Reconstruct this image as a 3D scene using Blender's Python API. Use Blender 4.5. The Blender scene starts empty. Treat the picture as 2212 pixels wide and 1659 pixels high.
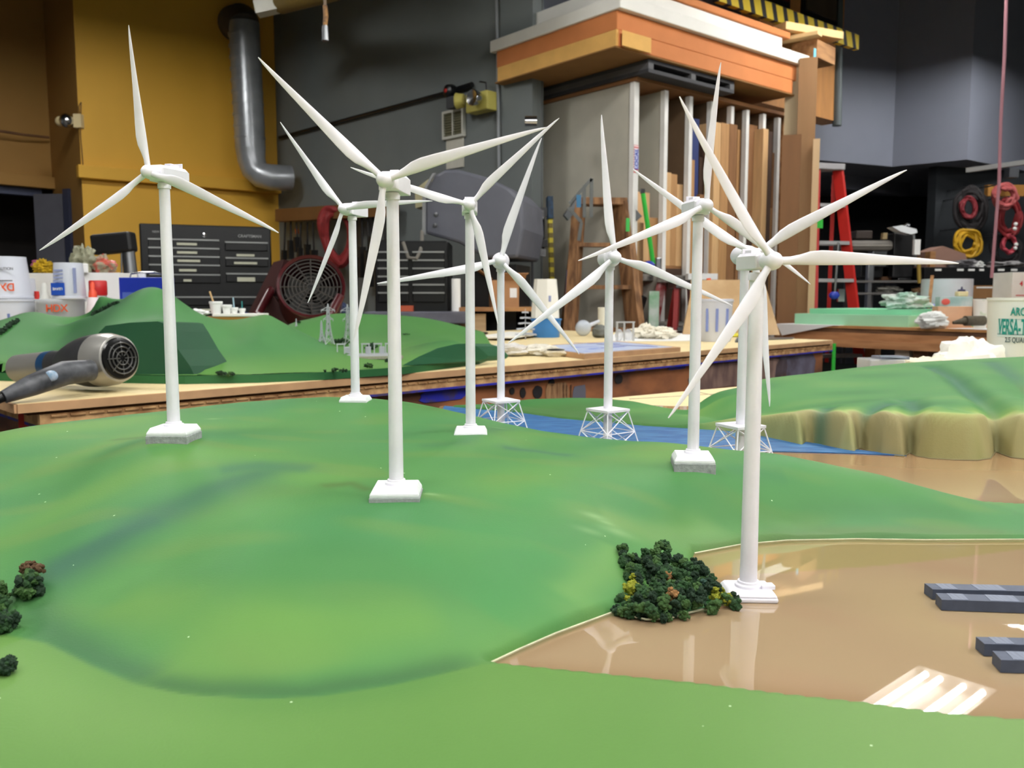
import bpy, math, random
import numpy as np
from mathutils import Vector, Matrix, noise as mnoise
random.seed(7)
SC = bpy.context.scene
COL = SC.collection
PI = math.pi
R = math.radians

# ------------------------------------------------------------------ camera
F_PX, CX, CY, CAMZ = 1850.0, 1106.0, 829.5, 1.10
PITCH = math.atan((829.5-643.0)/F_PX)
cam = bpy.data.cameras.new('camera'); camo = bpy.data.objects.new('camera', cam); COL.objects.link(camo)
camo.location = (0, 0, CAMZ); camo.rotation_euler = (PI/2-PITCH, 0, 0)
cam.sensor_width = 36.0; cam.lens = 36.0*F_PX/2212.0; cam.clip_start = .02; cam.clip_end = 60
cam.dof.use_dof = True; cam.dof.focus_distance = .68; cam.dof.aperture_fstop = 19.0
SC.camera = camo
SC.view_settings.view_transform = 'Standard'; SC.view_settings.look = 'None'
SC.view_settings.gamma = 1.0; SC.view_settings.use_curve_mapping = False
SC.view_settings.exposure = 0.35
w = bpy.data.worlds.new('world'); SC.world = w; w.use_nodes = True
w.node_tree.nodes['Background'].inputs[0].default_value = (.75, .85, 1, 1)
w.node_tree.nodes['Background'].inputs[1].default_value = .12
LAMP_POWER = 54.0       # emission strength of the fluorescent tubes

def ray(px, py):
    dx = (px-CX)/F_PX; dy = -(py-CY)/F_PX
    c, s = math.cos(PITCH), math.sin(PITCH)
    return Vector((dx, c+dy*s, dy*c-s))
def P(px, py, Y):                      # point seen at a pixel, at distance Y into the room
    r = ray(px, py); r = r*(Y/r.y); return Vector((r.x, r.y, CAMZ+r.z))
def G(px, py, z):                      # point seen at a pixel, on the level z
    r = ray(px, py); return P(px, py, r.y*(z-CAMZ)/r.z)
def zat(py, Y): return P(CX, py, Y).z
def K(Y): return Y/F_PX                # metres per pixel at distance Y

# ------------------------------------------------------------------ materials
def lin(c):
    return tuple(((x/255.)/12.92 if x/255. <= .04045 else ((x/255.+.055)/1.055)**2.4) for x in c)
MATS = {}
def mat(name, c, rough=.6, metal=0., var=.12, scale=6., bump=0., c2=None, coat=0., trans=0., alpha=1., emit=0., spec=.5, stretch=None, detail=4., lo=.35, hi=.65, ior=1.45):
    if name in MATS: return MATS[name]
    m = bpy.data.materials.new(name); m.use_nodes = True
    nt = m.node_tree; b = nt.nodes['Principled BSDF']
    c = lin(c); b.inputs['Roughness'].default_value = rough; b.inputs['Metallic'].default_value = metal
    b.inputs['Specular IOR Level'].default_value = spec; b.inputs['IOR'].default_value = ior
    if coat: b.inputs['Coat Weight'].default_value = coat; b.inputs['Coat Roughness'].default_value = .05
    if trans: b.inputs['Transmission Weight'].default_value = trans
    if alpha < 1: b.inputs['Alpha'].default_value = alpha
    if emit:
        b.inputs['Emission Color'].default_value = (*c, 1); b.inputs['Emission Strength'].default_value = emit
    tc = nt.nodes.new('ShaderNodeTexCoord'); mp = nt.nodes.new('ShaderNodeMapping')
    nt.links.new(tc.outputs['Object'], mp.inputs[0])
    if stretch: mp.inputs['Scale'].default_value = stretch
    nz = nt.nodes.new('ShaderNodeTexNoise'); nz.inputs['Scale'].default_value = scale; nz.inputs['Detail'].default_value = detail
    nt.links.new(mp.outputs[0], nz.inputs[0])
    rp = nt.nodes.new('ShaderNodeValToRGB'); rp.color_ramp.elements[0].position = lo; rp.color_ramp.elements[1].position = hi
    a = c if c2 is None else lin(c2)
    k = 1-var
    rp.color_ramp.elements[0].color = (*(x*k for x in a), 1) if c2 is None else (*a, 1)
    rp.color_ramp.elements[1].color = (*c, 1)
    nt.links.new(nz.outputs[0], rp.inputs[0]); nt.links.new(rp.outputs[0], b.inputs['Base Color'])
    if bump:
        bp = nt.nodes.new('ShaderNodeBump'); bp.inputs['Strength'].default_value = bump; bp.inputs['Distance'].default_value = .002
        nt.links.new(nz.outputs[0], bp.inputs['Height']); nt.links.new(bp.outputs[0], b.inputs['Normal'])
    MATS[name] = m; return m
def paintmat(name, rough, bump=.2, bscale=900, coat=0, spec=.5, speck=False, coatr=.03):
    m = bpy.data.materials.new(name); m.use_nodes = True; nt = m.node_tree; b = nt.nodes['Principled BSDF']
    at = nt.nodes.new('ShaderNodeVertexColor'); at.layer_name = 'paint'
    b.inputs['Roughness'].default_value = rough; b.inputs['Specular IOR Level'].default_value = spec
    b.inputs['Coat Weight'].default_value = coat; b.inputs['Coat Roughness'].default_value = coatr
    tc = nt.nodes.new('ShaderNodeTexCoord'); nz = nt.nodes.new('ShaderNodeTexNoise')
    nz.inputs['Scale'].default_value = bscale; nz.inputs['Detail'].default_value = 3
    nt.links.new(tc.outputs['Object'], nz.inputs[0])
    out = at.outputs[0]
    if speck:
        vo = nt.nodes.new('ShaderNodeTexVoronoi'); vo.inputs['Scale'].default_value = 62
        nt.links.new(tc.outputs['Object'], vo.inputs[0])
        ls = nt.nodes.new('ShaderNodeMath'); ls.operation = 'LESS_THAN'; ls.inputs[1].default_value = .045
        nt.links.new(vo.outputs['Distance'], ls.inputs[0])
        sx = nt.nodes.new('ShaderNodeSeparateColor'); nt.links.new(vo.outputs['Color'], sx.inputs[0])
        g = nt.nodes.new('ShaderNodeMath'); g.operation = 'GREATER_THAN'; g.inputs[1].default_value = .8
        nt.links.new(sx.outputs[0], g.inputs[0])
        mu = nt.nodes.new('ShaderNodeMath'); mu.operation = 'MULTIPLY'
        nt.links.new(ls.outputs[0], mu.inputs[0]); nt.links.new(g.outputs[0], mu.inputs[1])
        mx = nt.nodes.new('ShaderNodeMix'); mx.data_type = 'RGBA'; mx.inputs[7].default_value = (.55, .7, .45, 1)
        nt.links.new(mu.outputs[0], mx.inputs[0]); nt.links.new(out, mx.inputs[6]); out = mx.outputs[2]
    nt.links.new(out, b.inputs['Base Color'])
    if bump:
        bp = nt.nodes.new('ShaderNodeBump'); bp.inputs['Strength'].default_value = bump; bp.inputs['Distance'].default_value = .0005
        nt.links.new(nz.outputs[0], bp.inputs['Height']); nt.links.new(bp.outputs[0], b.inputs['Normal'])
    return m
def stripes(name, c1, c2, scale, rough=.6, axis='X', ratio=.5, rot=0):
    m = bpy.data.materials.new(name); m.use_nodes = True; nt = m.node_tree; b = nt.nodes['Principled BSDF']
    tc = nt.nodes.new('ShaderNodeTexCoord'); mp = nt.nodes.new('ShaderNodeMapping'); mp.inputs['Rotation'].default_value = (0, rot, 0) if axis == 'X' else (0, 0, rot)
    nt.links.new(tc.outputs['Object'], mp.inputs[0])
    sp = nt.nodes.new('ShaderNodeSeparateXYZ'); nt.links.new(mp.outputs[0], sp.inputs[0])
    mu = nt.nodes.new('ShaderNodeMath'); mu.operation = 'MULTIPLY'; mu.inputs[1].default_value = scale
    nt.links.new(sp.outputs[axis], mu.inputs[0])
    fr = nt.nodes.new('ShaderNodeMath'); fr.operation = 'FRACT'; nt.links.new(mu.outputs[0], fr.inputs[0])
    gt = nt.nodes.new('ShaderNodeMath'); gt.operation = 'GREATER_THAN'; gt.inputs[1].default_value = ratio; nt.links.new(fr.outputs[0], gt.inputs[0])
    mx = nt.nodes.new('ShaderNodeMix'); mx.data_type = 'RGBA'; mx.inputs[6].default_value = (*lin(c1), 1); mx.inputs[7].default_value = (*lin(c2), 1)
    nt.links.new(gt.outputs[0], mx.inputs[0]); nt.links.new(mx.outputs[2], b.inputs['Base Color']); b.inputs['Roughness'].default_value = rough
    return m

WHITE = mat('model_white', (238, 236, 244), .42, var=.05, scale=60)
WHITE2 = mat('plinth_white', (238, 240, 242), .55, var=.07, scale=120, bump=.3)
PLGREY = mat('plinth_grey', (168, 172, 172), .8, var=.25, scale=250, bump=.5)
BLACK = mat('black_plastic', (22, 22, 24), .4)
BLKMET = mat('black_enamel', (14, 15, 17), .35, var=.3)
STEEL = mat('steel', (150, 152, 155), .35, 1., var=.2, scale=10)
CHROME = mat('chrome', (205, 205, 208), .18, 1.)
GALV = mat('galvanised_duct', (176, 180, 184), .32, .5, var=.25, scale=5)
DKGREY = mat('dark_grey_paint', (70, 72, 76), .5)
GREYM = mat('machine_grey', (98, 100, 110), .5)
PLY = mat('plywood', (205, 172, 128), .7, var=.14, scale=3, stretch=(1, 1, 8), c2=(180, 145, 102))
CREAM = mat('cream_board', (232, 212, 162), .6, var=.08, scale=3)
TANEDGE = mat('tan_board_edge', (200, 158, 116), .75, var=.2, scale=14)
MDF = mat('fibreboard_edge', (214, 172, 120), .8, var=.3, scale=30, c2=(158, 114, 74))
WOOD = mat('pine_wood', (176, 130, 84), .7, var=.2, scale=4, stretch=(1, 6, 6), c2=(140, 96, 58))
WOODD = mat('aged_wood', (120, 84, 56), .75, c2=(82, 56, 38), scale=5, stretch=(1, 1, 5))
LADW = mat('ladder_wood', (166, 122, 82), .75, c2=(104, 72, 46), scale=6, stretch=(5, 5, 1))
APRON = mat('painted_apron_wood', (160, 100, 62), .75, c2=(104, 66, 46), scale=3.5, lo=.4, hi=.6, stretch=(1, 1, 2))
BLUEP = mat('blue_paint', (40, 44, 170), .6, c2=(74, 62, 96), scale=18, lo=.38, hi=.52)
STAIN = mat('black_spray_stain', (30, 28, 30), .8)
RED = mat('red_fibreglass', (190, 40, 34), .45)
REDD = mat('maroon_plastic', (74, 22, 26), .3)
BRICKRED = mat('red_hose', (150, 44, 44), .6, var=.3, scale=20)
YELCORD = mat('yellow_cord', (206, 160, 30), .55, var=.2, scale=20)
FOAMG = mat('green_foam', (168, 228, 188), .75, var=.06)
ORFOAM = mat('orange_foam', (206, 128, 74), .8, var=.08)
YFOAM = mat('yellow_foam', (226, 176, 98), .8, var=.1, scale=9)
WFOAM = mat('white_foam', (238, 236, 228), .7, var=.05)
TAPEY = mat('yellow_plastic', (220, 190, 40), .5)
CLEAR = mat('clear_plastic', (232, 236, 242), .2, alpha=.38, var=.03)
MILKY = mat('milky_plastic', (226, 230, 242), .35, alpha=.85, var=.04)
GLASSY = mat('clear_polystyrene', (225, 230, 235), .1, alpha=.3, var=.03)
PAPER = mat('white_paper', (238, 238, 236), .8, var=.04)
CARDB = mat('cardboard', (178, 132, 92), .85, var=.12)
BLUE = mat('blue_metal', (32, 52, 160), .35, var=.1)
BLUET = mat('blue_tub_plastic', (60, 130, 200), .35)
ORNG = mat('orange_print', (240, 100, 50), .5)
REDP = mat('red_plastic', (220, 50, 40), .4)
SILVER = mat('silver_plastic', (176, 174, 168), .3, .55, var=.08)
DRY = mat('charcoal_plastic', (52, 52, 54), .38, var=.25, scale=40)
DRYH = mat('grey_paint_smeared_handle', (92, 94, 98), .45, var=.4, scale=35, c2=(52, 54, 58))
GRNROD = mat('green_bar', (50, 180, 60), .4)
TEAL = mat('teal_print', (30, 150, 135), .5)
TUBW = mat('white_tub_plastic', (232, 236, 230), .4, var=.03)
BARGE = mat('slate_paint', (72, 80, 98), .55, var=.15, scale=200)
BARGEP = mat('slate_stripe', (112, 120, 138), .5, var=.3, scale=900, stretch=(1, .05, 1))

# ------------------------------------------------------------------ mesh helper
class MB:
    def __init__(s): s.v = []; s.f = []; s.mi = []; s.M = Matrix(); s.k = 0
    def add(s, vs, fs):
        o = len(s.v); s.v += [tuple(s.M @ Vector(x)) for x in vs]
        s.f += [tuple(i+o for i in f) for f in fs]; s.mi += [s.k]*len(fs); return s
    def box(s, c, d, rz=0, t=1., ty=None, rot=None):
        ty = t if ty is None else ty
        h = [x/2 for x in d]; vs = []
        for z in (-1, 1):
            q = (t, ty) if z > 0 else (1, 1)
            for x, y in ((-1, -1), (1, -1), (1, 1), (-1, 1)): vs.append(Vector((x*h[0]*q[0], y*h[1]*q[1], z*h[2])))
        m = rot if rot is not None else Matrix.Rotation(rz, 4, 'Z')
        vs = [m @ v + Vector(c) for v in vs]
        return s.add(vs, [(3, 2, 1, 0), (4, 5, 6, 7), (0, 1, 5, 4), (1, 2, 6, 5), (2, 3, 7, 6), (3, 0, 4, 7)])
    def beam(s, a, b, wd, ht):
        a, b = Vector(a), Vector(b); d = b-a; L = d.length
        m = Matrix.Translation((a+b)/2) @ d.to_track_quat('X', 'Z').to_matrix().to_4x4()
        old = s.M; s.M = old @ m; s.box((0, 0, 0), (L, wd, ht)); s.M = old; return s
    def rings(s, rs, cap0=True, cap1=True, closed=False):
        n = len(rs[0]); vs = [p for r in rs for p in r]; fs = []
        m = len(rs)
        for i in range(m if closed else m-1):
            a = i*n; b = ((i+1) % m)*n
            for j in range(n): fs.append((a+j, a+(j+1) % n, b+(j+1) % n, b+j))
        if not closed:
            if cap0: fs.append(tuple(reversed(range(n))))
            if cap1: fs.append(tuple(range((m-1)*n, m*n)))
        return s.add(vs, fs)
    def tube(s, a, b, r0, r1=None, n=16):
        r1 = r0 if r1 is None else r1; a, b = Vector(a), Vector(b)
        q = (b-a).to_track_quat('Z', 'Y')
        return s.rings([[a+q @ Vector((r0*math.cos(t), r0*math.sin(t), 0)) for t in [2*PI*i/n for i in range(n)]],
                        [b+q @ Vector((r1*math.cos(t), r1*math.sin(t), 0)) for t in [2*PI*i/n for i in range(n)]]])
    def path(s, pts, r, n=8, closed=False):
        pts = [Vector(p) for p in pts]; rs = []; m = len(pts)
        rr = r if isinstance(r, (list, tuple)) else [r]*m
        up = None
        for i, p in enumerate(pts):
            t = (pts[(i+1) % m]-pts[i-1]) if closed else (pts[min(i+1, m-1)]-pts[max(i-1, 0)])
            t = t.normalized()
            if up is None: up = t.orthogonal().normalized()
            up = (up-t*up.dot(t)).normalized(); sd = t.cross(up)
            rs.append([p+(up*math.cos(a)+sd*math.sin(a))*rr[i] for a in [2*PI*j/n for j in range(n)]])
        return s.rings(rs, closed=closed)
    def lathe(s, prof, n=32, c=(0, 0, 0)):
        c = Vector(c); return s.rings([[c+Vector((r*math.cos(2*PI*i/n), r*math.sin(2*PI*i/n), z)) for i in range(n)] for r, z in prof])
    def prism(s, poly, z0, z1, fn=None):
        n = len(poly); a = [(x, y, z0) for x, y in poly]; b = [(x, y, z1) for x, y in poly]
        vs = a+b
        if fn: vs = [fn(*q) for q in vs]
        return s.add(vs, [tuple(reversed(range(n))), tuple(range(n, 2*n))]+[(i, (i+1) % n, n+(i+1) % n, n+i) for i in range(n)])
    def ball(s, c, r, n=10, m=7, sc=(1, 1, 1)):
        c = Vector(c); vs = [c+Vector((0, 0, -r*sc[2]))]
        for j in range(1, m):
            a = -PI/2+PI*j/m
            for i in range(n): vs.append(c+Vector((r*sc[0]*math.cos(a)*math.cos(2*PI*i/n), r*sc[1]*math.cos(a)*math.sin(2*PI*i/n), r*sc[2]*math.sin(a))))
        vs.append(c+Vector((0, 0, r*sc[2]))); fs = []
        for i in range(n): fs.append((0, 1+(i+1) % n, 1+i))
        for j in range(m-2):
            for i in range(n): fs.append((1+j*n+i, 1+j*n+(i+1) % n, 1+(j+1)*n+(i+1) % n, 1+(j+1)*n+i))
        e = len(vs)-1; o = 1+(m-2)*n
        for i in range(n): fs.append((o+i, o+(i+1) % n, e))
        return s.add(vs, fs)
    def out(s, name, m, parent=None, smooth=True, bev=0., loc=None, rz=0., ang=40):
        me = bpy.data.meshes.new(name); me.from_pydata(s.v, [], s.f)
        ms = m if isinstance(m, (list, tuple)) else [m]
        for x in ms: me.materials.append(x)
        if len(ms) > 1: me.polygons.foreach_set('material_index', s.mi)
        if smooth:
            me.polygons.foreach_set('use_smooth', [True]*len(me.polygons)); me.set_sharp_from_angle(angle=R(ang))
        me.update()
        o = bpy.data.objects.new(name, me); COL.objects.link(o)
        if parent is not None: o.parent = parent
        if loc is not None: o.location = loc
        if rz: o.rotation_euler = (0, 0, rz)
        if bev:
            b = o.modifiers.new('bevel', 'BEVEL'); b.width = bev; b.segments = 2; b.limit_method = 'ANGLE'; b.angle_limit = R(50)
        return o
def tag(o, label, cat, group=None, kind=None):
    if label: o['label'] = label
    if cat: o['category'] = cat
    if group: o['group'] = group
    if kind: o['kind'] = kind
    return o
def thing(name, label, cat, loc=(0, 0, 0), rz=0., group=None, rot=None):
    o = bpy.data.objects.new(name, None); COL.objects.link(o); o.empty_display_size = .05
    o.location = loc; o.rotation_euler = rot if rot else (0, 0, rz)
    return tag(o, label, cat, group)
def struct(o): o['kind'] = 'structure'; return o
def one(mb, name, m, label, cat, loc=(0, 0, 0), rz=0., group=None, **k):
    return tag(mb.out(name, m, None, loc=loc, rz=rz, **k), label, cat, group)
def boxthing(name, m, label, cat, d, loc, rz=0., bev=.002, group=None):
    return one(MB().box((0, 0, d[2]/2), d), name, m, label, cat, loc, rz, group, smooth=False, bev=bev)
def text(s, size, m, parent, loc, rot=(PI/2, 0, 0), name='lettering', ext=.0004, bold=True, sx=1.):
    c = bpy.data.curves.new(name, 'FONT'); c.body = s; c.size = size; c.extrude = ext; c.align_x = 'CENTER'; c.align_y = 'CENTER'
    if bold: c.offset = size*.018
    t = bpy.data.objects.new(name, c); COL.objects.link(t)
    me = bpy.data.meshes.new_from_object(t); bpy.data.objects.remove(t); bpy.data.curves.remove(c)
    me.materials.clear(); me.materials.append(m)
    o = bpy.data.objects.new(name, me); COL.objects.link(o); o.parent = parent; o.location = loc; o.rotation_euler = rot; o.scale = (sx, 1, 1)
    return o
def attach(o, label_start):              # a stuck-on piece becomes a part of what carries it
    for q in bpy.data.objects:
        if q.parent is None and str(q.get('label', '')).startswith(label_start):
            wl_ = Matrix.LocRotScale(o.location, o.rotation_euler, o.scale); wp = Matrix.LocRotScale(q.location, q.rotation_euler, q.scale)
            o.parent = q; o.matrix_basis = wp.inverted() @ wl_
            for k in ('label', 'category', 'group'):
                if k in o: del o[k]
            return o
    raise KeyError(label_start)
def wav(p, f, s=0):    # cheap smooth pseudo noise
    x, y, z = p
    return (math.sin(x*f+s)+math.sin(y*f*1.3+s*2.1+x*f*.7)+math.sin(z*f*1.1-s+y*f*.5))/3

# ------------------------------------------------------------------ levels
ZW = CAMZ-.1797        # resin water of the model
ZT = CAMZ-.200         # table tops
U45 = Vector((math.cos(R(45)), math.sin(R(45)), 0)); V45 = Vector((-U45.y, U45.x, 0))

# ------------------------------------------------------------------ ceiling lights (4-tube troffers)
def mirror(px, py, z):                 # where the reflection seen in the resin water really hangs
    r = ray(px, py); z0 = 2*ZW-CAMZ; t = (z-z0)/(-r.z); return Vector((r.x*t, r.y*t, z))
ZF = 3.70
fa, fb, fc = mirror(2010, 1447, ZF), mirror(1883, 1531, ZF), mirror(2108, 1474, ZF)
fdir = (fb-fa).normalized(); FRZ = math.atan2(fdir.y, fdir.x)
wdt = abs((fc-fa).dot(Vector((-fdir.y, fdir.x, 0))))
TUBEM = bpy.data.materials.new('fluorescent_tube'); TUBEM.use_nodes = True
_b = TUBEM.node_tree.nodes['Principled BSDF']; _b.inputs['Emission Color'].default_value = (1, .99, .965, 1); _b.inputs['Emission Strength'].default_value = LAMP_POWER; _b.inputs['Base Color'].default_value = (.9, .9, .9, 1)
ENAM = mat('white_enamel', (84, 82, 78), .7)
def fixture(c, rz, label):
    t = thing('ceiling_light', label, 'ceiling light', c, rz, 'fluorescent ceiling lights')
    m = MB(); L = 1.22; W = .60
    m.box((0, 0, .10), (L, W, .012)).box((0, W/2, .05), (L, .012, .11)).box((0, -W/2, .05), (L, .012, .11)).box((L/2, 0, .05), (.012, W, .11)).box((-L/2, 0, .05), (.012, W, .11))
    m.out('housing', ENAM, t, smooth=False)
    for y in (-.225, -.115, .06, .20): MB().tube((-.58, y, .04), (.58, y, .04), .021, n=10).out('tube', TUBEM, t)
    for x in (-.5, .5): MB().tube((x, 0, .1), (x, 0, 5.2-c[2]), .004, n=6).out('hanger', STEEL, t)
    return t
f0 = fa + fdir*.62 + (fc-fa).normalized()*.2; f0.z = ZF
f1p = mirror(2168, 1352, ZF)
Lx = Vector((math.cos(FRZ), math.sin(FRZ), 0)); Ly = Vector((-Lx.y, Lx.x, 0))
fixture(f0, FRZ, 'fluorescent ceiling light mirrored as bright bars in the brown water')
fixture(f1p-fdir*.61+(fc-fa).normalized()*.24, FRZ, 'far fluorescent ceiling light mirrored at the right edge of the brown water')
for i, (x, y) in enumerate([(1.2, 3.6), (-2.6, 5.2), (.2, .5), (2.4, .6), (-2.2, .9), (1.4, -1.8), (5.2, 3.6), (-1.2, -1.8), (.9, -3.6), (4.0, -1.4)]):  # unseen fixtures; some put in near the camera to brighten the turbines
    fixture((x, y, ZF), FRZ, 'fluorescent ceiling light added out of the picture to brighten the room and tables')

# ------------------------------------------------------------------ room shell
FLOORM = mat('concrete_floor', (120, 116, 110), .6, var=.3, scale=2)
CEILM = mat('ceiling_dark', (70, 70, 72), .9)
OCHRE = mat('ochre_wall_paint', (226, 174, 60), .6, var=.05, scale=2)
TANW = mat('tan_wall_paint', (168, 126, 62), .65, var=.06, scale=2)
GREYW = mat('grey_wall_paint', (116, 122, 122), .6, var=.08, scale=2.5)
GREYB = mat('blue_grey_wall_paint', (132, 136, 150), .6, var=.05, scale=2)
DARKW = mat('unlit_alcove_wall', (50, 54, 58), .7, var=.1)  # alcove walls: the lack of light there is put into this dark colour
def wall(name, a, b, z0, z1, m, th=.12):
    a, b = Vector((a[0], a[1], 0)), Vector((b[0], b[1], 0)); d = (b-a).normalized(); n = Vector((-d.y, d.x, 0))
    mb = MB(); mb.prism([tuple((a)[:2]), tuple(b[:2]), tuple((b+n*th)[:2]), tuple((a+n*th)[:2])], z0, z1)
    return struct(mb.out(name, m, smooth=False))
struct(MB().box((0, 4, -.05), (18, 20, .1)).out('floor', FLOORM, smooth=False))
struct(MB().box((0, 4, 5.25), (18, 20, .1)).out('ceiling', CEILM, smooth=False))
def XY(px, Y): return ((px-CX)/F_PX*Y*1.0, Y)
def XYh(px, py, Y): p = P(px, py, Y); return (p.x, p.y)
A0 = XYh(172, 300, 7.75); B0 = XYh(598, 300, 8.9); RC = XYh(108, 300, 8.55); C0 = XYh(1150, 200, 6.42)
def onwall(px, py, gap=.0):          # point in front of the grey wall seen at a pixel
    r = ray(px, py); k = r.x/r.y; d = (C0[0]-B0[0], C0[1]-B0[1]); L = math.hypot(*d); n = (d[1]/L, -d[0]/L)
    bx, by = B0[0]+n[0]*gap, B0[1]+n[1]*gap
    t = (k*by-bx)/(d[0]-k*d[1]); return P(px, py, by+t*d[1])
LL = (RC[0]-2.4*.68, RC[1]-2.4*.74)
wall('wall_left', LL, RC, 2.17, 5.2, TANW)
wall('wall_left_return', RC, A0, 0, 5.2, TANW, .10)
wall('wall_back_left', A0, B0, 0, 5.2, OCHRE)
wall('wall_back', B0, C0, 0, 5.2, GREYW)
dW3 = Vector((.766, .643, 0)); D0 = (C0[0]+dW3.x*3.75, C0[1]+dW3.y*3.75)
C1 = (C0[0]-.643*.36, C0[1]+.766*.36)
D0 = (C1[0]+dW3.x*3.75, C1[1]+dW3.y*3.75)
wall('wall_back_right', C1, D0, 0, 5.2, GREYB)
# outer shell
for nm, a, b in (('wall_far_left', (-8, -5.5), LL), ('wall_rear', (8.5, -5.5), (-8, -5.5)), ('wall_far_right', (8.5, 13), (8.5, -5.5))):
    wall(nm, a, b, 0, 5.2, GREYW)
# bulkhead over the alcove
K1 = XYh(1768, 335, 9.0); K2 = XYh(1927, 360, 9.8); K3 = XYh(2089, 345, 9.3); K4 = XYh(2145, 355, 9.64)
zb = zat(360, 9.8)
K0 = D0; K5 = (8.5, K4[1]+(8.5-K4[0])*.75)
mb = MB(); mb.prism([K0, K2, K3, K4, K5, (8.5, 14.5), (3.0, 14.5)], zb, 5.2)
struct(mb.out('wall_bulkhead', GREYB, smooth=False))
wall('wall_alcove_left', D0, (D0[0]+.3, 13.2), 0, zb, DARKW)
wall('wall_alcove_back', (D0[0], 12.6), (8.5, 12.6), 0, zb, DARKW)
wall('wall_alcove_right', XYh(2020, 450, 9.75), (8.5, 11.0), 0, zb, DARKW)
q1 = XYh(1812, 395, 10.4); q2 = XYh(1965, 412, 11.2)
wall('trim_1', q1, q2, zat(402, 10.4)-.02, zb+.0, GREYB)
# ledges of the ochre wall
def ledge(name, a, b, z0, z1, m, pr=.07, ea=0, eb=0):
    a, b = Vector((*a, 0)), Vector((*b, 0)); d = (b-a).normalized(); n = Vector((d.y, -d.x, 0))
    a = a-d*ea; b = b+d*eb
    mb = MB(); mb.prism([tuple((a+n*pr)[:2]), tuple((b+n*pr)[:2]), tuple(b[:2]), tuple(a[:2])], z0, z1); return struct(mb.out(name, m, smooth=False, bev=.006))
zl0, zl1 = zat(386, 7.75), zat(358, 7.75)
ledge('trim_2', A0, B0, zl0, zl1, OCHRE, .08, .04, .0)
ledge('trim_3', LL, RC, zl0, zl1, TANW, .10, 0, .12)
# doorway in the recessed wall
dL = Vector((.68, .74, 0)).normalized(); rc = Vector((*RC, 0))
DOORM = mat('grey_door_paint', (92, 92, 100), .5); LINT = mat('blue_grey_lintel', (70, 76, 100), .5)
DK = mat('dark_room_beyond', (26, 22, 20), .9)  # near-black panel: darkness of the open doorway put into its colour
wall('dark_opening_panel', tuple((rc-dL*2.4+Vector((-.5, .9, 0)))[:2]), tuple((rc+Vector((-.3, 1.0, 0)))[:2]), 0, 2.4, DK)
dr = struct(MB().box((0, 0, 1.03), (.29, .045, 2.06)).out('door_1', DOORM, smooth=False, bev=.004)); dr.location = (*XYh(110, 500, 8.12), 0); dr.rotation_euler = (0, 0, R(-8))
MB().tube((-.10, -.02, 1.0), (-.10, -.08, 1.0), .03).out('door_handle', STEEL, dr)
wall('trim_4', tuple((rc-dL*2.4)[:2]), tuple((rc-dL*.1)[:2]), 2.08, 2.17, LINT)
st = wall('trim_5', XYh(139, 500, 8.06), XYh(151, 500, 8.02), 0, 2.1, mat('blue_door_frame', (54, 58, 78), .5), .04)
# column at the end of the grey wall
struct(MB().box((C0[0]-.005+.03, C0[1]+.13, 2.6), (.10, .12, 5.2)).out('trim_6', DKGREY, smooth=False))

# ------------------------------------------------------------------ things on the walls
# steel duct
dY = 8.35
m = MB(); a = P(533, 60, dY); b = P(540, 335, dY); rr = K(dY)*31
m.tube(P(527, 50, dY), P(541, 322, dY), rr, n=28)
for i in range(10): p = P(527+14*i/10., 75+245*i/10., dY); m.tube(p, p+Vector((0, 0, -.022)), rr*1.035, n=28)
D = thing('ventilation_duct', 'round galvanised steel duct running down the ochre wall to an elbow', 'duct', (0, 0, 0))
m.out('pipe', GALV, D)
pts = [P(541, 318, dY), P(543, 345, dY), P(550, 366, dY), P(563, 378, dY), P(585, 383, dY), P(628, 385, dY+.1)]
m = MB(); m.path(pts, [rr, rr*.93, rr*.9, rr*.87, rr*.87, rr*.87], n=28); m.out('elbow', GALV, D)
m = MB(); m.path([P(527, 62, dY), P(520, 50, dY+.1), P(505, 52, dY+.35)], [rr*1.05, rr*1.25, rr*1.2], n=28); m.out('flange', mat('dull_duct_end', (96, 88, 84), .6, .3), D)
# yellowish branch duct and vent at the top
m = MB(); m.path([P(560, -60, 7.3), P(610, 5, 7.0), P(720, -25, 6.3), P(860, -90, 5.7)], .085, n=20)
one(m, 'overhead_duct', mat('dull_yellow_duct', (120, 100, 48), .6), 'dull yellow duct crossing the top left of the grey wall', 'duct')
vt = thing('air_vent', 'white louvred air vent box by the yellow overhead duct', 'vent', P(590, 12, 7.0))
m = MB(); m.box((0, 0, .0), (.27, .12, .10), rot=Matrix.Rotation(R(-12), 4, 'Y')); m.out('housing', mat('vent_white', (210, 208, 196), .5), vt, smooth=False)
# vertical conduit
m = MB(); m.tube(onwall(1072, -60, .02), onwall(1078, 380, .02), .012, n=8)
one(m, 'conduit', mat('conduit_grey', (150, 154, 158), .5), 'thin pale conduit running down the grey wall', 'pipe')
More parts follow.
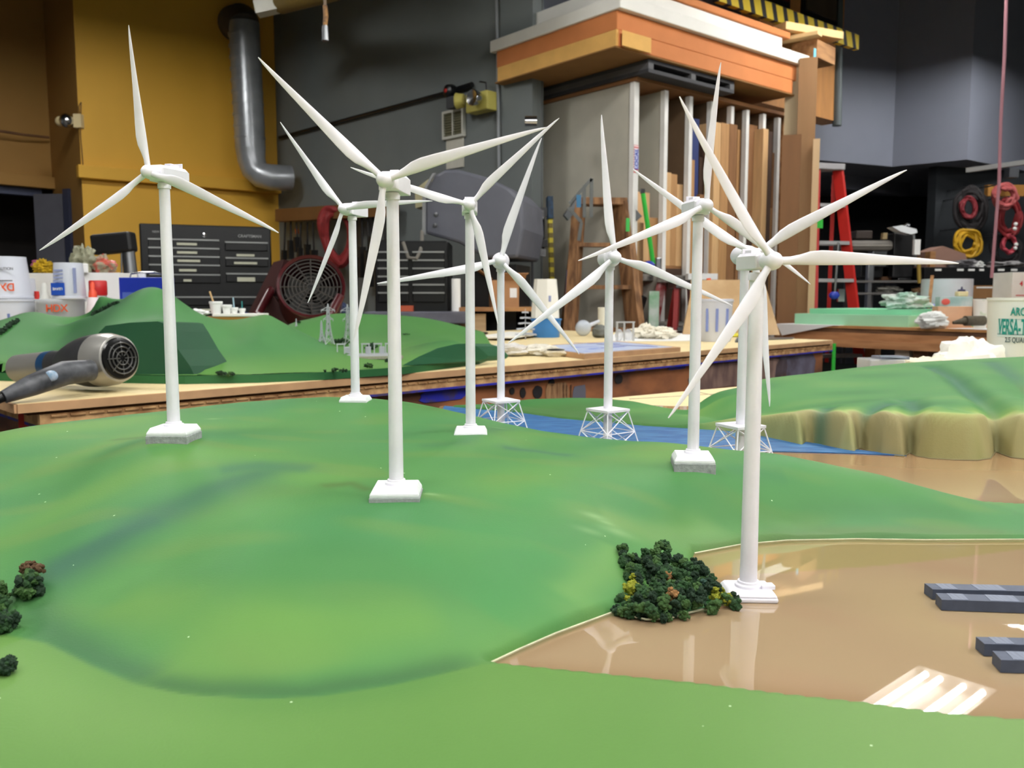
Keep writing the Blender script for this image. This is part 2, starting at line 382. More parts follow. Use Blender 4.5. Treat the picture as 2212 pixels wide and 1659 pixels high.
# black pipe with bell
pp = thing('wall_pipe', 'thin black pipe rising across the grey wall to a fire bell', 'pipe')
wa, wb_ = onwall(604, 297, .03), onwall(962, 201, .03)
MB().tube(wa, wb_, .016, n=8).out('pipe', BLKMET, pp)
MB().tube(wb_, onwall(1020, 183, .03), .022, n=8).out('pipe', BLKMET, pp)
bl = thing('fire_bell', 'dark round fire bell with a red spot on the grey wall', 'bell', onwall(972, 198, .08), rot=(R(90), 0, R(-45)))
MB().lathe([(.001, -.03), (.055, -.03), (.058, .0), (.05, .03), (.02, .045), (.001, .045)], 24).out('gong', BLKMET, bl)
MB().ball((0, 0, .04), .018).out('indicator', RED, bl)
MB().box((.03, -.09, 0), (.09, .09, .06)).out('back_box', DKGREY, bl, smooth=False, bev=.005)
def emlight(px, py, Y, w_, h_, label, rz):
    t = thing('emergency_light', label, 'emergency light', onwall(px, py, .07), rz)
    MB().box((0, 0, 0), (w_, .11, h_)).out('housing', mat('yellowed_plastic', (196, 186, 96), .5), t, smooth=False, bev=.01)
    MB().lathe([(.001, -.02), (.05, -.02), (.062, .04), (.056, .045), (.001, .03)], 20).out('lamp_head', CHROME, t, loc=(w_*.2, -.1, .01)).rotation_euler = (R(90), 0, 0)
    return t
e1 = emlight(1040, 222, 6.75, .24, .14, 'yellowed emergency light with a round lamp on the grey wall', R(-45))
o = MB().lathe([(.001, -.02), (.05, -.02), (.062, .04), (.056, .045), (.001, .03)], 20).out('lamp_head', mat('yellowed_plastic', (196, 186, 96)), e1, loc=(-.16, -.06, .03)); o.rotation_euler = (R(90), 0, R(-60))
MB().path([(.06, 0, .06), (.05, 0, .14), (-.02, 0, .16)], .006, 6).out('cable', BLACK, e1)
t = thing('spotlight', 'small round wall spotlight fixed to the edge of the ochre wall', 'spotlight', P(160, 262, 7.75))
MB().box((.04, 0, 0), (.07, .06, .12)).out('bracket', CREAM, t, smooth=False, bev=.004)
MB().ball((-.05, -.03, 0), .062, 16, 10).out('lamp_head', CHROME, t)
MB().ball((-.12, .0, 0), .045, 14, 8).out('lamp_head', CREAM, t)
MB().path([(.06, -.02, .06), (.055, -.02, .12), (.08, -.02, .16), (.06, -.02, -.1), (.07, -.02, -.4)], .004, 6).out('cable', WOODD, t)
m = MB(); m.path([P(-60, 276, 7.95), P(0, 283, 8.1), P(50, 291, 8.25), P(106, 297, 8.45)], .012, 6)
one(m, 'wall_cable', WOODD, 'brown cable strung across the tan wall at the left edge', 'cable')
# vent grille + paper
vY = 7.0
t = thing('wall_grille', 'white framed square vent grille on the grey wall', 'vent', onwall(980, 268, .02), R(-45))
m = MB(); W_ = .235; H_ = .20
for z in (-1, 1): m.box((0, 0, z*H_/2), (W_, .03, .02))
for x in (-1, 0, 1): m.box((x*W_/2, 0, 0), (.02 if x else .012, .031, H_+.018))
m.out('frame', mat('frame_white', (214, 214, 204), .5), t, smooth=False)
m = MB(); m.box((0, .006, 0), (W_, .012, H_))
for i in range(9): m.box((0, -.002, -H_/2+.02*(i+1)), (W_, .012, .006))
m.out('louvre', mat('grille_olive', (110, 108, 84), .6), t, smooth=False)
tag(MB().box((0, 0, 0), (.21, .008, .24)).out('paper_notice', mat('notice_paper', (206, 204, 192), .8), loc=onwall(983, 330, .006), rz=R(-45), smooth=False), 'plain pale notice sheet hanging below the vent grille', 'paper')
# small silver sensor on the column
t = thing('wall_sensor', 'small silver cylinder on the dark column beside the rack', 'sensor', P(1146, 262, 6.15))
MB().tube((-.04, 0, 0), (.045, 0, 0), .036, n=18).out('housing', CHROME, t)
# hanging cord ends from the ceiling
t = thing('hanging_power_drop', 'frayed cord with a grey plug hanging from above the grey wall', 'cord')
MB().path([P(703, -80, 5), P(702, 0, 5), P(702, 20, 5)], .008, 8).out('cord', mat('cord_tan', (150, 130, 110), .7), t)
m = MB(); m.path([P(702, 12, 5), P(704, 35, 5), P(702, 60, 5)], [.012, .014, .012], 8); m.out('tape', mat('tape_orange', (190, 140, 80), .6, c2=(110, 80, 60), scale=60), t)
MB().tube(P(702, 56, 5), P(703, 88, 5), .018, .02, 12).out('plug', STEEL, t)
m = MB(); m.path([P(2176, -60, 6), P(2170, 120, 6), P(2162, 260, 6), P(2158, 400, 6), P(2150, 500, 6), P(2142, 600, 6)], .011, 8)
one(m, 'ceiling_rope', mat('pink_cord', (170, 120, 130), .7), 'pink twisted cord hanging down at the right edge', 'cord')

# ------------------------------------------------------------------ upper office panel and striped rail
t = thing('plywood_office_box', 'orange plywood upper office wall with a dark window behind the rack', 'wall panel', (*XYh(1640, 100, 7.9), 2.85), R(40))
pw = 1.42
MB().box((pw/2, .1, .95), (pw, .2, 1.9)).out('panel', mat('orange_ply', (210, 148, 84), .6, var=.15, scale=3, stretch=(6, 6, 1)), t, smooth=False)
MB().box((.95, -.01, .0+1.28), (.62, .03, .80)).out('window_frame', BLACK, t, smooth=False)
MB().box((.95, -.03, 1.28), (.52, .02, .70)).out('pane', mat('office_glass', (92, 80, 66), .15), t, smooth=False)
MB().box((.18, -.01, 1.28), (.5, .03, .80)).out('window_frame', BLACK, t, smooth=False)
MB().box((.18, -.03, 1.28), (.42, .02, .70)).out('pane', mat('office_glass2', (92, 50, 40), .15), t, smooth=False)
m = MB(); m.tube(P(1812, -60, 8.75), P(1808, 272, 8.75), .045, n=12)
one(m, 'downpipe', mat('pipe_grey_green', (96, 106, 108), .5), 'grey vertical pipe beside the orange plywood office wall', 'pipe')
HZ = stripes('hazard_stripes', (214, 186, 40), (24, 24, 24), 6.5, axis='X', ratio=.62, rot=R(18))
ra, rb = P(1545, -16, 6.9), P(1850, 93, 8.3); L = (rb-ra).length
one(MB().box((L/2, 0, 0), (L, .05, .13)), 'hazard_rail', HZ, 'yellow and black striped rail slanting across the top right', 'rail', ra, math.atan2(rb.y-ra.y, rb.x-ra.x), smooth=False)
o = bpy.data.objects['hazard_rail']; o.rotation_euler = ((rb-ra).to_track_quat('X', 'Z')).to_euler()

# ------------------------------------------------------------------ sheet rack
RZ = R(40); R0 = Vector((*XYh(1367, 400, 6.06), 0)); e1_ = Vector((math.cos(RZ), math.sin(RZ), 0)); e2_ = Vector((-e1_.y, e1_.x, 0))
def onrack(px, off=0.):        # distance along the rack front seen at a pixel column
    r = ray(px, 400); k = r.x/r.y; b = R0-e2_*0+e2_*off
    return (k*b.y-b.x)/(e1_.x-k*e1_.y)
rack = thing('sheet_rack', 'tall upright sheet material rack with white divider edges', 'rack', R0, RZ)
RH = 2.57; RD = .98; RL = onrack(1692)
WEDGE = mat('white_edge_paint', (232, 230, 226), .6)
RSIDE = mat('rack_side_grey', (178, 174, 160), .7, var=.08)
MB().box((0, RD/2+.02, RH/2), (.03, RD, RH)).out('side_panel', RSIDE, rack, smooth=False)
MB().box((.0, -.005, RH/2), (.05, .04, RH)).out('post', WEDGE, rack, smooth=False)
divs = [1431, 1484, 1530, 1573, 1606, 1642, 1674]
for px in divs:
    t_ = onrack(px); MB().box((t_, RD/2+.02, RH/2), (.02, RD, RH-.02)).out('divider', RSIDE if px < 1450 else mat('divider_inner', (104, 82, 60), .75), rack, smooth=False)
    MB().box((t_, -.005, RH/2), (.038, .04, RH-.02)).out('divider_edge', WEDGE, rack, smooth=False)
MB().box((RL, RD/2, RH/2), (.05, RD, RH)).out('end_panel', WOOD, rack, smooth=False)
MB().box((RL/2, RD/2-.03, RH+.015), (RL+.06, RD+.04, .024)).out('top_panel', mat('rack_top_brown', (150, 104, 66), .7), rack, smooth=False)
MB().box((RL/2, RD, RH/2), (RL, .02, RH)).out('back_panel', mat('rack_back', (120, 84, 56), .8), rack, smooth=False)
for a_, b_, pyz in ((1431, 1530, 575), (1367, 1431, 566)):
    x0, x1 = onrack(a_), onrack(b_); MB().box(((x0+x1)/2, RD/2, zat(pyz, 6.4)-.012), (x1-x0-.03, RD-.06, .024)).out('shelf', WOOD, rack, smooth=False)
# round label on the white post
st_ = MB().box((0, -.027, 0), (.046, .003, .19)).out('sticker', stripes('flag_stripes', (236, 220, 220), (200, 70, 70), 60, axis='Z'), rack, loc=(0, 0, zat(345, 6.06)), smooth=False)
MB().box((0, -.030, 0), (.040, .003, .13)).out('sticker_panel', mat('sticker_lilac', (190, 196, 226), .6), rack, loc=(0, 0, zat(345, 6.06)), smooth=False)
text('LOCAL', .045, mat('navy_ink', (40, 60, 170), .5), rack, (0, -.033, zat(345, 6.06)), (PI/2, -PI/2, 0))
# boards standing in the rack
bcol = [mat('board_pale', (214, 172, 122), .7, var=.15, scale=3, stretch=(9, 9, 1)), mat('board_tan', (186, 140, 92), .7, var=.2, scale=3, stretch=(9, 9, 1)), mat('board_brown', (140, 98, 62), .75, var=.2, scale=3, stretch=(9, 9, 1)), mat('board_dark', (70, 48, 34), .75, var=.2)]
NAVY = mat('navy_sheet', (44, 58, 110), .6)
RB = [(1377, 1404, 415, 0, 6), (1404, 1424, 470, 1, 6), (1374, 1392, 480, 2, 0), (1438, 1450, 372, 0, 6.2), (1450, 1463, 376, 1, 6.2), (1463, 1476, 398, 0, 6.2), (1476, 1489, 402, 1, 6.2),
      (1494, 1508, 256, 'n', 0), (1510, 1524, 340, 3, 0), (1541, 1555, 264, 0, 0), (1556, 1573, 266, 1, 0), (1574, 1590, 268, 2, 0), (1591, 1600, 280, 1, 0), (1611, 1638, 270, 2, 0), (1646, 1657, 278, 0, 0), (1658, 1666, 284, 3, 0), (1678, 1685, 290, 1, 0), (1518, 1524, 300, 3, 0), (1600, 1604, 300, 0, 0), (1649, 1672, 448, 1, 0), (1512, 1523, 420, 2, 0), (1533, 1540, 330, 2, 0), (1485+7, 1500, 345, 1, 0), (1593, 1599, 440, 2, 0), (1635, 1640, 330, 1, 0), (1614, 1628, 470, 3, 0), (1667, 1673, 330, 2, 0), (1440, 1476, 580, 3, 0)]
nm = {0: 'pale pine', 1: 'tan', 2: 'brown', 3: 'dark brown', 'n': 'navy blue'}
where = {1377: 'against the white post', 1404: 'second bay behind the left post', 1374: 'low beside the white post', 1438: 'leftmost in the second bay', 1450: 'second in the second bay', 1463: 'third in the second bay', 1476: 'right end of the second bay', 1494: 'in the third bay', 1510: 'right side of the third bay',
         1541: 'left in the fifth bay', 1556: 'second in the fifth bay', 1574: 'left in the sixth bay', 1591: 'right in the sixth bay', 1611: 'wide, in the seventh bay', 1646: 'left in the last bay', 1658: 'thin, in the last bay', 1678: 'beside the rack end', 1518: 'thin, in the fourth bay', 1600: 'narrow, against the sixth divider', 1649: 'short, front of the last bay', 1512: 'short one right in the third bay', 1533: 'left in the fifth bay, half hidden', 1492: 'short, before the navy sheet', 1593: 'short one in the sixth bay', 1635: 'thin one in the seventh bay', 1614: 'short one in the seventh bay', 1667: 'thin one near the rack end', 1440: 'wide and low, second bay'}
for i, (a_, b_, yt, c_, mode) in enumerate(RB):
    off = -.055 if a_ in (1541, 1556, 1574, 1646, 1658) else .03 if i < 19 else .0
    x0, x1 = onrack(a_, off), onrack(b_, off); pt = R0+e1_*((x0+x1)/2)+e2_*off
    zt = zat(yt, pt.y); z0 = (zat(575, 6.4) if mode == 6.2 else zat(566, 6.3) if mode == 6 else .0)
    if i == 19: z0 = 0
    if zt <= z0: z0 = 0
    m = MB(); m.box((0, .42, (zt-z0)/2), (x1-x0, .84, zt-z0-.002))
    one(m, 'stored_board', NAVY if c_ == 'n' else bcol[c_], '%s board standing in the sheet rack, %s' % (nm[c_], where[a_]), 'board', (pt.x, pt.y, z0), RZ, 'boards stored in the sheet rack', smooth=False, bev=.002)
# tall sheets leaning against the right end of the rack
for i, (x0, x1, yt, Y, c, lab) in enumerate([(1698, 1742, 128, 7.0, (196, 176, 142), 'pale tall sheet leaning beside the rack, behind the brown one'), (1690, 1727, 292, 6.85, (136, 96, 62), 'dark brown shorter sheet leaning at the rack end'), (1727, 1762, 126, 6.9, (158, 120, 82), 'brown tallest sheet leaning beside the red ladder'), (1757, 1770, 300, 6.8, (212, 180, 140), 'narrow pale sheet leaning next to the red ladder')]):
    a, b = P(x0, yt, Y), P(x1, yt, Y); zt = a.z; m = MB(); wd = (b-a).length/math.cos(R(20))
    m.prism([(0, 0), (wd, 0), (wd, .03), (0, .03)], 0, zt, lambda x, y, z: (x, y-.0*z, z))
    one(m, 'leaning_sheet', mat('sheet_%d' % i, c, .75, var=.1, scale=2, stretch=(6, 6, 1)), lab, 'sheet', (a.x, a.y, 0), R(-20), 'tall sheets leaning at the rack end', smooth=False)
# dark pallet and foam slabs on the rack
S0 = Vector((*XYh(1336, 104, 5.66), 0)); zS = zat(104, 5.66)
pl = thing('pallet', 'dark grey pallet under the foam slabs on top of the rack', 'pallet', (*(S0+e1_*.38+e2_*.02)[:2], RH+.028), RZ)
ph = zS-RH-.03; PALM = mat('pallet_grey', (60, 60, 64), .7)
MB().box((.42, .55, ph-.012), (.95, 1.08, .024)).out('deck', PALM, pl, smooth=False)
MB().box((.42, .55, .012), (.95, 1.08, .024)).out('base_deck', PALM, pl, smooth=False)
for x in (-.03, .42, .87): MB().box((x, .55, ph/2), (.05, 1.08, ph-.048)).out('stringer', mat('pallet_edge', (92, 92, 94), .7), pl, smooth=False)
def slab(name, m_, z0, z1, label, x0=0, x1=2.12, y0=0, y1=1.22, grp='foam slabs stacked on the rack'):
    return one(MB().box(((x0+x1)/2, (y0+y1)/2, (z1-z0)/2), (x1-x0, y1-y0, z1-z0)), name, m_, label, 'foam slab', (S0.x, S0.y, z0), RZ, grp, smooth=False, bev=.006)
h1 = .115
s_ = slab('foam_slab', ORFOAM, zS+.012, zS+h1, 'lowest orange foam slab of the stack on the rack', .0, 2.0)
MB().box((-.012, .60, (h1-.012)/2), (.02, 1.2, h1-.014)).out('end_face', YFOAM, s_, smooth=False)
m = MB(); m.prism([(0, -.03), (.28, -.03), (.22, .0), (.06, .0)], .0, h1-.02); m.out('offcut', YFOAM, s_, smooth=False)
slab('board', mat('slab_base_board', (150, 108, 60), .8), zS, zS+.012, 'brown base board under the orange foam slabs', -.03, 2.03, -.0, 1.225)['category'] = 'board'
slab('foam_slab', ORFOAM, zS+h1, zS+.235, 'upper orange foam slab below the white slabs', -.015, 2.06)
slab('foam_slab', WFOAM, zS+.235, zS+.32, 'lower white foam slab over the orange ones', -.03, 2.16, -.04, 1.28)
slab('foam_slab', WFOAM, zS+.32, zS+.47, 'thick upper white foam slab set back on the stack', .12, 2.02, .12, 1.1)
slab('plank', ORFOAM, zS+.47, zS+.52, 'orange plank lying on the white foam slabs', .35, 2.1, .1, .5)['category'] = 'plank'
b0 = S0+e1_*2.08
for i, (dx, dy, z, l, ww, h, r, c, lab) in enumerate([(-.06, .15, .48, .1, .5, .03, .2, 'pine', 'short pine offcut sticking out above the white slabs'), (-.14, .1, .53, .62, .16, .06, -.25, 'pine', 'long pale plank end lying across the striped rail'), (.10, .20, .34, .34, .22, .14, .1, 'box', 'small brown open-ended box at the right end of the foam stack')]):
    one(MB().box((l/2, 0, h/2), (l, ww, h)), 'wood_offcut', WOOD if c == 'box' else mat('pine_light', (232, 196, 140), .7), lab, 'wood', (b0.x+dx, b0.y+dy, zS+z), RZ+r, smooth=False, bev=.003)
one(MB().box((0, 0, .04), (.03, .006, .08)), 'tape_strip', mat('light_blue_tape', (120, 200, 224), .6), 'light blue tape strip at the end of the small brown box', 'tape', P(1760, 116, 7.0)-Vector((0, 0, .04)), RZ, smooth=False)

# ------------------------------------------------------------------ tables
TF = Vector((-.950, 1.592, 0)); TRZ = R(45); TL, TD = 3.47, 1.95
def tloc(p): q = Vector((p[0], p[1], 0))-TF; return q.dot(U45), q.dot(V45)
ta = thing('work_table', 'long plywood shop table with blue paint drips, behind the turbine model', 'table', (TF.x, TF.y, 0), TRZ)
MB().box((TL/2+.02, TD/2, ZT-.009), (TL, TD, .018)).out('top_board', [CREAM], ta, smooth=False)
MB().box((TL/2+.02, -.002, ZT-.0095), (TL, .006, .017)).out('board_edge', TANEDGE, ta, smooth=False)
MB().box((.018, TD/2, ZT-.0095), (.006, TD, .017)).out('board_edge', TANEDGE, ta, smooth=False)
MB().box((TL/2+.03, TD/2, ZT-.0215), (TL-.02, TD-.02, .007)).out('hardboard_sheet', mat('dark_hardboard', (96, 62, 38), .8), ta, smooth=False)
m = MB(); m.box((TL/2+.05, TD/2, ZT-.0365), (TL-.02, TD-.012, .023))
for i in range(98): m.tube((.08+i*.035, .0045, ZT-.030), (.108+i*.035, .0045, ZT-.030), .003, n=6)
m.out('fibreboard_layer', MDF, ta, smooth=False)
MB().box((TL/2+.05, TD/2, ZT-.051), (TL-.02, TD-.008, .006)).out('blue_edge_strip', BLUEP, ta, smooth=False)
AP = .14; z_ap = ZT-.054-AP/2
MB().box((TL/2+.05, .05, z_ap), (TL-.12, .04, AP)).out('apron', APRON, ta, smooth=False)
MB().box((TL/2+.05, TD-.05, z_ap), (TL-.12, .04, AP)).out('apron', APRON, ta, smooth=False)
MB().box((.12, TD/2, z_ap), (.04, TD-.12, AP)).out('apron', APRON, ta, smooth=False)
MB().box((TL-.05, TD/2, z_ap), (.04, TD-.12, AP)).out('apron', WOODD, ta, smooth=False)
for x, y in ((.16, .10), (TL-.1, .10), (.16, TD-.1), (TL-.1, TD-.1), (TL*.5, .1), (TL*.5, TD-.1)):
    MB().box((x, y, (ZT-.055)/2), (.09, .09, ZT-.055)).out('leg', APRON, ta, smooth=False)
MB().box((TL/2, TD/2, .22), (TL-.3, TD-.3, .03)).out('lower_shelf', WOODD, ta, smooth=False)
def onapron(px, off=.03):
    r = ray(px, 840); k = r.x/r.y; b = TF+V45*off; return (k*b.y-b.x)/(U45.x-k*U45.y)
def patch(px0, px1, py0, py1, m_, sk=0., n=14, rg=.12, nm='paint_patch', yy=.028):
    x0, x1 = onapron(px0), onapron(px1); Yd = (TF+U45*x0+V45*.03).y
    z1, z0 = min(zat(py0, Yd), ZT-.056), max(zat(py1, Yd), ZT-.054-AP+.001); pts = []
    for i in range(n):
        a = 2*PI*i/n; c, s_ = math.cos(a), math.sin(a); q = max(abs(c), abs(s_)) if sk is not None else 1
        f = (1-rg*random.random())/q
        pts.append(((x0+x1)/2+(x1-x0)/2*c*f+(sk or 0)*s_*f*(z1-z0)/2, (z0+z1)/2+(z1-z0)/2*s_*f))
    MB().prism(pts, 0, .0015, lambda x, z, y: (x, yy-y, z)).out(nm, m_, ta, smooth=False)
patch(905, 1010, 830, 872, BLUEP, .3)
patch(160, 420, 894, 930, BLUEP); patch(420, 640, 880, 905, mat('mauve_wood', (96, 70, 84), .8))
patch(1235, 1265, 833, 880, mat('grey_tape', (104, 104, 116), .6), nm='tape_patch')
patch(1175, 1228, 828, 880, mat('bleached_wood', (170, 130, 90), .75, c2=(120, 84, 56), stretch=(8, 1, 1), scale=12), nm='brace')
patch(1440, 1480, 790, 800, BLUEP); patch(1480, 1700, 782, 850, mat('weathered_apron', (150, 122, 110), .8, c2=(108, 84, 78), scale=9, stretch=(3, 1, 1)), n=20)
patch(1668, 1760, 762, 840, mat('blue_stained_wood', (112, 108, 128), .8, c2=(74, 66, 76), scale=10))
for px, py, wx, hy in ((1105, 843, 11, 12), (1128, 847, 13, 20), (1160, 846, 22, 26), (1190, 822, 14, 18), (1082, 845, 8, 8), (1335, 818, 18, 18)):
    patch(px-wx/2, px+wx/2, py-hy/2-0, py+hy/2+4, STAIN, None, 16, .1, 'stain')
for px in (1215, 1222, 1232): patch(px-1.5, px+1.5, 830, 870, WOODD, nm='drip')
# red clamp and wood under the left end
one(MB().box((0, 0, 0), (.02, .02, .12)), 'bar_clamp', RED, 'red bar end hanging under the left corner of the long table', 'clamp', P(57, 917, 1.72)-Vector((0, 0, .02)), smooth=False)
def clump_boxes(parent, n, sx, sy, m_, nm='stored_block'): pass

# our own table under the model
O35 = R(35); OU = Vector((math.cos(O35), math.sin(O35), 0)); OV = Vector((OU.y, -OU.x, 0)); OC = Vector((*G(1290, 862, ZT)[:2], 0))
tb = thing('model_table', 'cream topped table carrying the green turbine landscape', 'table', (OC.x, OC.y, 0), O35)
MB().box((-.3, -1.05, ZT-.009), (3.4, 2.1, .018)).out('top_board', CREAM, tb, smooth=False)
MB().box((-.3, -1.05, ZT-.07), (3.2, 1.9, .10)).out('apron', WOOD, tb, smooth=False)
for x in (-1.8, 1.2):
    for y in (-.15, -1.95): MB().box((x, y, (ZT-.12)/2), (.09, .09, ZT-.12)).out('leg', WOOD, tb, smooth=False)
for i, (a, b) in enumerate([((1360, 862), (1560, 850)), ((1330, 872), (1500, 880)), ((1500, 845), (1560, 858))]):
    p, q = G(*a, ZT+.0004), G(*b, ZT+.0004); M_ = Matrix.Rotation(-O35, 4, 'Z') @ Matrix.Translation((-OC.x, -OC.y, 0))
    m = MB(); m.beam(M_ @ p, M_ @ q, .0025, .0006); m.out('pencil_line', mat('pencil_grey', (150, 140, 120), .8), tb, smooth=False)

# ------------------------------------------------------------------ terrain tools
def sdf(poly, X, Y):                    # signed distance, positive inside
    d = np.full(X.shape, 1e9); ins = np.zeros(X.shape, bool); n = len(poly)
    for i in range(n):
        ax, ay = poly[i]; bx, by = poly[(i+1) % n]; ex, ey = bx-ax, by-ay
        t = np.clip(((X-ax)*ex+(Y-ay)*ey)/(ex*ex+ey*ey+1e-12), 0, 1)
        d = np.minimum(d, np.hypot(X-ax-t*ex, Y-ay-t*ey))
        c = ((ay > Y) != (by > Y)) & (X < (bx-ax)*(Y-ay)/(by-ay+1e-15)+ax); ins ^= c
    return np.where(ins, d, -d)
def pdist(line, X, Y):
    d = np.full(X.shape, 1e9); tt = np.zeros(X.shape); n = len(line)-1
    for i in range(n):
        ax, ay = line[i]; bx, by = line[i+1]; ex, ey = bx-ax, by-ay
        t = np.clip(((X-ax)*ex+(Y-ay)*ey)/(ex*ex+ey*ey+1e-12), 0, 1); q = np.hypot(X-ax-t*ex, Y-ay-t*ey)
        tt = np.where(q < d, (i+t)/n, tt); d = np.minimum(d, q)
    return d, tt
def tps(ctrl, X, Y, lam=1e-5):          # thin plate spline through (x, y, h)
    c = np.array(ctrl); n = len(c); xy = c[:, :2]
    def k(r2): return np.where(r2 > 1e-12, .5*r2*np.log(np.maximum(r2, 1e-12)), 0)
    A = np.zeros((n+3, n+3)); r2 = ((xy[:, None]-xy[None])**2).sum(-1)
    A[:n, :n] = k(r2)+lam*np.eye(n); A[:n, n] = 1; A[:n, n+1:] = xy; A[n, :n] = 1; A[n+1:, :n] = xy.T
    wv = np.linalg.solve(A, np.concatenate([c[:, 2], [0, 0, 0]])); o = wv[n]+wv[n+1]*X+wv[n+2]*Y
    for i in range(n): o = o+wv[i]*k((X-xy[i, 0])**2+(Y-xy[i, 1])**2)
    return o
def smin(a, b, k):
    h = np.clip(.5+.5*(b-a)/k, 0, 1); return b*(1-h)+a*h-k*h*(1-h)
def sst(a, b, x): t = np.clip((x-a)/(b-a), 0, 1); return t*t*(3-2*t)
def noise2(X, Y, f, seed):
    rs = np.random.RandomState(seed); o = np.zeros(X.shape)
    for i in range(7):
        a = rs.rand()*6.28; ff = f*(.6+rs.rand()*1.2); o = o+np.sin((X*math.cos(a)+Y*math.sin(a))*ff*6.28+rs.rand()*6.28)
    return o/7*1.6
def gridmesh(name, xs, ys, Z, keep, colr, m_, parent=None, tone=(1, 1, 1)):
    ny, nx = Z.shape; XX, YY = np.meshgrid(xs, ys); idx = -np.ones((ny, nx), int)
    q = keep[:-1, :-1] | keep[1:, :-1] | keep[:-1, 1:] | keep[1:, 1:]
    us = np.zeros((ny, nx), bool); us[:-1, :-1] |= q; us[1:, :-1] |= q; us[:-1, 1:] |= q; us[1:, 1:] |= q
    idx[us] = np.arange(us.sum()); vs = np.stack([XX[us], YY[us], Z[us]], 1)
    j, i = np.nonzero(q); fs = np.stack([idx[j, i], idx[j, i+1], idx[j+1, i+1], idx[j+1, i]], 1)
    me = bpy.data.meshes.new(name); me.vertices.add(len(vs)); me.vertices.foreach_set('co', vs.ravel().astype(np.float32))
    me.loops.add(len(fs)*4); me.loops.foreach_set('vertex_index', fs.ravel().astype(np.int32))
    me.polygons.add(len(fs)); me.polygons.foreach_set('loop_start', np.arange(0, len(fs)*4, 4, dtype=np.int32)); me.polygons.foreach_set('loop_total', np.full(len(fs), 4, dtype=np.int32))
    me.update(calc_edges=True); me.polygons.foreach_set('use_smooth', np.ones(len(fs), bool))
    at = me.color_attributes.new('paint', 'FLOAT_COLOR', 'POINT'); cc = np.ones((len(vs), 4)); cc[:, :3] = colr[us]
    cc[:, :3] *= np.array(tone)
    at.data.foreach_set('color', cc.ravel().astype(np.float32)); me.materials.append(m_); me.validate()
    o = bpy.data.objects.new(name, me); COL.objects.link(o)
    if parent is not None: o.parent = parent
    return o
def C(c): return np.array(lin(c))
def blend(col, c, a): return col*(1-a[..., None])+C(c)*a[..., None]
g2 = lambda px, py, z=ZW: tuple(G(px, py, z)[:2])

# ------------------------------------------------------------------ near landscape
LM = thing('landscape_model', 'large green painted hill diorama with resin water in the foreground', 'model landscape', (0, 0, 0))
shore_n = [(2500, 1170), (2212, 1165), (2000, 1166), (1850, 1164), (1700, 1167), (1600, 1176), (1500, 1195)]
spit = [(1488, 1225), (1530, 1262), (1585, 1298), (1530, 1313), (1470, 1328), (1440, 1337), (1395, 1338), (1362, 1330), (1330, 1320)]
shore_w = [(1270, 1342), (1200, 1368), (1120, 1403), (1050, 1436)]
plain_e = [(1110, 1444), (1200, 1453), (1300, 1463), (1500, 1483), (1700, 1508), (1870, 1526), (2040, 1549), (2212, 1563), (2600, 1600)]
L1 = [g2(*p) for p in shore_n+spit+shore_w+plain_e]+[(.9, .18), (-.95, .18), (-.95, .95), (-.6, 1.06), (-.17, 1.08), (-.03, 1.02), (.05, .96), (.12, .92), (.19, .865), (.26, .80), (.32, .765), (.38, .745), (.44, .728), (.52, .715), (.7, .70)]
zp = ZW+.003
ct = []
def cp(px, py, Y): p = P(px, py, Y); ct.append((p.x, p.y, p.z-ZW))
def cg(px, py, h=.003): p = G(px, py, ZW+h); ct.append((p.x, p.y, h))
T_POS = [(-.2723, .6828, -.1046), (-.0782, .5696, -.1258), (-.1694, .9211, -.1079), (-.0378, .7762, -.1195), (.1495, .6978, -.1283)]
for (x, y, z), fpy in zip(T_POS, (958, 1084, 871, 941, 1018)):
    q = zat(fpy, y-.015)-ZW
    for ax_, ay_ in ((0, -.014), (-.017, -.012), (.017, -.012), (0, .010), (-.02, .008)): ct.append((x+ax_, y+ay_, q+(.0012 if ay_ > 0 else 0)))
for a in [(-300, 1010, .76), (0, 940, .80), (200, 905, .88), (400, 882, .93), (560, 866, .96), (700, 859, .975), (870, 867, .955), (1000, 896, .90), (1110, 926, .85), (1200, 939, .82), (1270, 956, .80), (1400, 954, .80), (1500, 963, .78), (1560, 973, .76), (1700, 991, .73), (1900, 1036, .715), (2060, 1081, .70), (2180, 1102, .70),
          (0, 1010, .71), (0, 1100, .61), (0, 1200, .53), (150, 1280, .475), (-300, 1150, .55), (100, 1060, .64), (250, 1000, .65), (560, 960, .70), (640, 1010, .615), (400, 1090, .555), (260, 1160, .515), (120, 1240, .488),
          (700, 1400, .400), (700, 1330, .422), (700, 1200, .478), (700, 1100, .535), (300, 1400, .412), (300, 1320, .442), (330, 1220, .492), (500, 1380, .405), (500, 1250, .452), (520, 1130, .515),
          (900, 1390, .408), (900, 1280, .447), (900, 1160, .505), (1050, 1350, .433), (1050, 1250, .468), (1050, 1150, .525), (1000, 1040, .62), (1080, 985, .70),
          (1230, 1270, .481), (1250, 1170, .536), (1250, 1070, .61), (1250, 990, .71), (1400, 1150, .585), (1400, 1050, .655), (1400, 990, .725), (1500, 1120, .635), (1520, 1060, .665), (1700, 1120, .657), (1700, 1050, .69), (1900, 1120, .657), (1900, 1075, .69), (2100, 1135, .652),
          (880, 930, .80), (1120, 960, .76), (650, 910, .85), (300, 930, .80)]: cp(*a)
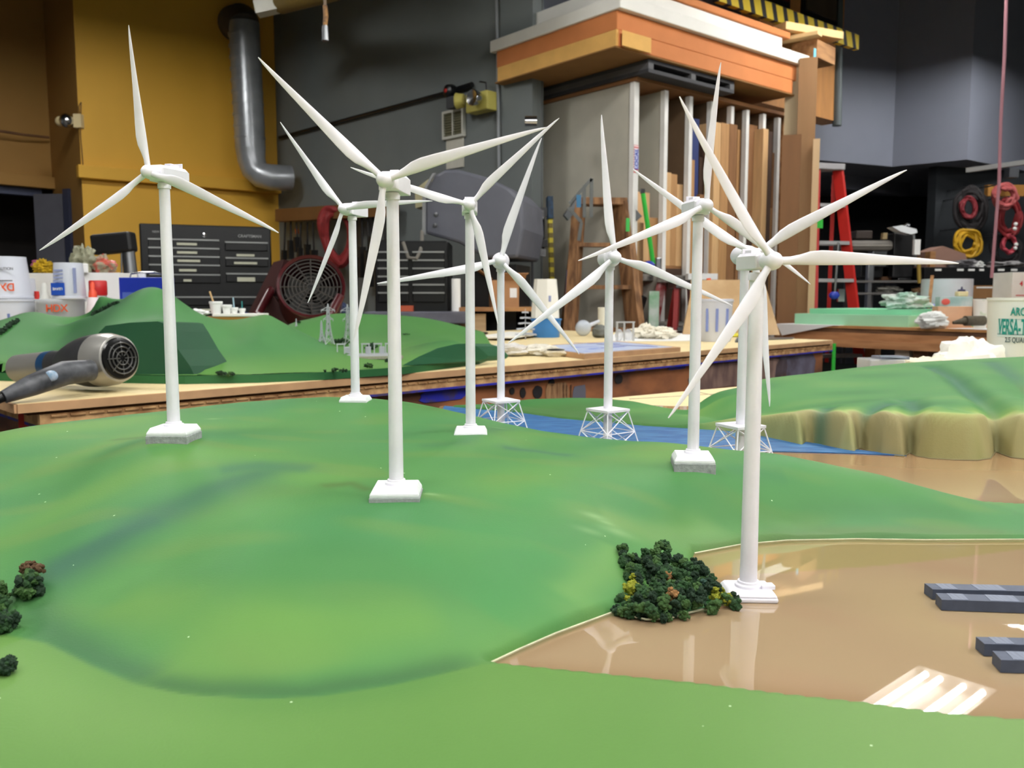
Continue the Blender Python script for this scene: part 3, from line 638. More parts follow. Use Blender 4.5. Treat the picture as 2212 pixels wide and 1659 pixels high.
for px, py in [(-300, 1330), (0, 1368), (100, 1388), (200, 1436), (300, 1478), (400, 1499), (550, 1509), (700, 1502), (850, 1478), (950, 1456), (1050, 1434), (1200, 1366), (1320, 1322), (1500, 1197), (1700, 1169), (1900, 1166), (2212, 1167), (-300, 1450), (100, 1500), (550, 1600), (1000, 1540), (300, 1600), (800, 1580), (1150, 1600)]: cg(px, py)
for x, y in [(-.85, 1.0), (-.6, 1.10), (-.4, 1.14), (-.17, 1.17), (0, 1.1), (.15, 1.0), (.3, .86), (.5, .80), (.65, .78)]: ct.append((x, y, -.02))
for a in [(-.9, .3, .003), (-.7, .3, .003), (.5, .3, .003)]: ct.append(a)
GS = .0022
xs = np.arange(-.95, .78, GS); ys = np.arange(.20, 1.12, GS); X, Y = np.meshgrid(xs, ys)
H = tps(ct, X, Y, 2e-6)
foot = [g2(*p, zp) for p in [(-600, 1330), (-300, 1340), (0, 1368), (100, 1388), (200, 1436), (300, 1478), (400, 1499), (550, 1509), (700, 1502), (850, 1478), (950, 1456), (1050, 1434)]]
plain = foot+[g2(*p) for p in plain_e]+[(.95, .1), (-1.1, .1)]
dpl = sdf(plain, X, Y)
d1 = sdf(L1, X, Y)
def terrain_h(H, dpl, d1):
    Hh = np.maximum(H, .0028)
    Hh = np.where(dpl > 0, .003, smin(Hh, .003+np.maximum(-dpl, 0)*1.6, .004)); Hh = np.where(dpl > 0, .003, np.maximum(Hh, .0028))
    return smin(Hh, d1*1.9, .0012)
HH = terrain_h(H, dpl, d1)
HH = HH+.0004*noise2(X, Y, 14, 3)*sst(.004, .02, d1)*(dpl < 0)
Z1 = ZW+np.maximum(HH, -.012)
XS1, YS1, ZZ1 = xs, ys, Z1
def ground(x, y):
    i = (x-XS1[0])/GS; j = (y-YS1[0])/GS; i0, j0 = int(i), int(j); a, b = i-i0, j-j0
    return float(ZZ1[j0, i0]*(1-a)*(1-b)+ZZ1[j0, i0+1]*a*(1-b)+ZZ1[j0+1, i0]*(1-a)*b+ZZ1[j0+1, i0+1]*a*b)
def onland(px, py):                     # first terrain point along the pixel ray
    lo = .3
    while lo < 1.1:
        p = P(px, py, lo)
        if XS1[0] < p.x < XS1[-1]-.004 and YS1[0] < p.y < YS1[-1]-.004 and p.z <= ground(p.x, p.y): return lo
        lo += .001
    return .7
def lxy(px, py): q = P(px, py, onland(min(max(px, 3), 2205), py)); return (q.x, q.y)
col = np.ones(X.shape+(3,))*C((78, 132, 72))
n1 = noise2(X, Y, 5, 11); n2_ = noise2(X*1.0, Y*1.6, 9, 5); n3 = noise2(X, Y*2, 3.2, 21)
col = blend(col, (104, 144, 66), sst(.0, .9, n1)*.75)
col = blend(col, (66, 126, 76), sst(.0, .8, -n1)*.8)
col = blend(col, (106, 136, 70), sst(.1, .8, n2_)*.45)
col = blend(col, (62, 120, 66), sst(.1, .9, n3)*.55)
ZM = CAMZ-.145
def stroke(pts, wdt_, c, a, zz=ZM):
    global col
    d, t = pdist([lxy(px, py) for px, py in pts], X, Y); wn = wdt_*(1+.25*n2_)
    col = blend(col, c, a*np.exp(-(d/wn)**2)*sst(0, .15, t+.05)*sst(0, .15, 1.05-t)*(dpl < .002))
stroke([(60, 1265), (200, 1190), (330, 1120), (450, 1060), (620, 1012)], .020, (50, 98, 74), .8)
stroke([(100, 1240), (240, 1165), (350, 1120)], .012, (48, 94, 80), .5)
stroke([(470, 1018), (560, 1005), (680, 1015)], .012, (52, 102, 80), .6)
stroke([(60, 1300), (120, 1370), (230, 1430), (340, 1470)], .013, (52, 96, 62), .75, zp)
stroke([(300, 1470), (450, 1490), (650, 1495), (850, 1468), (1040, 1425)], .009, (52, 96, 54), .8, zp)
stroke([(1040, 1330), (1110, 1250), (1180, 1180)], .03, (66, 134, 74), .7)
stroke([(880, 1230), (1100, 1130), (1200, 1050)], .022, (66, 132, 72), .6)
stroke([(1080, 965), (1160, 975), (1240, 985)], .010, (54, 102, 84), .7, CAMZ-.12)
stroke([(900, 965), (1000, 955), (1100, 925)], .010, (60, 110, 72), .6, CAMZ-.12)
stroke([(690, 1050), (760, 1045), (800, 1060)], .006, (76, 102, 48), .7, CAMZ-.125)
stroke([(240, 950), (300, 945), (330, 950)], .006, (76, 108, 52), .7, CAMZ-.105)
stroke([(1300, 1120), (1400, 1150), (1560, 1130)], .02, (118, 150, 90), .6)
stroke([(250, 1290), (420, 1330), (700, 1380), (980, 1340)], .022, (98, 142, 66), .7)
stroke([(1220, 1300), (1300, 1230), (1330, 1180)], .015, (110, 152, 84), .7)
stroke([(1500, 1120), (1800, 1100), (2100, 1110)], .018, (66, 116, 64), .5, ZW+.02)
stroke([(1500, 1178), (1800, 1150), (2200, 1150)], .012, (98, 116, 68), .6, ZW+.003)
stroke([(1560, 1010), (1640, 1020), (1700, 1030)], .012, (62, 118, 74), .5, ZW+.045)
# scuffed paler dabs
for px, py, r in [(1285, 1115, .006), (1275, 1148, .006), (1335, 1150, .008), (930, 1068, .004), (1080, 925, .006), (1310, 1130, .004), (460, 905, .005)]:
    p = lxy(px, py); d = np.hypot((X-p[0])*.7, (Y-p[1])*1.6); col = blend(col, (140, 172, 122), .5*np.exp(-(d/r)**2)*(1+.5*n2_))
# flat plain, lighter
pc = np.ones(X.shape+(3,))*C((92, 132, 62)); pc = blend(pc, (124, 150, 92), sst(-.05, .25, X-.05)*.75); pc = blend(pc, (112, 148, 80), np.exp(-((dpl-.03)/.03)**2)*sst(0, .3, -X)*.8)
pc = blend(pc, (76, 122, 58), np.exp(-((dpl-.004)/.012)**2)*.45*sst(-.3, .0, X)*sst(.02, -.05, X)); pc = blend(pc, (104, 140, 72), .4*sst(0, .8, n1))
a = sst(-.0012, .0022, dpl+.0006*n2_)[..., None]; col = col*(1-a)+pc*a
col = np.clip(col, 0, 1)
TERR = paintmat('painted_terrain', .62, .25, 700, speck=True, spec=.35)
gridmesh('terrain', xs, ys, Z1, (HH > -.008), col, TERR, LM, (.78, .85, .74))
# pale rim along the shoreline
RIM = mat('shoreline_rim', (206, 204, 170), .8, var=.2, scale=160)
for ln in (shore_n, [(1330, 1320)]+shore_w, spit[3:]):
    m = MB(); m.path([tuple(G(px, py, ZW+.0016)) for px, py in ln], .0006, 6); m.out('shoreline_rim', RIM, LM)
m = MB(); m.path([tuple(G(px, py-1, ZW+.0012)) for px, py in plain_e], .0006, 6); m.out('shoreline_rim', mat('dark_rim', (110, 104, 70), .8), LM)
# base slab under everything
m = MB(); m.prism([(-.93, .2), (1.25, .2), (1.25, 1.6), (.75, 1.56), (.46, 1.46), (.33, 1.33), (.20, 1.38), (.10, 1.43), (-.08, 1.40), (-.12, 1.10), (-.6, 1.04), (-.93, .93)], ZT+.0005, ZW-.006)
m.out('base_slab', mat('green_base', (60, 118, 60), .7), LM, smooth=False)

# ------------------------------------------------------------------ far bank and cliffs
sh2 = [(980, 881), (1120, 893), (1212, 906), (1393, 922), (1574, 933), (1610, 938), (1646, 944), (1690, 953), (1733, 963), (1743, 955), (1756, 958), (1800, 968), (1846, 977), (1856, 968), (1868, 971), (1905, 981), (1953, 986), (1964, 978), (1980, 985), (2010, 990), (2060, 993), (2110, 994), (2140, 990), (2150, 976), (2162, 980), (2185, 988), (2230, 993), (2400, 1002), (2700, 1010)]
L2 = [g2(*p) for p in sh2]+[(1.25, 1.1), (1.25, 1.66), (.75, 1.60), (.46, 1.47), (.34, 1.325), (.27, 1.30), (.20, 1.385), (.10, 1.435), (0, 1.43), (-.1, 1.40)]
c2 = []
def cq(px, py, Y): p = P(px, py, Y); c2.append((p.x, p.y, p.z-ZW))
for a in [(1060, 893, 1.40), (1120, 866, 1.42), (1200, 861, 1.42), (1300, 860, 1.40), (1370, 868, 1.37), (1440, 894, 1.30), (1480, 903, 1.27), (1522, 900, 1.26), (1545, 856, 1.29), (1572, 838, 1.34), (1620, 823, 1.40), (1700, 812, 1.44), (1850, 797, 1.47), (2000, 786, 1.5), (2212, 771, 1.52), (2450, 760, 1.54),
          (1570, 905, 1.17), (1650, 897, 1.122), (1720, 887, 1.09), (1790, 884, 1.05), (1900, 884, 1.015), (2000, 874, 1.005), (2100, 888, .998), (2190, 876, 1.01), (2350, 876, 1.0), (1640, 860, 1.25), (1750, 850, 1.25), (1900, 840, 1.27), (2050, 830, 1.26), (2200, 825, 1.26), (2400, 820, 1.26),
          (1200, 888, 1.33), (1300, 890, 1.31), (1400, 910, 1.24), (1480, 915, 1.21), (1530, 915, 1.20)]: cq(*a)
for x, y in [(.0, 1.6), (.3, 1.5), (.35, 1.55)]: c2.append((x, y, -.01))
for x, y in [(.6, 1.75), (1.0, 1.8)]: c2.append((x, y, .03))
xs = np.arange(-.12, 1.26, .0028); ys = np.arange(.90, 1.68, .0028); X, Y = np.meshgrid(xs, ys)
H2 = tps(c2, X, Y, 2e-6); d2 = sdf(L2, X, Y)
n1 = noise2(X, Y, 6, 31); n2_ = noise2(X, Y, 16, 35); gul = np.zeros(X.shape)
GUL = [([(1743, 958), (1752, 915), (1790, 862)], .012, .009), ([(1857, 970), (1872, 905), (1925, 860)], .012, .010), ([(1964, 980), (1975, 900), (1965, 855)], .015, .012), ([(2150, 978), (2142, 900), (2110, 850), (2060, 822), (2010, 806)], .016, .015), ([(2240, 860), (2190, 825), (2140, 806)], .02, .006)]
for ln, w_, dp in GUL:
    L_ = [g2(px, py, ZW+(.0 if py > 950 else .035 if py > 880 else .05)) for px, py in ln]
    d, t = pdist(L_, X, Y); gul = gul+dp*np.exp(-(d/w_)**2)*(1-.5*t)
H2c = np.maximum(H2-gul, .004)
cl = sst(.22, .34, X+ (Y-1.2)*.4)            # cliff zone weight
HH2 = smin(H2c, d2*(1.3+6.0*cl), .002+.009*cl)
for _ in range(3):
    q_ = HH2.copy(); q_[1:-1, 1:-1] = (HH2[1:-1, 1:-1]*2+HH2[:-2, 1:-1]+HH2[2:, 1:-1]+HH2[1:-1, :-2]+HH2[1:-1, 2:])/6; HH2 = np.where((HH2 > .006) & (cl > .1), q_, HH2)
Z2 = ZW+np.maximum(HH2, -.014)
col = np.ones(X.shape+(3,))*C((74, 128, 68)); col = blend(col, (56, 112, 60), sst(.0, .9, n1)*.7); col = blend(col, (96, 138, 74), sst(.1, .9, -n1)*.6)
lowb = sst(.30, .16, X+(Y-1.2)*.5); col = blend(col, (62, 102, 44), lowb*.8); col = blend(col, (54, 116, 56), lowb*sst(1.34, 1.40, Y)*.8)
dd = d2+.006*n1+gul*.4
front = sst(.055, .012, dd)*cl*(Y < 1.28); col = blend(col, (128, 158, 78), front*.75); col = blend(col, (172, 176, 112), sst(.026, .014, dd)*cl*(Y < 1.28)*.8)
rk = sst(.019, .010, dd)*cl*(Y < 1.26)
rock = np.ones(X.shape+(3,))*C((178, 168, 122)); rock = blend(rock, (140, 126, 90), sst(.62, .40, X)*.7); rock = blend(rock, (196, 188, 142), sst(.1, .6, n2_)*.4); rock = blend(rock, (152, 144, 84), sst(.0, .8, n1)*.4); rock = blend(rock, (158, 154, 116), sst(.72, .95, X)*.6); rock = blend(rock, (138, 140, 80), sst(.3, 1, n2_)*.6)
col = col*(1-rk[..., None])+rock*rk[..., None]
for ln, w_, dp in GUL:
    L_ = [g2(px, py, ZW+(.0 if py > 950 else .035 if py > 880 else .05)) for px, py in ln]
    d, t = pdist(L_, X, Y); col = blend(col, (52, 98, 80), .75*np.exp(-(d/(w_*.9))**2)*sst(.2, .6, t)); col = blend(col, (84, 84, 50), .5*np.exp(-(d/.006)**2)*sst(.5, .1, t))
gridmesh('far_bank', xs, ys, Z2, (HH2 > -.010), np.clip(col, 0, 1), paintmat('painted_cliffs', .68, .3, 500, spec=.3), LM, (.86, .9, .84))
m = MB(); m.path([tuple(G(px, py, ZW+.0005)) for px, py in sh2[4:]], .0007, 6); m.out('shoreline_rim', mat('cliff_rim', (130, 124, 88), .8), LM)

# ------------------------------------------------------------------ resin water and blue sea
xs = np.arange(-.12, 1.24, .004); ys = np.arange(.26, 1.42, .004); X, Y = np.meshgrid(xs, ys)
n1 = noise2(X, Y, 3, 41); n2_ = noise2(X, Y, 9, 43)
col = np.ones(X.shape+(3,))*C((158, 136, 106)); col = blend(col, (168, 148, 112), sst(0, .8, n1)*.6); col = blend(col, (156, 128, 102), sst(.2, .9, n2_)*.4)
ol = [g2(*p) for p in [(1380, 1300), (1540, 1262), (1570, 1244), (1700, 1236), (1900, 1222), (2040, 1208), (2212, 1186), (2500, 1160), (2500, 1120), (1500, 1120), (1380, 1180)]]
a_ = sst(-.0015, .0015, sdf(ol, X, Y)); col = blend(col, (150, 136, 92), a_*.95)
ed = sst(.03, .0, -d1[0, 0]+0*X) if False else 0
col = blend(col, (132, 104, 74), np.exp(-(np.abs(sdf(L1, X, Y))/.012)**2)*.5)
col = blend(col, (160, 122, 86), sst(.75, .95, Y)*.7)
MUD = paintmat('brown_resin_water', .012, .0, 60, spec=.85)
gridmesh('brown_water', xs, ys, np.full(X.shape, ZW), np.ones(X.shape, bool), col, MUD, LM)
SEA = mat('blue_sea_card', (26, 78, 134), .45, c2=(62, 114, 160), scale=60, stretch=(.5, 2.2, 1), detail=6, lo=.38, hi=.62, bump=.6)
spoly = [g2(*p) for p in [(960, 878), (1120, 892), (1212, 904), (1393, 920), (1574, 931), (1646, 941), (1750, 958), (1860, 974), (1958, 986), (1845, 981), (1653, 976)]]+[(.28, .93), (.10, .955), (-.02, 1.06), (-.11, 1.12)]
MB().prism(spoly, ZW+.0002, ZW+.0012).out('blue_sea', SEA, LM, smooth=False)

# ------------------------------------------------------------------ wind turbines
def blade_mesh(L, n, d, w_):
    """blade along d, rotor normal n (towards viewer), w_ = side on which the trailing edge bulges"""
    m = MB(); rs = []
    st = [(0, .021, .021), (.04, .021, .021), (.09, .022, .019), (.14, .029, .016), (.19, .038, .0135), (.25, .041, .011), (.33, .0385, .0095), (.45, .033, .0078), (.6, .026, .006), (.75, .0195, .0045), (.88, .013, .0033), (.96, .0075, .0024), (1.0, .0028, .0016)]
    for s_, hc, ht in st:
        hc *= L*.92; ht *= L*.92; tw = R(26)*max(0, 1-s_*1.6); c0 = (hc-.021*L*.92) if s_ < .3 else (hc-.021*L*.92)*1
        ax = w_*math.cos(tw)+n*math.sin(tw); bx = n*math.cos(tw)-w_*math.sin(tw); cen = d*(s_*L)+ax*c0*.85
        r = []
        for i in range(18):
            a = 2*PI*i/18; x = math.cos(a); y = math.sin(a); k = 1 if s_ < .1 else (1-.45*max(0, x))
            r.append(cen+ax*(hc*x)+bx*(ht*y*k))
        rs.append(r)
    return m.rings(rs)
def turbine(label, pos, hubh, yaw, tips, rt, rb, offshore=False, platz=None, plyaw=0., grp='model wind turbines', hubk=1., pw_=.040, pd_=.036, basepy=900, t8=False, Lref=.105):
    x, y, z0 = pos; y_ = R(yaw); n = Vector((math.sin(y_), -math.cos(y_), 0))
    t = thing('wind_turbine', label, 'wind turbine', (x, y, z0), 0, grp)
    T0 = Vector((x, y, z0)); ov = .0175*hubk; hub = Vector((0, 0, hubh))+n*ov
    # tower
    zt = hubh-.0075*hubk; zb = 0.004 if not offshore else -.001
    m = MB(); m.tube((0, 0, zb), (0, 0, zt), rb, rt, 28); m.out('tower', WHITE, t)
    m = MB(); m.lathe([(rt*1.02, zt-.003), (rt*1.22, zt-.003), (rt*1.25, zt), (rt*1.05, zt+.0015)], 24); m.out('yaw_ring', WHITE, t)
    if not offshore:
        py_ = R(plyaw); rp = Matrix.Rotation(py_, 4, 'Z')
        h1_ = zat(basepy, y)-z0-.0036; tier = .0062 if not t8 else h1_
        if not t8:
            h0 = h1_-tier; lowz = min(ground(x+a*pw_/2, y+b*pd_/2) for a in (-1, 1) for b in (-1, 1))-z0-.002
            pb = MB(); pb.box((0, 0, (h0+lowz)/2), (pw_, pd_, h0-lowz), rz=py_); pb.out('footing_block', PLGREY, t, smooth=False, bev=.0005)
            m = MB(); m.box((0, 0, h0+.0010), (pw_*.97, pd_*.97, .0020), rz=py_).box((0, 0, h0+.0041), (pw_*.97, pd_*.97, .0042), rz=py_, t=.86, ty=.84); m.out('plinth', WHITE2, t, smooth=False, bev=.0004)
        else:
            m = MB(); m.box((0, 0, tier*.25), (pw_, pd_, tier*.5), rz=py_).box((0, 0, tier*.75), (pw_, pd_, tier*.5), rz=py_, t=.84, ty=.82); m.out('plinth', WHITE, t, smooth=False, bev=.0011)
            MB().box(rp @ Vector((.0105, -.003, tier+.001)), (.008, .0065, .0026), rz=py_+.1).out('hatch', WHITE, t, smooth=False, bev=.0004)
        m = MB(); m.lathe([(rb*1.2, h1_-.001), (rb*1.55, h1_-.001), (rb*1.55, h1_+.0016), (rb*1.25, h1_+.0022), (rb*1.22, h1_+.0034), (rb*1.0, h1_+.0036)], 28); m.out('collar', WHITE, t)
    # nacelle
    ry = Vector((math.cos(y_), math.sin(y_), 0)); q = Matrix.Rotation(y_, 4, 'Z')
    nk = .76 if t8 else 1.
    m = MB(); m.M = Matrix.Translation((0, 0, hubh)) @ q @ Matrix.Scale(nk, 4); k = hubk
    if offshore:
        m.rings([[Vector((r*math.cos(a), yy, r*.98*math.sin(a)+.0)) for a in [2*PI*i/24 for i in range(24)]] for yy, r in ((-.0095*k, .0055*k), (-.009*k, .0073*k), (-.002*k, .0082*k), (.012*k, .0078*k), (.017*k, .0062*k), (.018*k, .002*k))])
        m.out('nacelle', WHITE, t)
    else:
        prof = [(-.0070, -.0058), (.0070, -.0058), (.0070, .0045), (.0045, .0070), (-.0045, .0070), (-.0070, .0045)]
        m.rings([[Vector((a*s_, yy, b*s_)) for a, b in prof] for yy, s_ in ((-.0100, .78), (-.0085, .95), (.006, 1), (.020, 1.), (.0235, .86))]); m.out('nacelle', WHITE, t, smooth=False, bev=.0005)
        m = MB(); m.M = Matrix.Translation((0, 0, hubh)) @ q @ Matrix.Scale(nk, 4); m.box((.0, .010, .0082), (.006, .010, .0026)).box((.0, .017, .0088), (.009, .0012, .004)); m.out('roof_box', WHITE, t, smooth=False, bev=.0003)
    # spinner hub: rounded three-lobed boss
    hb = MB(); hb.M = Matrix.Translation(hub) @ q
    R_ = .0052*k
    hb.rings([[Vector((r*math.cos(a), yy, r*math.sin(a))) for a in [2*PI*i/24 for i in range(24)]] for yy, r in ((.0085*k, .0040*k), (.0055*k, R_*.98), (.001*k, R_*1.05), (-.003*k, R_*.92), (-.0052*k, R_*.62), (-.0062*k, R_*.2))])
    hb.out('hub', WHITE, t)
    # blades
    for px, py in tips:
        r = ray(px, py); cn = .007; o = T0+hub+n*cn; C_ = Vector((0, 0, CAMZ)); s_ = (o-C_).dot(n)/r.dot(n); tip = C_+r*s_-T0
        d = tip-hub; L = d.length; d.normalize()
        nn = (n-d*n.dot(d)).normalized(); w_ = d.cross(nn)
        # bulge on the counter-clockwise side seen from the front
        if w_.dot(Vector((0, 0, 1)).cross(n) if False else nn.cross(d)) < 0: w_ = -w_
        m = MB(); m.M = Matrix.Translation(hub+nn*.0005)
        bm = blade_mesh(L, nn, d, w_); m.v = [tuple(Vector(v)+hub) for v in bm.v]; m.f = bm.f; m.mi = bm.mi; m.out('blade', WHITE, t, ang=60)
    if offshore:
        pz = platz; J = MB(); a45 = R(plyaw)
        MB().box((0, 0, pz-.0015), (.036, .036, .003), rz=a45).out('platform', WHITE, t, smooth=False, bev=.0003)
        tp = [Matrix.Rotation(a45, 3, 'Z') @ Vector((sx*.0165, sy*.0165, pz-.003)) for sx, sy in ((-1, -1), (1, -1), (1, 1), (-1, 1))]
        bt = [Matrix.Rotation(a45, 3, 'Z') @ Vector((sx*.0275, sy*.0275, 0.001)) for sx, sy in ((-1, -1), (1, -1), (1, 1), (-1, 1))]
        r_ = .00065
        for i in range(4): J.tube(tp[i], bt[i], r_*1.25, n=6)
        for lo, hi in ((0, .5), (.5, 1)):
            for i in range(4):
                j = (i+1) % 4; A = lambda q_, f: tp[q_].lerp(bt[q_], f)
                J.tube(A(i, lo), A(j, hi), r_, n=6); J.tube(A(j, lo), A(i, hi), r_, n=6)
                if hi < 1: J.tube(A(i, hi), A(j, hi), r_, n=6)
        J.out('jacket_frame', WHITE, t)
    return t
Z_ = CAMZ
TIPS = dict(T1=[(274.3, 55), (87.4, 544.7), (603.3, 497.9)], T2=[(554.4, 128.2), (1181.7, 269.7), (768, 740)], T3=[(603.3, 266.2), (934, 431), (667.2, 655.6)], T4=[(756, 365.2), (1205.4, 252.3), (1078.7, 698.4)], T7=[(1553.2, 134.5), (1752.8, 610.7), (1250.9, 567.3)],
            T8=[(1463, 212), (2071, 563), (1448, 906.4)], S5=[(1166.4, 296.6), (1254, 762.6), (815.4, 616)], S6=[(1295.1, 248.3), (1583, 657), (1101, 743.8)], S8=[(1364.6, 368.9), (1956.3, 362.6), (1666.9, 877.5)])
turbine('white model turbine standing leftmost on the green hill, facing left', (-.2723, .6828, Z_-.1046), .2, -16, TIPS['T1'], .0041, .0050, plyaw=-2, pw_=.0335, pd_=.030, basepy=910)
turbine('white model turbine at the middle front of the hill, on a rough grey footing', (-.0782, .5696, Z_-.1258), .2, -8, TIPS['T2'], .0040, .0049, plyaw=2, pw_=.0335, pd_=.032, basepy=1034)
turbine('white model turbine on the hill crest, farthest back of the hill ones', (-.1694, .9211, Z_-.1079), .2, -20, TIPS['T3'], .0040, .0048, plyaw=-4, pw_=.031, pd_=.026, basepy=848)
turbine('white model turbine on the hill between the front one and the blue sea', (-.0378, .7762, Z_-.1195), .2, 3, TIPS['T4'], .0040, .0046, plyaw=2, pw_=.031, pd_=.028, basepy=915)
turbine('white model turbine on the right shoulder of the hill, grey footing block', (.1495, .6978, Z_-.1283), .2, 8, TIPS['T7'], .0040, .0048, plyaw=-6, pw_=.0335, pd_=.032, basepy=969)
turbine('large white model turbine standing in the brown water beside the bushes', (.1430, .5036, ZW-.0), .2003, 12, TIPS['T8'], .0041, .0052, plyaw=-3, pw_=.0300, pd_=.0270, basepy=1253, t8=True)
turbine('white offshore model turbine on a lattice jacket, farthest left in the sea', (-.0140, 1.078, ZW+.001), .2240, -1, TIPS['S5'], .0046, .0049, True, .0505, 30, hubk=1.35, Lref=.15)
turbine('white offshore model turbine on a lattice jacket in the middle of the sea', (.1112, .985, ZW+.001), .2232, 8, TIPS['S6'], .0048, .0052, True, .0510, 38, hubk=1.35, Lref=.15)
turbine('white offshore model turbine half hidden behind the large foreground turbine', (.2340, .868, ZW+.001), .2210, 6, TIPS['S8'], .0044, .0050, True, .0500, 24, hubk=1.25, Lref=.15)

# ------------------------------------------------------------------ foliage
FOL = [mat('foliage_green', (44, 78, 40), .9, var=.4, scale=300), mat('foliage_dark', (26, 52, 30), .9, var=.4, scale=300), mat('foliage_mid', (62, 94, 44), .9, var=.4, scale=300), mat('foliage_yellow', (140, 144, 36), .9, var=.3, scale=300), mat('foliage_brown', (146, 106, 62), .9, var=.3, scale=300), mat('foliage_teal', (54, 84, 72), .9, var=.3, scale=300)]
_t = (1+5**.5)/2
ICO_V = [Vector(v).normalized() for v in [(-1, _t, 0), (1, _t, 0), (-1, -_t, 0), (1, -_t, 0), (0, -1, _t), (0, 1, _t), (0, -1, -_t), (0, 1, -_t), (_t, 0, -1), (_t, 0, 1), (-_t, 0, -1), (-_t, 0, 1)]]
ICO_F = [(0, 11, 5), (0, 5, 1), (0, 1, 7), (0, 7, 10), (0, 10, 11), (1, 5, 9), (5, 11, 4), (11, 10, 2), (10, 7, 6), (7, 1, 8), (3, 9, 4), (3, 4, 2), (3, 2, 6), (3, 6, 8), (3, 8, 9), (4, 9, 5), (2, 4, 11), (6, 2, 10), (8, 6, 7), (9, 8, 1)]
def fluff(mb, c, r, rnd, nb=13, br=.34):
    c = Vector(c)
    for k in range(nb+1):
        d = Vector((rnd.gauss(0, 1), rnd.gauss(0, 1), rnd.gauss(0, 1))).normalized() if k else Vector((0, 0, 0))
        q = c+d*r*(.55+.3*rnd.random()); b = r*(br*(.7+.6*rnd.random()) if k else .72); e = Matrix.Rotation(rnd.random()*6, 3, 'Z')
        vs = []
        for v in ICO_V: vs.append(q+(e @ v)*b*(.75+.5*rnd.random()))
        mb.add(vs, ICO_F)
def bush(name, label, pts, m_, seed=1, group=None, parent=None, nb=13):
    rnd = random.Random(seed); b = MB()
    for x, y, z, r in pts: fluff(b, (x, y, z), r, rnd, nb)
    if parent is not None: return b.out(name, m_, parent, smooth=False)
    c = pts[0]; b.M = Matrix()
    o = one(b, name, m_, label, 'shrub', (0, 0, 0), 0, group, smooth=False); return o
def inpoly(p, poly):
    ins = False; n = len(poly)
    for i in range(n):
        (ax, ay), (bx, by) = poly[i], poly[(i+1) % n]
        if (ay > p[1]) != (by > p[1]) and p[0] < (bx-ax)*(p[1]-ay)/(by-ay)+ax: ins = not ins
    return ins
rnd = random.Random(4)
FP = [(1342, 1232), (1395, 1236), (1430, 1208), (1500, 1240), (1555, 1266), (1592, 1303), (1530, 1313), (1440, 1335), (1398, 1337), (1328, 1318), (1352, 1280)]
th = thing('shrub_thicket', 'dark green miniature shrub thicket on the shore beside the large turbine', 'shrub', (*g2(1450, 1290), ZW))
th0 = Vector(th.location); groups = {k: [] for k in range(6)}
cnt = 0
while cnt < 250:
    px, py = rnd.uniform(1325, 1600), rnd.uniform(1200, 1340)
    if not inpoly((px, py), FP): continue
    if (px-1618)**2 < 30**2: continue
    x, y = g2(px, py, ZW+.004)
    if abs(x-.143) < .018 and abs(y-.5036) < .0155: continue
    edge = min(1, max(0, min(px-1330, 1600-px)/60.)); up = (cnt % 3)*.0032*edge
    g = ground(x, y); z = max(g, ZW+.0005)+.0022+up; r = rnd.uniform(.0026, .0042)
    k = 0 if rnd.random() < .45 else 1 if rnd.random() < .5 else 2
    if abs(px-1364) < 12 and abs(py-1292) < 16: k = 3
    if abs(px-1560) < 18 and abs(py-1288) < 14 and rnd.random() < .75: k = 3
    if abs(px-1448) < 10 and abs(py-1266) < 10: k = 4
    if abs(px-1520) < 10 and abs(py-1238) < 9: k = 4
    if abs(px-1452) < 9 and abs(py-1312) < 9: k = 4
    if abs(px-1512) < 12 and abs(py-1285) < 10 and rnd.random() < .6: k = 5
    groups[k].append((x-th0.x, y-th0.y, z-th0.z, r)); cnt += 1
for k, nm_ in enumerate(['foliage', 'dark_foliage', 'light_foliage', 'yellow_tuft', 'brown_tuft', 'teal_tuft']):
    for gg in ([groups[k]] if k < 3 or k == 5 else [[q for q in groups[k] if c0 <= q[0]+th0.x < c1] for c0, c1 in ((-9, .094), (.094, .108), (.108, 9))]):
        if gg: bush(nm_, '', gg, FOL[k], 10+k, parent=th, nb=15)
def shrub(label, pxs, rpx, cols, seed, group=None, zfun=None, n=22, hz=1.0, cat='shrub'):
    """pxs = centre pixel of the base; rpx = half width / height in pixels"""
    px, py, Y = pxs; p = P(px, py, Y); k = K(Y); rx, rz = rpx[0]*k, rpx[1]*k
    t = thing('model_shrub', label, cat, p, 0, group); rn = random.Random(seed); gs = [[] for _ in cols]; br = min(rx, rz)*.34
    for i in range(n):
        a = rn.random()*6.28; q = rn.random()**.5; h = rn.random()
        gs[i % len(cols)].append((math.cos(a)*q*(rx-br)*(1-.35*h), math.sin(a)*q*(rx-br)*.7, br*.8+h*(rz-2*br)*(1-q*.45), br*rn.uniform(.75, 1.2)))
    for c_, g_ in zip(cols, gs): bush('foliage', '', g_, FOL[c_], seed+3, parent=t, nb=9)
    return t
for (px, py, w_, h_, cs, lab) in [(62, 1300, 44, 82, [0, 2, 1, 2], 'green shrub with a rusty top at the left edge, farthest up the slope'), (-6, 1325, 44, 86, [2, 0, 2], 'light green shrub cut off by the left edge, behind the darker one'), (10, 1372, 42, 66, [1, 0], 'dark shrub at the left edge just above the fold of the hill'), (8, 1465, 40, 52, [1, 1, 0], 'lowest dark shrub at the left edge, on the flat green ground')]:
    Y_ = onland(max(px, 2), py-8); shrub(lab, (px, py-8, Y_), (w_, h_), cs, int(px+py), 'shrubs on the near left slope', n=34)
p_ = P(70, 1232, onland(70, 1270)); rn = random.Random(3)
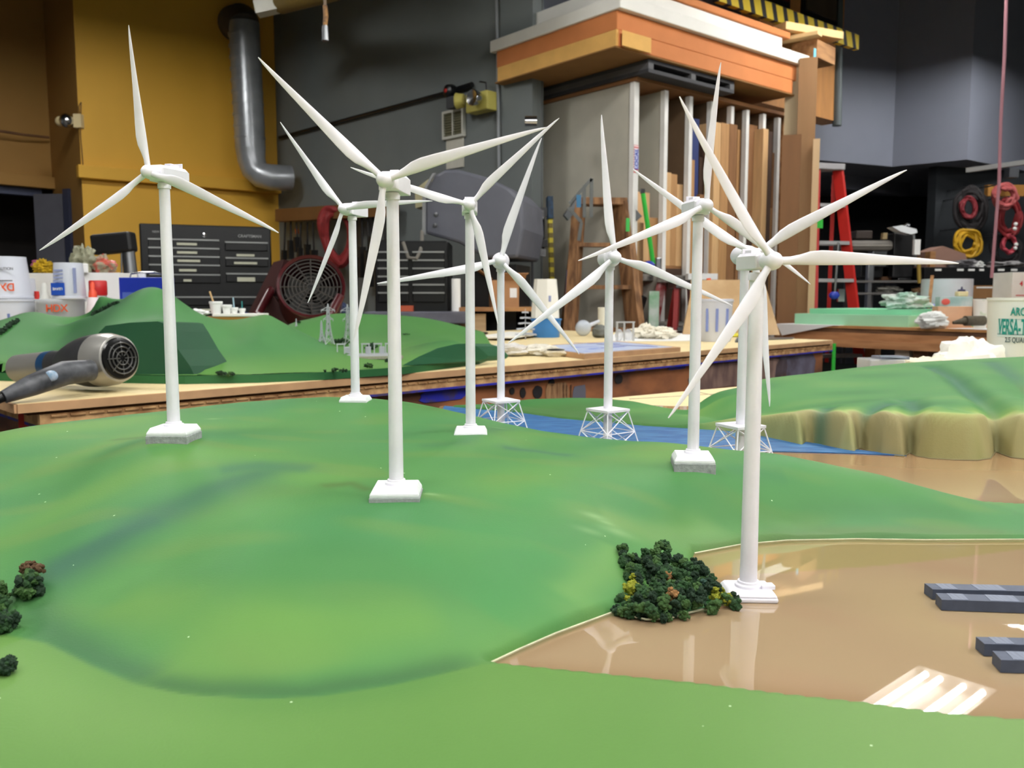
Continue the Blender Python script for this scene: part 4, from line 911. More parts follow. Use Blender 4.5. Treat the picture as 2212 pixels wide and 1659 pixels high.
o = bush('brown_tuft', '', [(rn.uniform(-.006, .006), rn.uniform(-.002, .003), rn.uniform(-.002, .003), .0035) for _ in range(9)], mat('foliage_rust', (92, 68, 44), .9, var=.3), 5, parent=[x for x in bpy.data.objects if x.get('label', '').startswith('green shrub with a rusty')][0], nb=10)
o.location = p_-Vector(o.parent.location)

# ------------------------------------------------------------------ floating panels on the water
def pontoon(fl, fr, bl_, hpx, label, seed):
    zt = ZW+.0066; a, c, b = G(*fl, zt), G(*fr, zt), G(*bl_, zt); e = (c-a).normalized(); L = .24; dep = b-a
    t = thing('floating_pontoon', label, 'pontoon', (a.x, a.y, ZW), 0, 'floating grey pontoons')
    A = Vector((a.x, a.y, 0)); q = [Vector((0, 0, 0)), e*L, e*L+dep, dep]
    MB().prism([(v.x, v.y) for v in q], .0003, .0066).out('hull', BARGE, t, smooth=False)
    x = .006; i = 0; rn = random.Random(seed)
    while x < L-.02:
        w_ = (.009, .016, .012, .013, .018)[i % 5]; p0, p1 = e*x, e*(x+w_); v = [p0+dep*.06, p1+dep*.06, p1+dep*.98, p0+dep*.98]
        MB().prism([(k.x, k.y) for k in v], .0066, .0068).out('deck_panel', BARGEP, t, smooth=False); x += w_+(.012, .016, .010, .017, .014)[i % 5]; i += 1
pontoon((2034.5, 1295.5), (2212, 1301.5), (2021.5, 1281), 24, 'front grey pontoon of the far pair on the brown water', 1)
pontoon((2015, 1273), (2212, 1277.5), (1997, 1260), 24, 'rear grey pontoon of the far pair on the brown water', 2)
pontoon((2126.8, 1391), (2212, 1393), (2108, 1375.4), 30, 'rear grey pontoon of the near pair at the right edge', 3)
pontoon((2162.6, 1425.7), (2250, 1428), (2144, 1406), 30, 'front grey pontoon of the near pair at the right edge', 4)

# ------------------------------------------------------------------ far landscape model on the long table
L3 = thing('landscape_model', 'second green hill diorama lying on the long table behind the turbines', 'model landscape')
B3 = [(-330, 815), (0, 823), (150, 826), (400, 830), (560, 827), (700, 821), (870, 809), (960, 797), (1035, 787), (1060, 777), (1064, 768)]
Bp = [g2(px, py, ZT) for px, py in B3]; Bp += [tuple(P(1066, 765, 3.05)[:2]), tuple(P(1050, 750, 3.5)[:2]), tuple(P(900, 700, 3.75)[:2]), tuple(P(640, 700, 3.55)[:2]), tuple(P(460, 700, 2.95)[:2]), tuple(P(200, 700, 2.72)[:2]), tuple(P(-200, 700, 2.45)[:2])]
m = MB(); m.prism(Bp, ZT+.0005, ZT+.019); m.out('base_edge', mat('base_green_edge', (38, 98, 52), .6), L3, smooth=False)
c3 = []; z3 = ZT+.019
def cr(px, py, Y): p = P(px, py, Y); c3.append((p.x, p.y, p.z-z3))
for a in [(-300, 740, 2.3), (-150, 715, 2.35), (0, 694, 2.42), (40, 681, 2.46), (80, 675, 2.48), (108, 682, 2.48), (135, 696, 2.5), (160, 698, 2.5), (185, 682, 2.48), (213, 645, 2.46), (240, 646, 2.46), (262, 650, 2.44), (285, 634, 2.42), (318, 621, 2.42), (345, 624, 2.42), (380, 650, 2.42), (405, 666, 2.42), (430, 678, 2.42), (470, 689, 2.45), (520, 690, 2.48), (135, 703, 2.38), (160, 706, 2.38), (150, 716, 2.3), (186, 694, 2.38), (560, 682, 2.5), (578, 680, 2.5), (600, 691, 2.52), (625, 704, 2.54),
          (640, 695, 3.3), (700, 681, 3.4), (760, 677, 3.45), (870, 682, 3.45), (920, 688, 3.42), (960, 700, 3.35), (1000, 718, 3.22), (1040, 745, 3.05), (1058, 760, 2.98),
          (300, 690, 2.25), (210, 725, 2.17), (100, 740, 2.25), (30, 745, 2.2), (170, 770, 2.12), (60, 785, 2.08), (-200, 790, 2.0), (345, 694, 2.17), (380, 740, 2.12), (420, 700, 2.28), (450, 760, 2.14), (430, 800, 2.03), (500, 730, 2.28), (560, 735, 2.28), (590, 720, 2.36), (530, 775, 2.14), (650, 760, 2.30), (640, 730, 2.42), (700, 770, 2.32), (500, 802, 2.04), (640, 798, 2.10), (770, 800, 2.16), (730, 780, 2.3),
          (720, 745, 3.2), (800, 750, 3.05), (860, 740, 3.1), (700, 738, 3.2), (780, 765, 2.7), (850, 768, 2.62), (900, 745, 2.9), (950, 730, 3.0), (1000, 742, 2.75), (940, 757, 2.55), (880, 785, 2.4), (900, 715, 3.2), (1010, 748, 2.8), (1045, 775, 2.72), (1030, 765, 2.75)]: cr(*a)
for q_ in list(c3)[:31]:
    for dy_, dz_ in ((.13, .035), (.27, .09)): c3.append((q_[0], q_[1]+dy_, max(.004, q_[2]-dz_)))
for px, py in B3: q = g2(px, py, z3); c3.append((q[0], q[1]+.02, .001))
for x, y in [(-1.6, 2.6), (-1.2, 2.85), (-.8, 3.0), (-.4, 3.9), (0, 3.7)]: c3.append((x, y, -.02))
xs = np.arange(-1.75, .06, .008); ys = np.arange(1.96, 3.85, .008); X, Y = np.meshgrid(xs, ys)
H3 = tps(c3, X, Y, 2e-6); d3 = sdf([tuple(q) for q in Bp], X, Y)
HH3 = smin(np.maximum(H3, .0), d3*3.0, .004); HH3 = np.maximum(HH3, .0004)
for pa, pb_, ya, yb_ in ((200, 424, 2.013, 2.008), (862, 1052, 2.245, 2.54)):
    xa_, xb_ = P(pa, 760, ya).x, P(pb_, 760, yb_).x; ly = ya+(yb_-ya)*np.clip((X-xa_)/(xb_-xa_), 0, 1); mk = (X > xa_) & (X < xb_) & (Y < ly+.05); HH3 = np.where(mk, np.minimum(HH3, .0015), HH3); n1 = noise2(X, Y, 2.5, 51); n2_ = noise2(X, Y, 6, 52)
col = np.ones(X.shape+(3,))*C((64, 122, 64)); col = blend(col, (94, 138, 70), sst(.0, .9, n1)*.6)
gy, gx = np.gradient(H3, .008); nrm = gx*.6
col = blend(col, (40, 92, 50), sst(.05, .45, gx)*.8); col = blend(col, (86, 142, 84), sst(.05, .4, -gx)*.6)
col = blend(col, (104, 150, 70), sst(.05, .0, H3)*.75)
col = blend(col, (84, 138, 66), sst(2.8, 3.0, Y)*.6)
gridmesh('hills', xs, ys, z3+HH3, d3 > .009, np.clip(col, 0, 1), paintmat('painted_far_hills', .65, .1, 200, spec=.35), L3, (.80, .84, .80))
CUT = mat('cut_face_green', (28, 78, 48), .6, var=.1, c2=(22, 64, 42), scale=3)
def cutface(pts, Y0, Y1, m_):
    a = P(*pts[0], Y0)
    n = len(pts); xs_ = [p[0] for p in pts]; x0, x1 = min(xs_), max(xs_)
    f = [P(px, py, Y0+(Y1-Y0)*(px-x0)/(x1-x0)) for px, py in pts]; b = [v+Vector((.06, .10, -.006)) for v in f]
    MB().add([tuple(v) for v in f+b], [tuple(range(n)), tuple(reversed(range(n, 2*n)))]+[(i, (i+1) % n, n+(i+1) % n, n+i) for i in range(n)]).out('cut_face', m_, L3, smooth=False)
cutface([(205, 810), (203, 745), (214, 718), (228, 704), (280, 697), (340, 694), (350, 697), (362, 715), (385, 755), (410, 790), (420, 810)], 2.013, 2.008, CUT)
cutface([(868, 790), (905, 770), (945, 752), (985, 743), (1010, 742), (1030, 748), (1046, 760), (1055, 769), (1050, 775), (1034, 779)], 2.245, 2.54, mat('cut_face_green2', (34, 92, 58), .6))
# gravel pad + substation
GRAVEL = mat('gravel_pad', (150, 148, 130), .9, var=.15, scale=200)
def l3h(px, py):
    lo = 2.0
    while lo < 3.7:
        p = P(px, py, lo); i = int((p.x-xs[0])/.008); j = int((p.y-ys[0])/.008)
        if 0 <= i < len(xs) and 0 <= j < len(ys) and p.z <= z3+HH3[j, i]: return lo
        lo += .004
    return 2.9
LATG = mat('model_lattice_grey', (176, 180, 184), .5)
def pylon(px, pyb, pyt, label, arms=True):
    Y_ = l3h(px, pyb); p = P(px, pyb, Y_); h = zat(pyt, Y_)-p.z; t = thing('model_pylon', label, 'pylon', p, .5, 'grey lattice pylons on the far diorama'); m = MB(); w_ = h*.12; r_ = .0011
    lv = [0, .18, .34, .5, .62, .74, .84, 1.0]; wd = [1, .62, .42, .3, .26, .24, .22, .02]
    cs = [[Vector((sx*w_*k, sy*w_*k, z*h)) for sx, sy in ((-1, -1), (1, -1), (1, 1), (-1, 1))] for z, k in zip(lv, wd)]
    for i in range(len(lv)-1):
        for j in range(4):
            m.tube(cs[i][j], cs[i+1][j], r_, n=5); m.tube(cs[i][j], cs[i+1][(j+1) % 4], r_*.7, n=4); m.tube(cs[i][(j+1) % 4], cs[i+1][j], r_*.7, n=4)
    m.out('lattice_mast', LATG, t)
    if arms:
        m = MB()
        for z, a in ((.84, .17), (.62, .12)):
            for s_ in (-1, 1): m.tube((0, 0, z*h), (s_*a*h, 0, z*h), r_, n=5); m.tube((0, 0, (z+.09)*h), (s_*a*h, 0, z*h), r_, n=5); m.tube((s_*a*h, 0, z*h), (s_*a*h, 0, (z-.05)*h), r_, n=4)
        m.out('cross_arms', LATG, t)
pylon(710, 744, 656, 'tallest grey lattice pylon in front of the maroon fan'); pylon(752, 744, 657, 'grey lattice pylon just left of the rear turbine tower'); pylon(695, 738, 692, 'small grey lattice mast left of the tall pylons', False)
pylon(640, 706, 688, 'tiny grey mast on the ridge of the far diorama', False)
Y_ = l3h(790, 772); p = P(790, 772, Y_)
sb = thing('model_substation', 'grey miniature substation with gantry frames on the far diorama', 'substation', (p.x, p.y, p.z-.002), R(14))
MB().box((0, .04, .002), (.21, .13, .008)).out('gravel_pad', GRAVEL, sb, smooth=False)
MB().box((.02, .02, .008), (.15, .07, .006)).out('concrete_pad', LATG, sb, smooth=False)
for x in (-.07, -.035, .0, .035, .068):
    m = MB()
    for s_ in (-.010, .010): m.box((x+s_, .0, .024), (.003, .003, .034))
    m.box((x, .0, .041), (.025, .004, .004)); m.out('gantry', LATG, sb, smooth=False)
for x in (-.05, .01, .05): MB().box((x, .035, .020), (.016, .012, .022)).out('transformer', LATG, sb, smooth=False, bev=.001)
for (px, py, w_, h_, cs, lab) in [(805, 756, 20, 18, [1, 0], 'dark shrub behind the substation on the far diorama'), (740, 742, 24, 14, [1, 0, 2], 'shrub row at the foot of the pylons'), (795, 795, 13, 15, [1, 2], 'round shrub beside the rear turbine tower, on the far diorama'), (836, 784, 9, 12, [1], 'small shrub left of the front turbine tower, on the far diorama'), (727, 804, 34, 11, [1, 0], 'low shrub row along the front edge, left of the rear turbine'), (475, 810, 16, 12, [1], 'low dark shrub at the foot of the far diorama hill, left one'), (500, 811, 17, 11, [1, 2], 'low dark shrub at the foot of the far diorama hill, right one'), (645, 697, 7, 5, [1], 'tiny shrub on the rear ridge of the far diorama'), (876, 723, 12, 4, [1, 0], 'tiny shrub strip right of the front turbine tower')]:
    shrub(lab, (px, py, l3h(px, py)-.01), (w_, h_), cs, px, 'shrubs on the far diorama', n=16)
for k, (a, b, lab) in enumerate([((200, 680), (252, 655), 'line of dark shrubs climbing to the saddle of the far hill'), ((0, 720), (38, 692), 'line of dark shrubs on the leftmost far hill')]):
    t = thing('model_shrub', lab, 'shrub', (0, 0, 0), 0, 'shrubs on the far diorama'); pts = []; rn = random.Random(k)
    for i in range(26):
        f = i/25.; px, py = a[0]+(b[0]-a[0])*f+rn.uniform(-3, 3), a[1]+(b[1]-a[1])*f+rn.uniform(-2, 2); q = P(px, py, l3h(px, py)-.01); pts.append((q.x, q.y, q.z+.002, .007))
    bush('foliage', '', pts, FOL[1], k+60, parent=t, nb=7)

# ------------------------------------------------------------------ hair dryer
hd = thing('hair_dryer', 'paint-smeared grey hair dryer lying on the long table edge', 'hair dryer', P(160, 830, 1.84))
hO = Vector(hd.location); ra_, rb2 = P(262, 774, 1.80), P(40, 796, 1.95); ax = (rb2-ra_).normalized(); LH = (rb2-ra_).length
Mh = Matrix.Translation(ra_-hO) @ ax.to_track_quat('Z', 'Y').to_matrix().to_4x4()
m = MB(); m.M = Mh; m.lathe([(.044, .004), (.049, .006), (.0555, .03), (.057, .055), (.0565, .062)], 40); m.out('silver_ring', SILVER, hd)
m = MB(); m.M = Mh; m.lathe([(.0564, .062), (.0568, .075), (.055, .10), (.049, .13), (.041, .155), (.034, .172), (.031, .18)], 40); m.out('body', DRY, hd)
m = MB(); m.M = Mh; m.lathe([(.030, .175), (.0315, .21), (.0315, .215)], 36); m.out('neck', DRY, hd)
m = MB(); m.M = Mh; m.lathe([(.0320, .213), (.0322, .235), (.0320, .236)], 36); m.out('blue_band', mat('dark_blue_print', (24, 62, 100), .4), hd)
m = MB(); m.M = Mh; m.lathe([(.0318, .236), (.031, LH), (.028, LH), (.027, LH-.03)], 36); m.out('nozzle', mat('nozzle_grey', (132, 130, 126), .4, .3, var=.15), hd)
m = MB(); m.M = Mh; m.lathe([(.001, .0), (.034, -.002), (.043, .0), (.0455, .006)], 36); m.out('rear_grille', mat('grille_black', (20, 20, 20), .25), hd)
m = MB(); m.M = Mh
for r in (.014, .024, .033): m.path([(r*math.cos(a), r*math.sin(a), -.004) for a in [2*PI*i/24 for i in range(24)]], .0016, 5, closed=True)
for i in range(8): a = i*PI/4; m.tube((.006*math.cos(a), .006*math.sin(a), -.004), (.036*math.cos(a), .036*math.sin(a), -.003), .0013, n=5)
m.out('grille_bars', mat('grille_ribs', (70, 70, 68), .3), hd)
h0, h1, h2, h3 = P(196, 800, 1.755), P(140, 806, 1.70), P(70, 832, 1.64), P(8, 858, 1.60)
m = MB(); m.path([h0-hO, h1-hO, h2-hO, h3-hO], [.022, .0245, .021, .0125], 20); m.out('handle', DRYH, hd)
m = MB(); m.path([h3-hO, P(-30, 874, 1.585)-hO, P(-90, 890, 1.57)-hO], [.009, .0075, .004], 12); m.out('cord_relief', BLACK, hd)
q = P(111, 812, 1.652)-hO; m = MB(); m.ball(q, .012, 10, 7, (1.1, .25, .9)); m.out('white_paint_smear', mat('white_blue_smear', (205, 214, 226), .5, c2=(120, 160, 190), scale=90), hd)

# ------------------------------------------------------------------ small builders for the clutter
def st(px, ytop, Y, zb=ZT):            # floor point, height
    p = P(px, ytop, Y); return Vector((p.x, p.y, zb)), p.z-zb
def blob(c, r, sc, seed, amp=.25, n=34, m_=22, fr=3.):
    b = MB(); b.ball((0, 0, 0), 1, n, m_); vs = []; of = Vector((seed*3.7, seed*1.3, seed*7.1))
    for v in b.v:
        v = Vector(v); q = 1+amp*(2.2*mnoise.noise(v*fr*.55+of)+1.6*(abs(mnoise.noise(v*fr*1.2+of*2))-.2)+.5*mnoise.noise(v*fr*3+of)); x, y, z = v
        vs.append((c[0]+x*q*r*sc[0], c[1]+y*q*r*sc[1], max(c[2]+z*q*r*sc[2], c[2]-r*sc[2]*.96)))
    o = MB(); o.add(vs, b.f); return o
def crumple(name, m_, label, cat, px, py, Y, wpx, hpx, zb=ZT, seed=1, amp=.25, fr=3., group=None, dep=.6):
    k = K(Y); w_, h_ = wpx*k/2, hpx*k/2; p = P(px, py, Y)
    return one(blob((0, 0, h_*.94), 1, (w_, w_*dep, h_), seed, amp*.6, fr=fr), name, m_, label, cat, (p.x, p.y, zb), 0, group, ang=25)
def tub(name, label, cat, px, ytop, Y, dtop, dbot, m_, zb=ZT, group=None, fill=None, h=None, rim=True, lid=False):
    p, hh = st(px, ytop, Y, zb); hh = h or hh; t = thing(name, label, cat, p, 0, group)
    rt, rb = dtop/2, dbot/2; m = MB(); m.lathe([(rb*.98, 0), (rb, .002), (rt, hh-.003), (rt*1.0, hh), (rt*.96, hh), (rb*.95, .004)], 40); m.out('body', m_, t)
    if rim: r1 = rt if rt >= rb else rb; z1 = hh-.004 if rt >= rb else .004; m = MB(); m.lathe([(r1*.99, z1-.005), (r1*1.05, z1-.004), (r1*1.05, z1+.003), (r1*.99, z1+.004)], 40); m.out('rim', m_, t)
    if fill: m = MB(); m.lathe([(rb*.93, .005), (rb+(rt-rb)*fill[0]-.002, hh*fill[0])], 32); m.out('contents', fill[1], t)
    if lid: m = MB(); m.lathe([(rt*1.03, hh-.006), (rt*1.03, hh+.004), (rt*.9, hh+.005), (rt*.88, hh+.002)], 36); m.out('lid', m_, t)
    return t, hh
def bar3(m, pts, w_, h_):
    for a, b in zip(pts[:-1], pts[1:]): m.beam(a, b, w_, h_)
def ladder(label, pc, ztop, wtop, wbot, steps, m_, ms, rz=0, lean=.30, zb=0., rails=.07, group='stepladders', depth=.9):
    t = thing('stepladder', label, 'ladder', (pc.x, pc.y, zb), rz, group); h = ztop-zb
    for s_ in (-1, 1):
        m = MB(); m.beam((s_*wbot/2, -lean*h, 0), (s_*wtop/2, 0, h), rails*.45, rails); m.out('front_rail', m_, t, smooth=False)
        m = MB(); m.beam((s_*wbot*.46, lean*h*depth, 0), (s_*wtop*.46, .04, h*.98), rails*.4, rails*.6); m.out('rear_rail', m_, t, smooth=False)
    for i in range(1, steps+1):
        f = i/(steps+1.); wd = wbot+(wtop-wbot)*f; m = MB(); m.box((0, -lean*h*(1-f), h*f), (wd, .09, .028)); m.out('step', ms, t, smooth=False)
        if i % 2: m = MB(); m.box((0, lean*h*depth*(1-f), h*f), (wd*.92, .03, .02)); m.out('brace', ms, t, smooth=False)
    MB().box((0, .02, h+.01), (wtop+.06, .16, .05)).out('top_cap', ms, t, smooth=False, bev=.006)
    return t
def box_thing(name, m_, label, cat, x0, x1, yt, Y, dep, zb=ZT, yb=None, rz=0., bev=.002, group=None):
    k = K(Y); a, b = P(x0, yt, Y), P(x1, yt, Y); z0 = zat(yb, Y) if yb else zb; wd = (b-a).length
    wd = max(.005, (wd-dep*abs(math.sin(rz)))/math.cos(rz)) if rz else wd
    return one(MB().box((0, dep/2, (a.z-z0)/2), (wd, dep, a.z-z0)), name, m_, label, cat, ((a.x+b.x)/2-(dep/2*math.sin(-rz) if rz else 0), a.y, z0), rz, group, smooth=False, bev=bev)

# ------------------------------------------------------------------ left end of the long table, behind the far diorama
KT = 'paint mixing containers at the left end'
YL = 2.95
a_, hh = tub('bucket', 'low milky bucket with blue gauge marks at the left edge', 'bucket', 22, 646, YL, .148, .135, MILKY, group=KT, fill=(.8, mat('beige_paint', (216, 196, 160), .6)))
for dx in (-.02, .03, .06): MB().box((dx, -math.sqrt(max(.0, .0715**2-dx*dx))-.001, hh*.45), (.008, .003, hh*.6)).out('gauge_mark', mat('gauge_blue', (120, 136, 190), .5), a_, smooth=False)
t, h_ = tub('mixing_tub', 'tall upturned clear tub with orange lettering, leftmost', 'tub', 14, 555, YL, .118, .146, MILKY, zb=ZT+hh+.002, group=KT)
text('DX', .036, ORNG, t, (.034, -.0665, h_*.28), (PI/2, PI, 0)); text('CAUTION', .013, mat('grey_print', (110, 110, 116), .6), t, (.03, -.0675, h_*.70), (PI/2, 0, 0)); MB().box((.032, -.0715, h_*.42), (.05, .001, .004)).out('printed_line', mat('grey_print', (110, 110, 116)), t, smooth=False)
t, h_ = tub('mixing_tub', 'tall white tub standing in the gap behind the leftmost tubs', 'tub', 46, 601, 3.12, .088, .105, MILKY, group=KT)
MB().box((.03, -.053, h_*.42), (.006, .002, .05)).out('printed_line', mat('grey_print', (110, 110, 116)), t, smooth=False)
b1, hb1 = tub('mixing_bucket', 'clear low mixing bucket with orange lettering under the blue-labelled tub', 'bucket', 131, 646, YL, .152, .135, CLEAR, group=KT, fill=(.93, mat('grey_sludge', (120, 120, 106), .6)))
text('HDX', .034, mat('orange_red_print', (226, 92, 50), .5), b1, (.026, -.078, hb1*.84), (PI/2, 0, 0)); MB().box((.0, -.0775, hb1*.70), (.05, .001, .005)).out('printed_line', mat('grey_print', (110, 110, 116)), b1, smooth=False)
t, h_ = tub('mixing_tub', 'upturned milky tub with a blue square label', 'tub', 147, 568, YL-.02, .090, .104, MILKY, zb=ZT+hb1+.002, group=KT)
m = MB(); m.box((-.012, -.0520, h_*.26), (.046, .003, .042)); m.out('blue_label', mat('label_blue', (34, 78, 176), .4), t, smooth=False, bev=.004)
text('LEAVE', .012, PAPER, t, (-.012, -.0545, h_*.27), (PI/2, PI, 0))
for i in range(4): MB().box((-.010, -.0505+.0006*i, h_*(.48+.1*i)), (.032, .001, .006)).out('printed_line', mat('pale_blue_print', (150, 160, 200), .5), t, smooth=False)
MB().box((.038, -.036, h_*.5), (.008, .006, h_*.7)).out('blue_stripe', mat('pale_blue_print', (150, 160, 200)), t, smooth=False)
# spray can
p, h_ = st(95, 611, 3.02); t = thing('spray_can', 'white spray can with a domed cap behind the clear bucket', 'spray can', p)
m = MB(); m.lathe([(.027, 0), (.029, .003), (.029, h_*.62), (.0295, h_*.63)], 28); m.out('body', STEEL, t)
m = MB(); m.lathe([(.0285, h_*.63), (.025, h_*.70), (.018, h_*.76), (.017, h_*.8), (.010, h_*.86), (.0095, h_*.97), (.005, h_)], 28); m.out('cap', mat('cap_white', (226, 226, 218), .4), t)
p, h_ = st(79, 629, 3.1); t = thing('glue_bottle', 'thin white bottle with a red tip beside the spray can', 'bottle', p); m = MB(); m.lathe([(.012, 0), (.013, h_*.8), (.008, h_*.88)], 16); m.out('body', PAPER, t); m = MB(); m.lathe([(.010, h_*.86), (.008, h_)], 14); m.out('cap', REDP, t)
# white cartons
t = box_thing('carton', mat('carton_white', (222, 220, 214), .7), 'long white carton behind the mixing tubs', 'carton', 45, 173, 590, 3.25, .16); t2 = box_thing('carton', PAPER, 'white carton with a lid seam behind the red-capped jar', 'carton', 173, 256, 589, 3.22, .16)
MB().box((.025, -.0015, .095), (.07, .002, .002)).out('lid_seam', mat('seam_grey', (150, 152, 156), .7), t2, smooth=False)
# red capped jar and bottle
p, h_ = st(211, 606, 3.05); t = thing('jar', 'clear plastic jar with a broad red screw cap', 'jar', p)
m = MB(); m.lathe([(.036, 0), (.040, .006), (.040, h_*.55), (.032, h_*.75), (.026, h_*.8)], 28); m.out('body', mat('jar_clear', (222, 214, 200), .25, alpha=.75), t); m = MB(); m.lathe([(.029, h_*.80), (.030, h_*.81), (.030, h_*.985), (.027, h_)], 28); m.out('lid', mat('red_cap', (206, 40, 40), .4), t)
p, h_ = st(199, 608, 2.93); t = thing('squeeze_bottle', 'white squeeze bottle with an orange nozzle in front of the red-capped jar', 'bottle', p)
m = MB(); m.lathe([(.024, 0), (.025, .004), (.024, h_*.6), (.016, h_*.78), (.012, h_*.8)], 24); m.out('body', mat('bottle_pinkish', (236, 222, 224), .4), t); m = MB(); m.lathe([(.014, h_*.79), (.013, h_*.86), (.007, h_*.9), (.008, h_*.97), (.003, h_)], 20); m.out('nozzle', mat('orange_nozzle', (244, 84, 50), .4), t)
# blue metal can
t = box_thing('solvent_can', BLUE, 'blue rectangular metal can with a handle, behind the far hill', 'can', 256, 352, 599, 3.0, .10); hc = zat(599, 3.0)-ZT
MB().box((-.045, -.001, hc*.45), (.042, .002, hc*.72)).out('label_panel', mat('can_label_blue', (78, 100, 180), .4), t, smooth=False)
MB().box((-.012, -.0015, hc*.62), (.026, .002, .03)).out('white_label', PAPER, t, smooth=False); m = MB(); m.lathe([(.014, hc), (.014, hc+.014), (.012, hc+.015)], 20); m.out('cap', PAPER, t, loc=(-.018, .05, 0))
m = MB(); m.path([(-.06, .05, hc), (-.055, .05, hc+.014), (-.02, .05, hc+.018), (.03, .05, hc+.018), (.055, .05, hc+.012), (.06, .05, hc)], .003, 6); m.out('handle', CHROME, t)
# plastic bag pile on cartons, yellow duster, pink bits
zc = zat(590, 3.25)
crumple('plastic_bag', mat('crinkled_bag', (176, 176, 150), .25, alpha=.9, c2=(120, 120, 96), scale=30), 'crinkled clear plastic bag on top of the white cartons', 'bag', 182, 590, 3.30, 46, 58, zc, 3, .5, 4)
crumple('plastic_bag', mat('patterned_bag', (150, 140, 116), .4, c2=(190, 88, 72), scale=34, lo=.45, hi=.55), 'bag with red printed parts leaning on the crinkled bag', 'bag', 222, 592, 3.32, 56, 38, zc, 5, .4, 3)
crumple('pink_ribbon', mat('pink_plastic', (214, 130, 180), .4), 'pink ribbon poking out behind the crinkled bag', 'ribbon', 196, 590, 3.38, 14, 54, zc, 8, .3)
one(MB().box((0, .01, .017), (.032, .02, .034)), 'white_carton_small', PAPER, 'small white box in the crinkled bag pile', 'box', (*P(179, 586, 3.2)[:2], zc), .3, smooth=False, bev=.002)
crumple('duster', mat('yellow_fluff', (196, 160, 24), .9, var=.5, scale=60), 'fluffy yellow duster on the white carton', 'duster', 97, 589, 3.31, 44, 28, zc, 12, .5, 7)
crumple('pink_cloth', mat('magenta_cloth', (150, 70, 110), .8), 'dull magenta cloth behind the yellow duster', 'cloth', 82, 572, 3.40, 26, 16, zat(578, 3.4), 14, .3)
# black drill-like tool clutter in front of the ochre wall
p = P(235, 590, 3.9); t = thing('power_tool', 'black power tool with a metal body standing left of the tool chest', 'power tool', (p.x, p.y, ZT))
zt_ = lambda y: zat(y, 3.9)-ZT
MB().beam((-.06, 0, zt_(530)), (.12, 0, zt_(522)), .08, .09).out('motor_housing', BLACK, t, smooth=False, bev=.012)
MB().tube((.10, 0, zt_(600)), (.09, 0, zt_(520)), .030, .026, 16).out('metal_body', STEEL, t); MB().tube((.09, 0, zt_(525)), (.085, 0, zt_(514)), .030, .02, 16).out('chuck', CHROME, t)
MB().box((.0, .0, zt_(640)/2+.03), (.14, .12, .16)).out('base', BLACK, t, smooth=False, bev=.01); MB().tube((.06, -.02, 0.02), (.07, -.02, zt_(548)), .004, n=6).out('rod', STEEL, t)
crumple('pink_bag', mat('pink_bag_plastic', (170, 96, 130), .5), 'pink bag behind the far hill peak, right of the leftmost turbine', 'bag', 382, 690, 3.3, 26, 72, ZT, 17, .3)

# ------------------------------------------------------------------ tool chests
def chest(label, x0, x1, ytop, Y, rz, dep, zb, rows, logo=True, yb=None, name='tool_chest'):
    a, b = P(x0, ytop, Y), P(x1, ytop, Y+.0); h = a.z-zb; W_ = (b-a).length/math.cos(rz)
    t = thing(name, label, 'tool chest', (a.x, a.y, zb), rz)
    MB().box((W_/2, dep/2, h/2), (W_, dep, h)).out('cabinet', BLKMET, t, smooth=False, bev=.01); LM_ = mat('drawer_lip_grey', (150, 152, 150), .4, .5)
    for (u0, u1, v, kind) in rows:
        xa, xb = W_*u0, W_*u1; z = h-v
        if kind == 'd': d = MB().box(((xa+xb)/2, -.008, z-.03), (xb-xa, .016, .056)).out('drawer', BLKMET, t, smooth=False, bev=.004); MB().box(((xa+xb)/2, -.020, z), (xb-xa, .012, .010)).out('drawer_lip', LM_, d, smooth=False)
        else: MB().box(((xa+xb)/2, -.024, z), (xb-xa, .004, .016 if kind == 'l' else .03)).out('label_tape', mat('masking_label', (206, 206, 184), .7), t, smooth=False)
    return t, W_, h
rows = [(.06, .59, .105+.058*i, 'd') for i in range(0, 4)]+[(.06, .59, .345, 'd')]+[(.635, .97, .115, 'd'), (.635, .97, .225, 'd'), (.635, .97, .335, 'd'), (.02, .98, .50, 'd')]
rows += [(.27, .42, .135, 'l'), (.27, .42, .193, 'l'), (.27, .44, .25, 'l'), (.28, .41, .315, 'l'), (.31, .37, .385, 'l'), (.72, .86, .205, 'l'), (.70, .88, .26, 'l'), (.72, .86, .375, 'p'), (.44, .56, .59, 'l')]
t, W_, h = chest('large black tool chest with labelled drawers against the ochre wall', 300, 556, 482, 5.9, R(22), .48, 0.0, rows)
text('CRAFTSMAN', .028, mat('logo_grey', (150, 150, 150), .4), t, (W_*.83, -.004, h-.07)); text('NEW', .020, mat('logo_grey', (150, 150, 150)), t, (W_*.12, -.004, h-.055))
for u in (.06, .94):
    for y in (.06, .42): MB().tube((W_*u-.012, y, .0), (W_*u+.012, y, .0), .03, n=12).out('caster', BLACK, t).location = (0, 0, .03)
MB().lathe([(.012, 0), (.016, .01), (.004, .02)], 12).out('lock', CHROME, t, loc=(W_*.48, -.004, h-.07)).rotation_euler = (PI/2, 0, 0)
rows2 = [(.05, .46, .07+.05*i, 'd') for i in range(6)]+[(.52, .95, .07+.05*i, 'd') for i in range(6)]+[(.2, .32, .045, 'p')]
t, W_, h = chest('smaller black tool chest on the grey bench below the round grey machine', 808, 968, 520, 5.35, R(0), .40, .99, rows2)
bz = .98
gb = thing('steel_bench', 'grey steel workbench carrying the smaller tool chest', 'bench', (*P(900, 640, 5.2)[:2], 0))
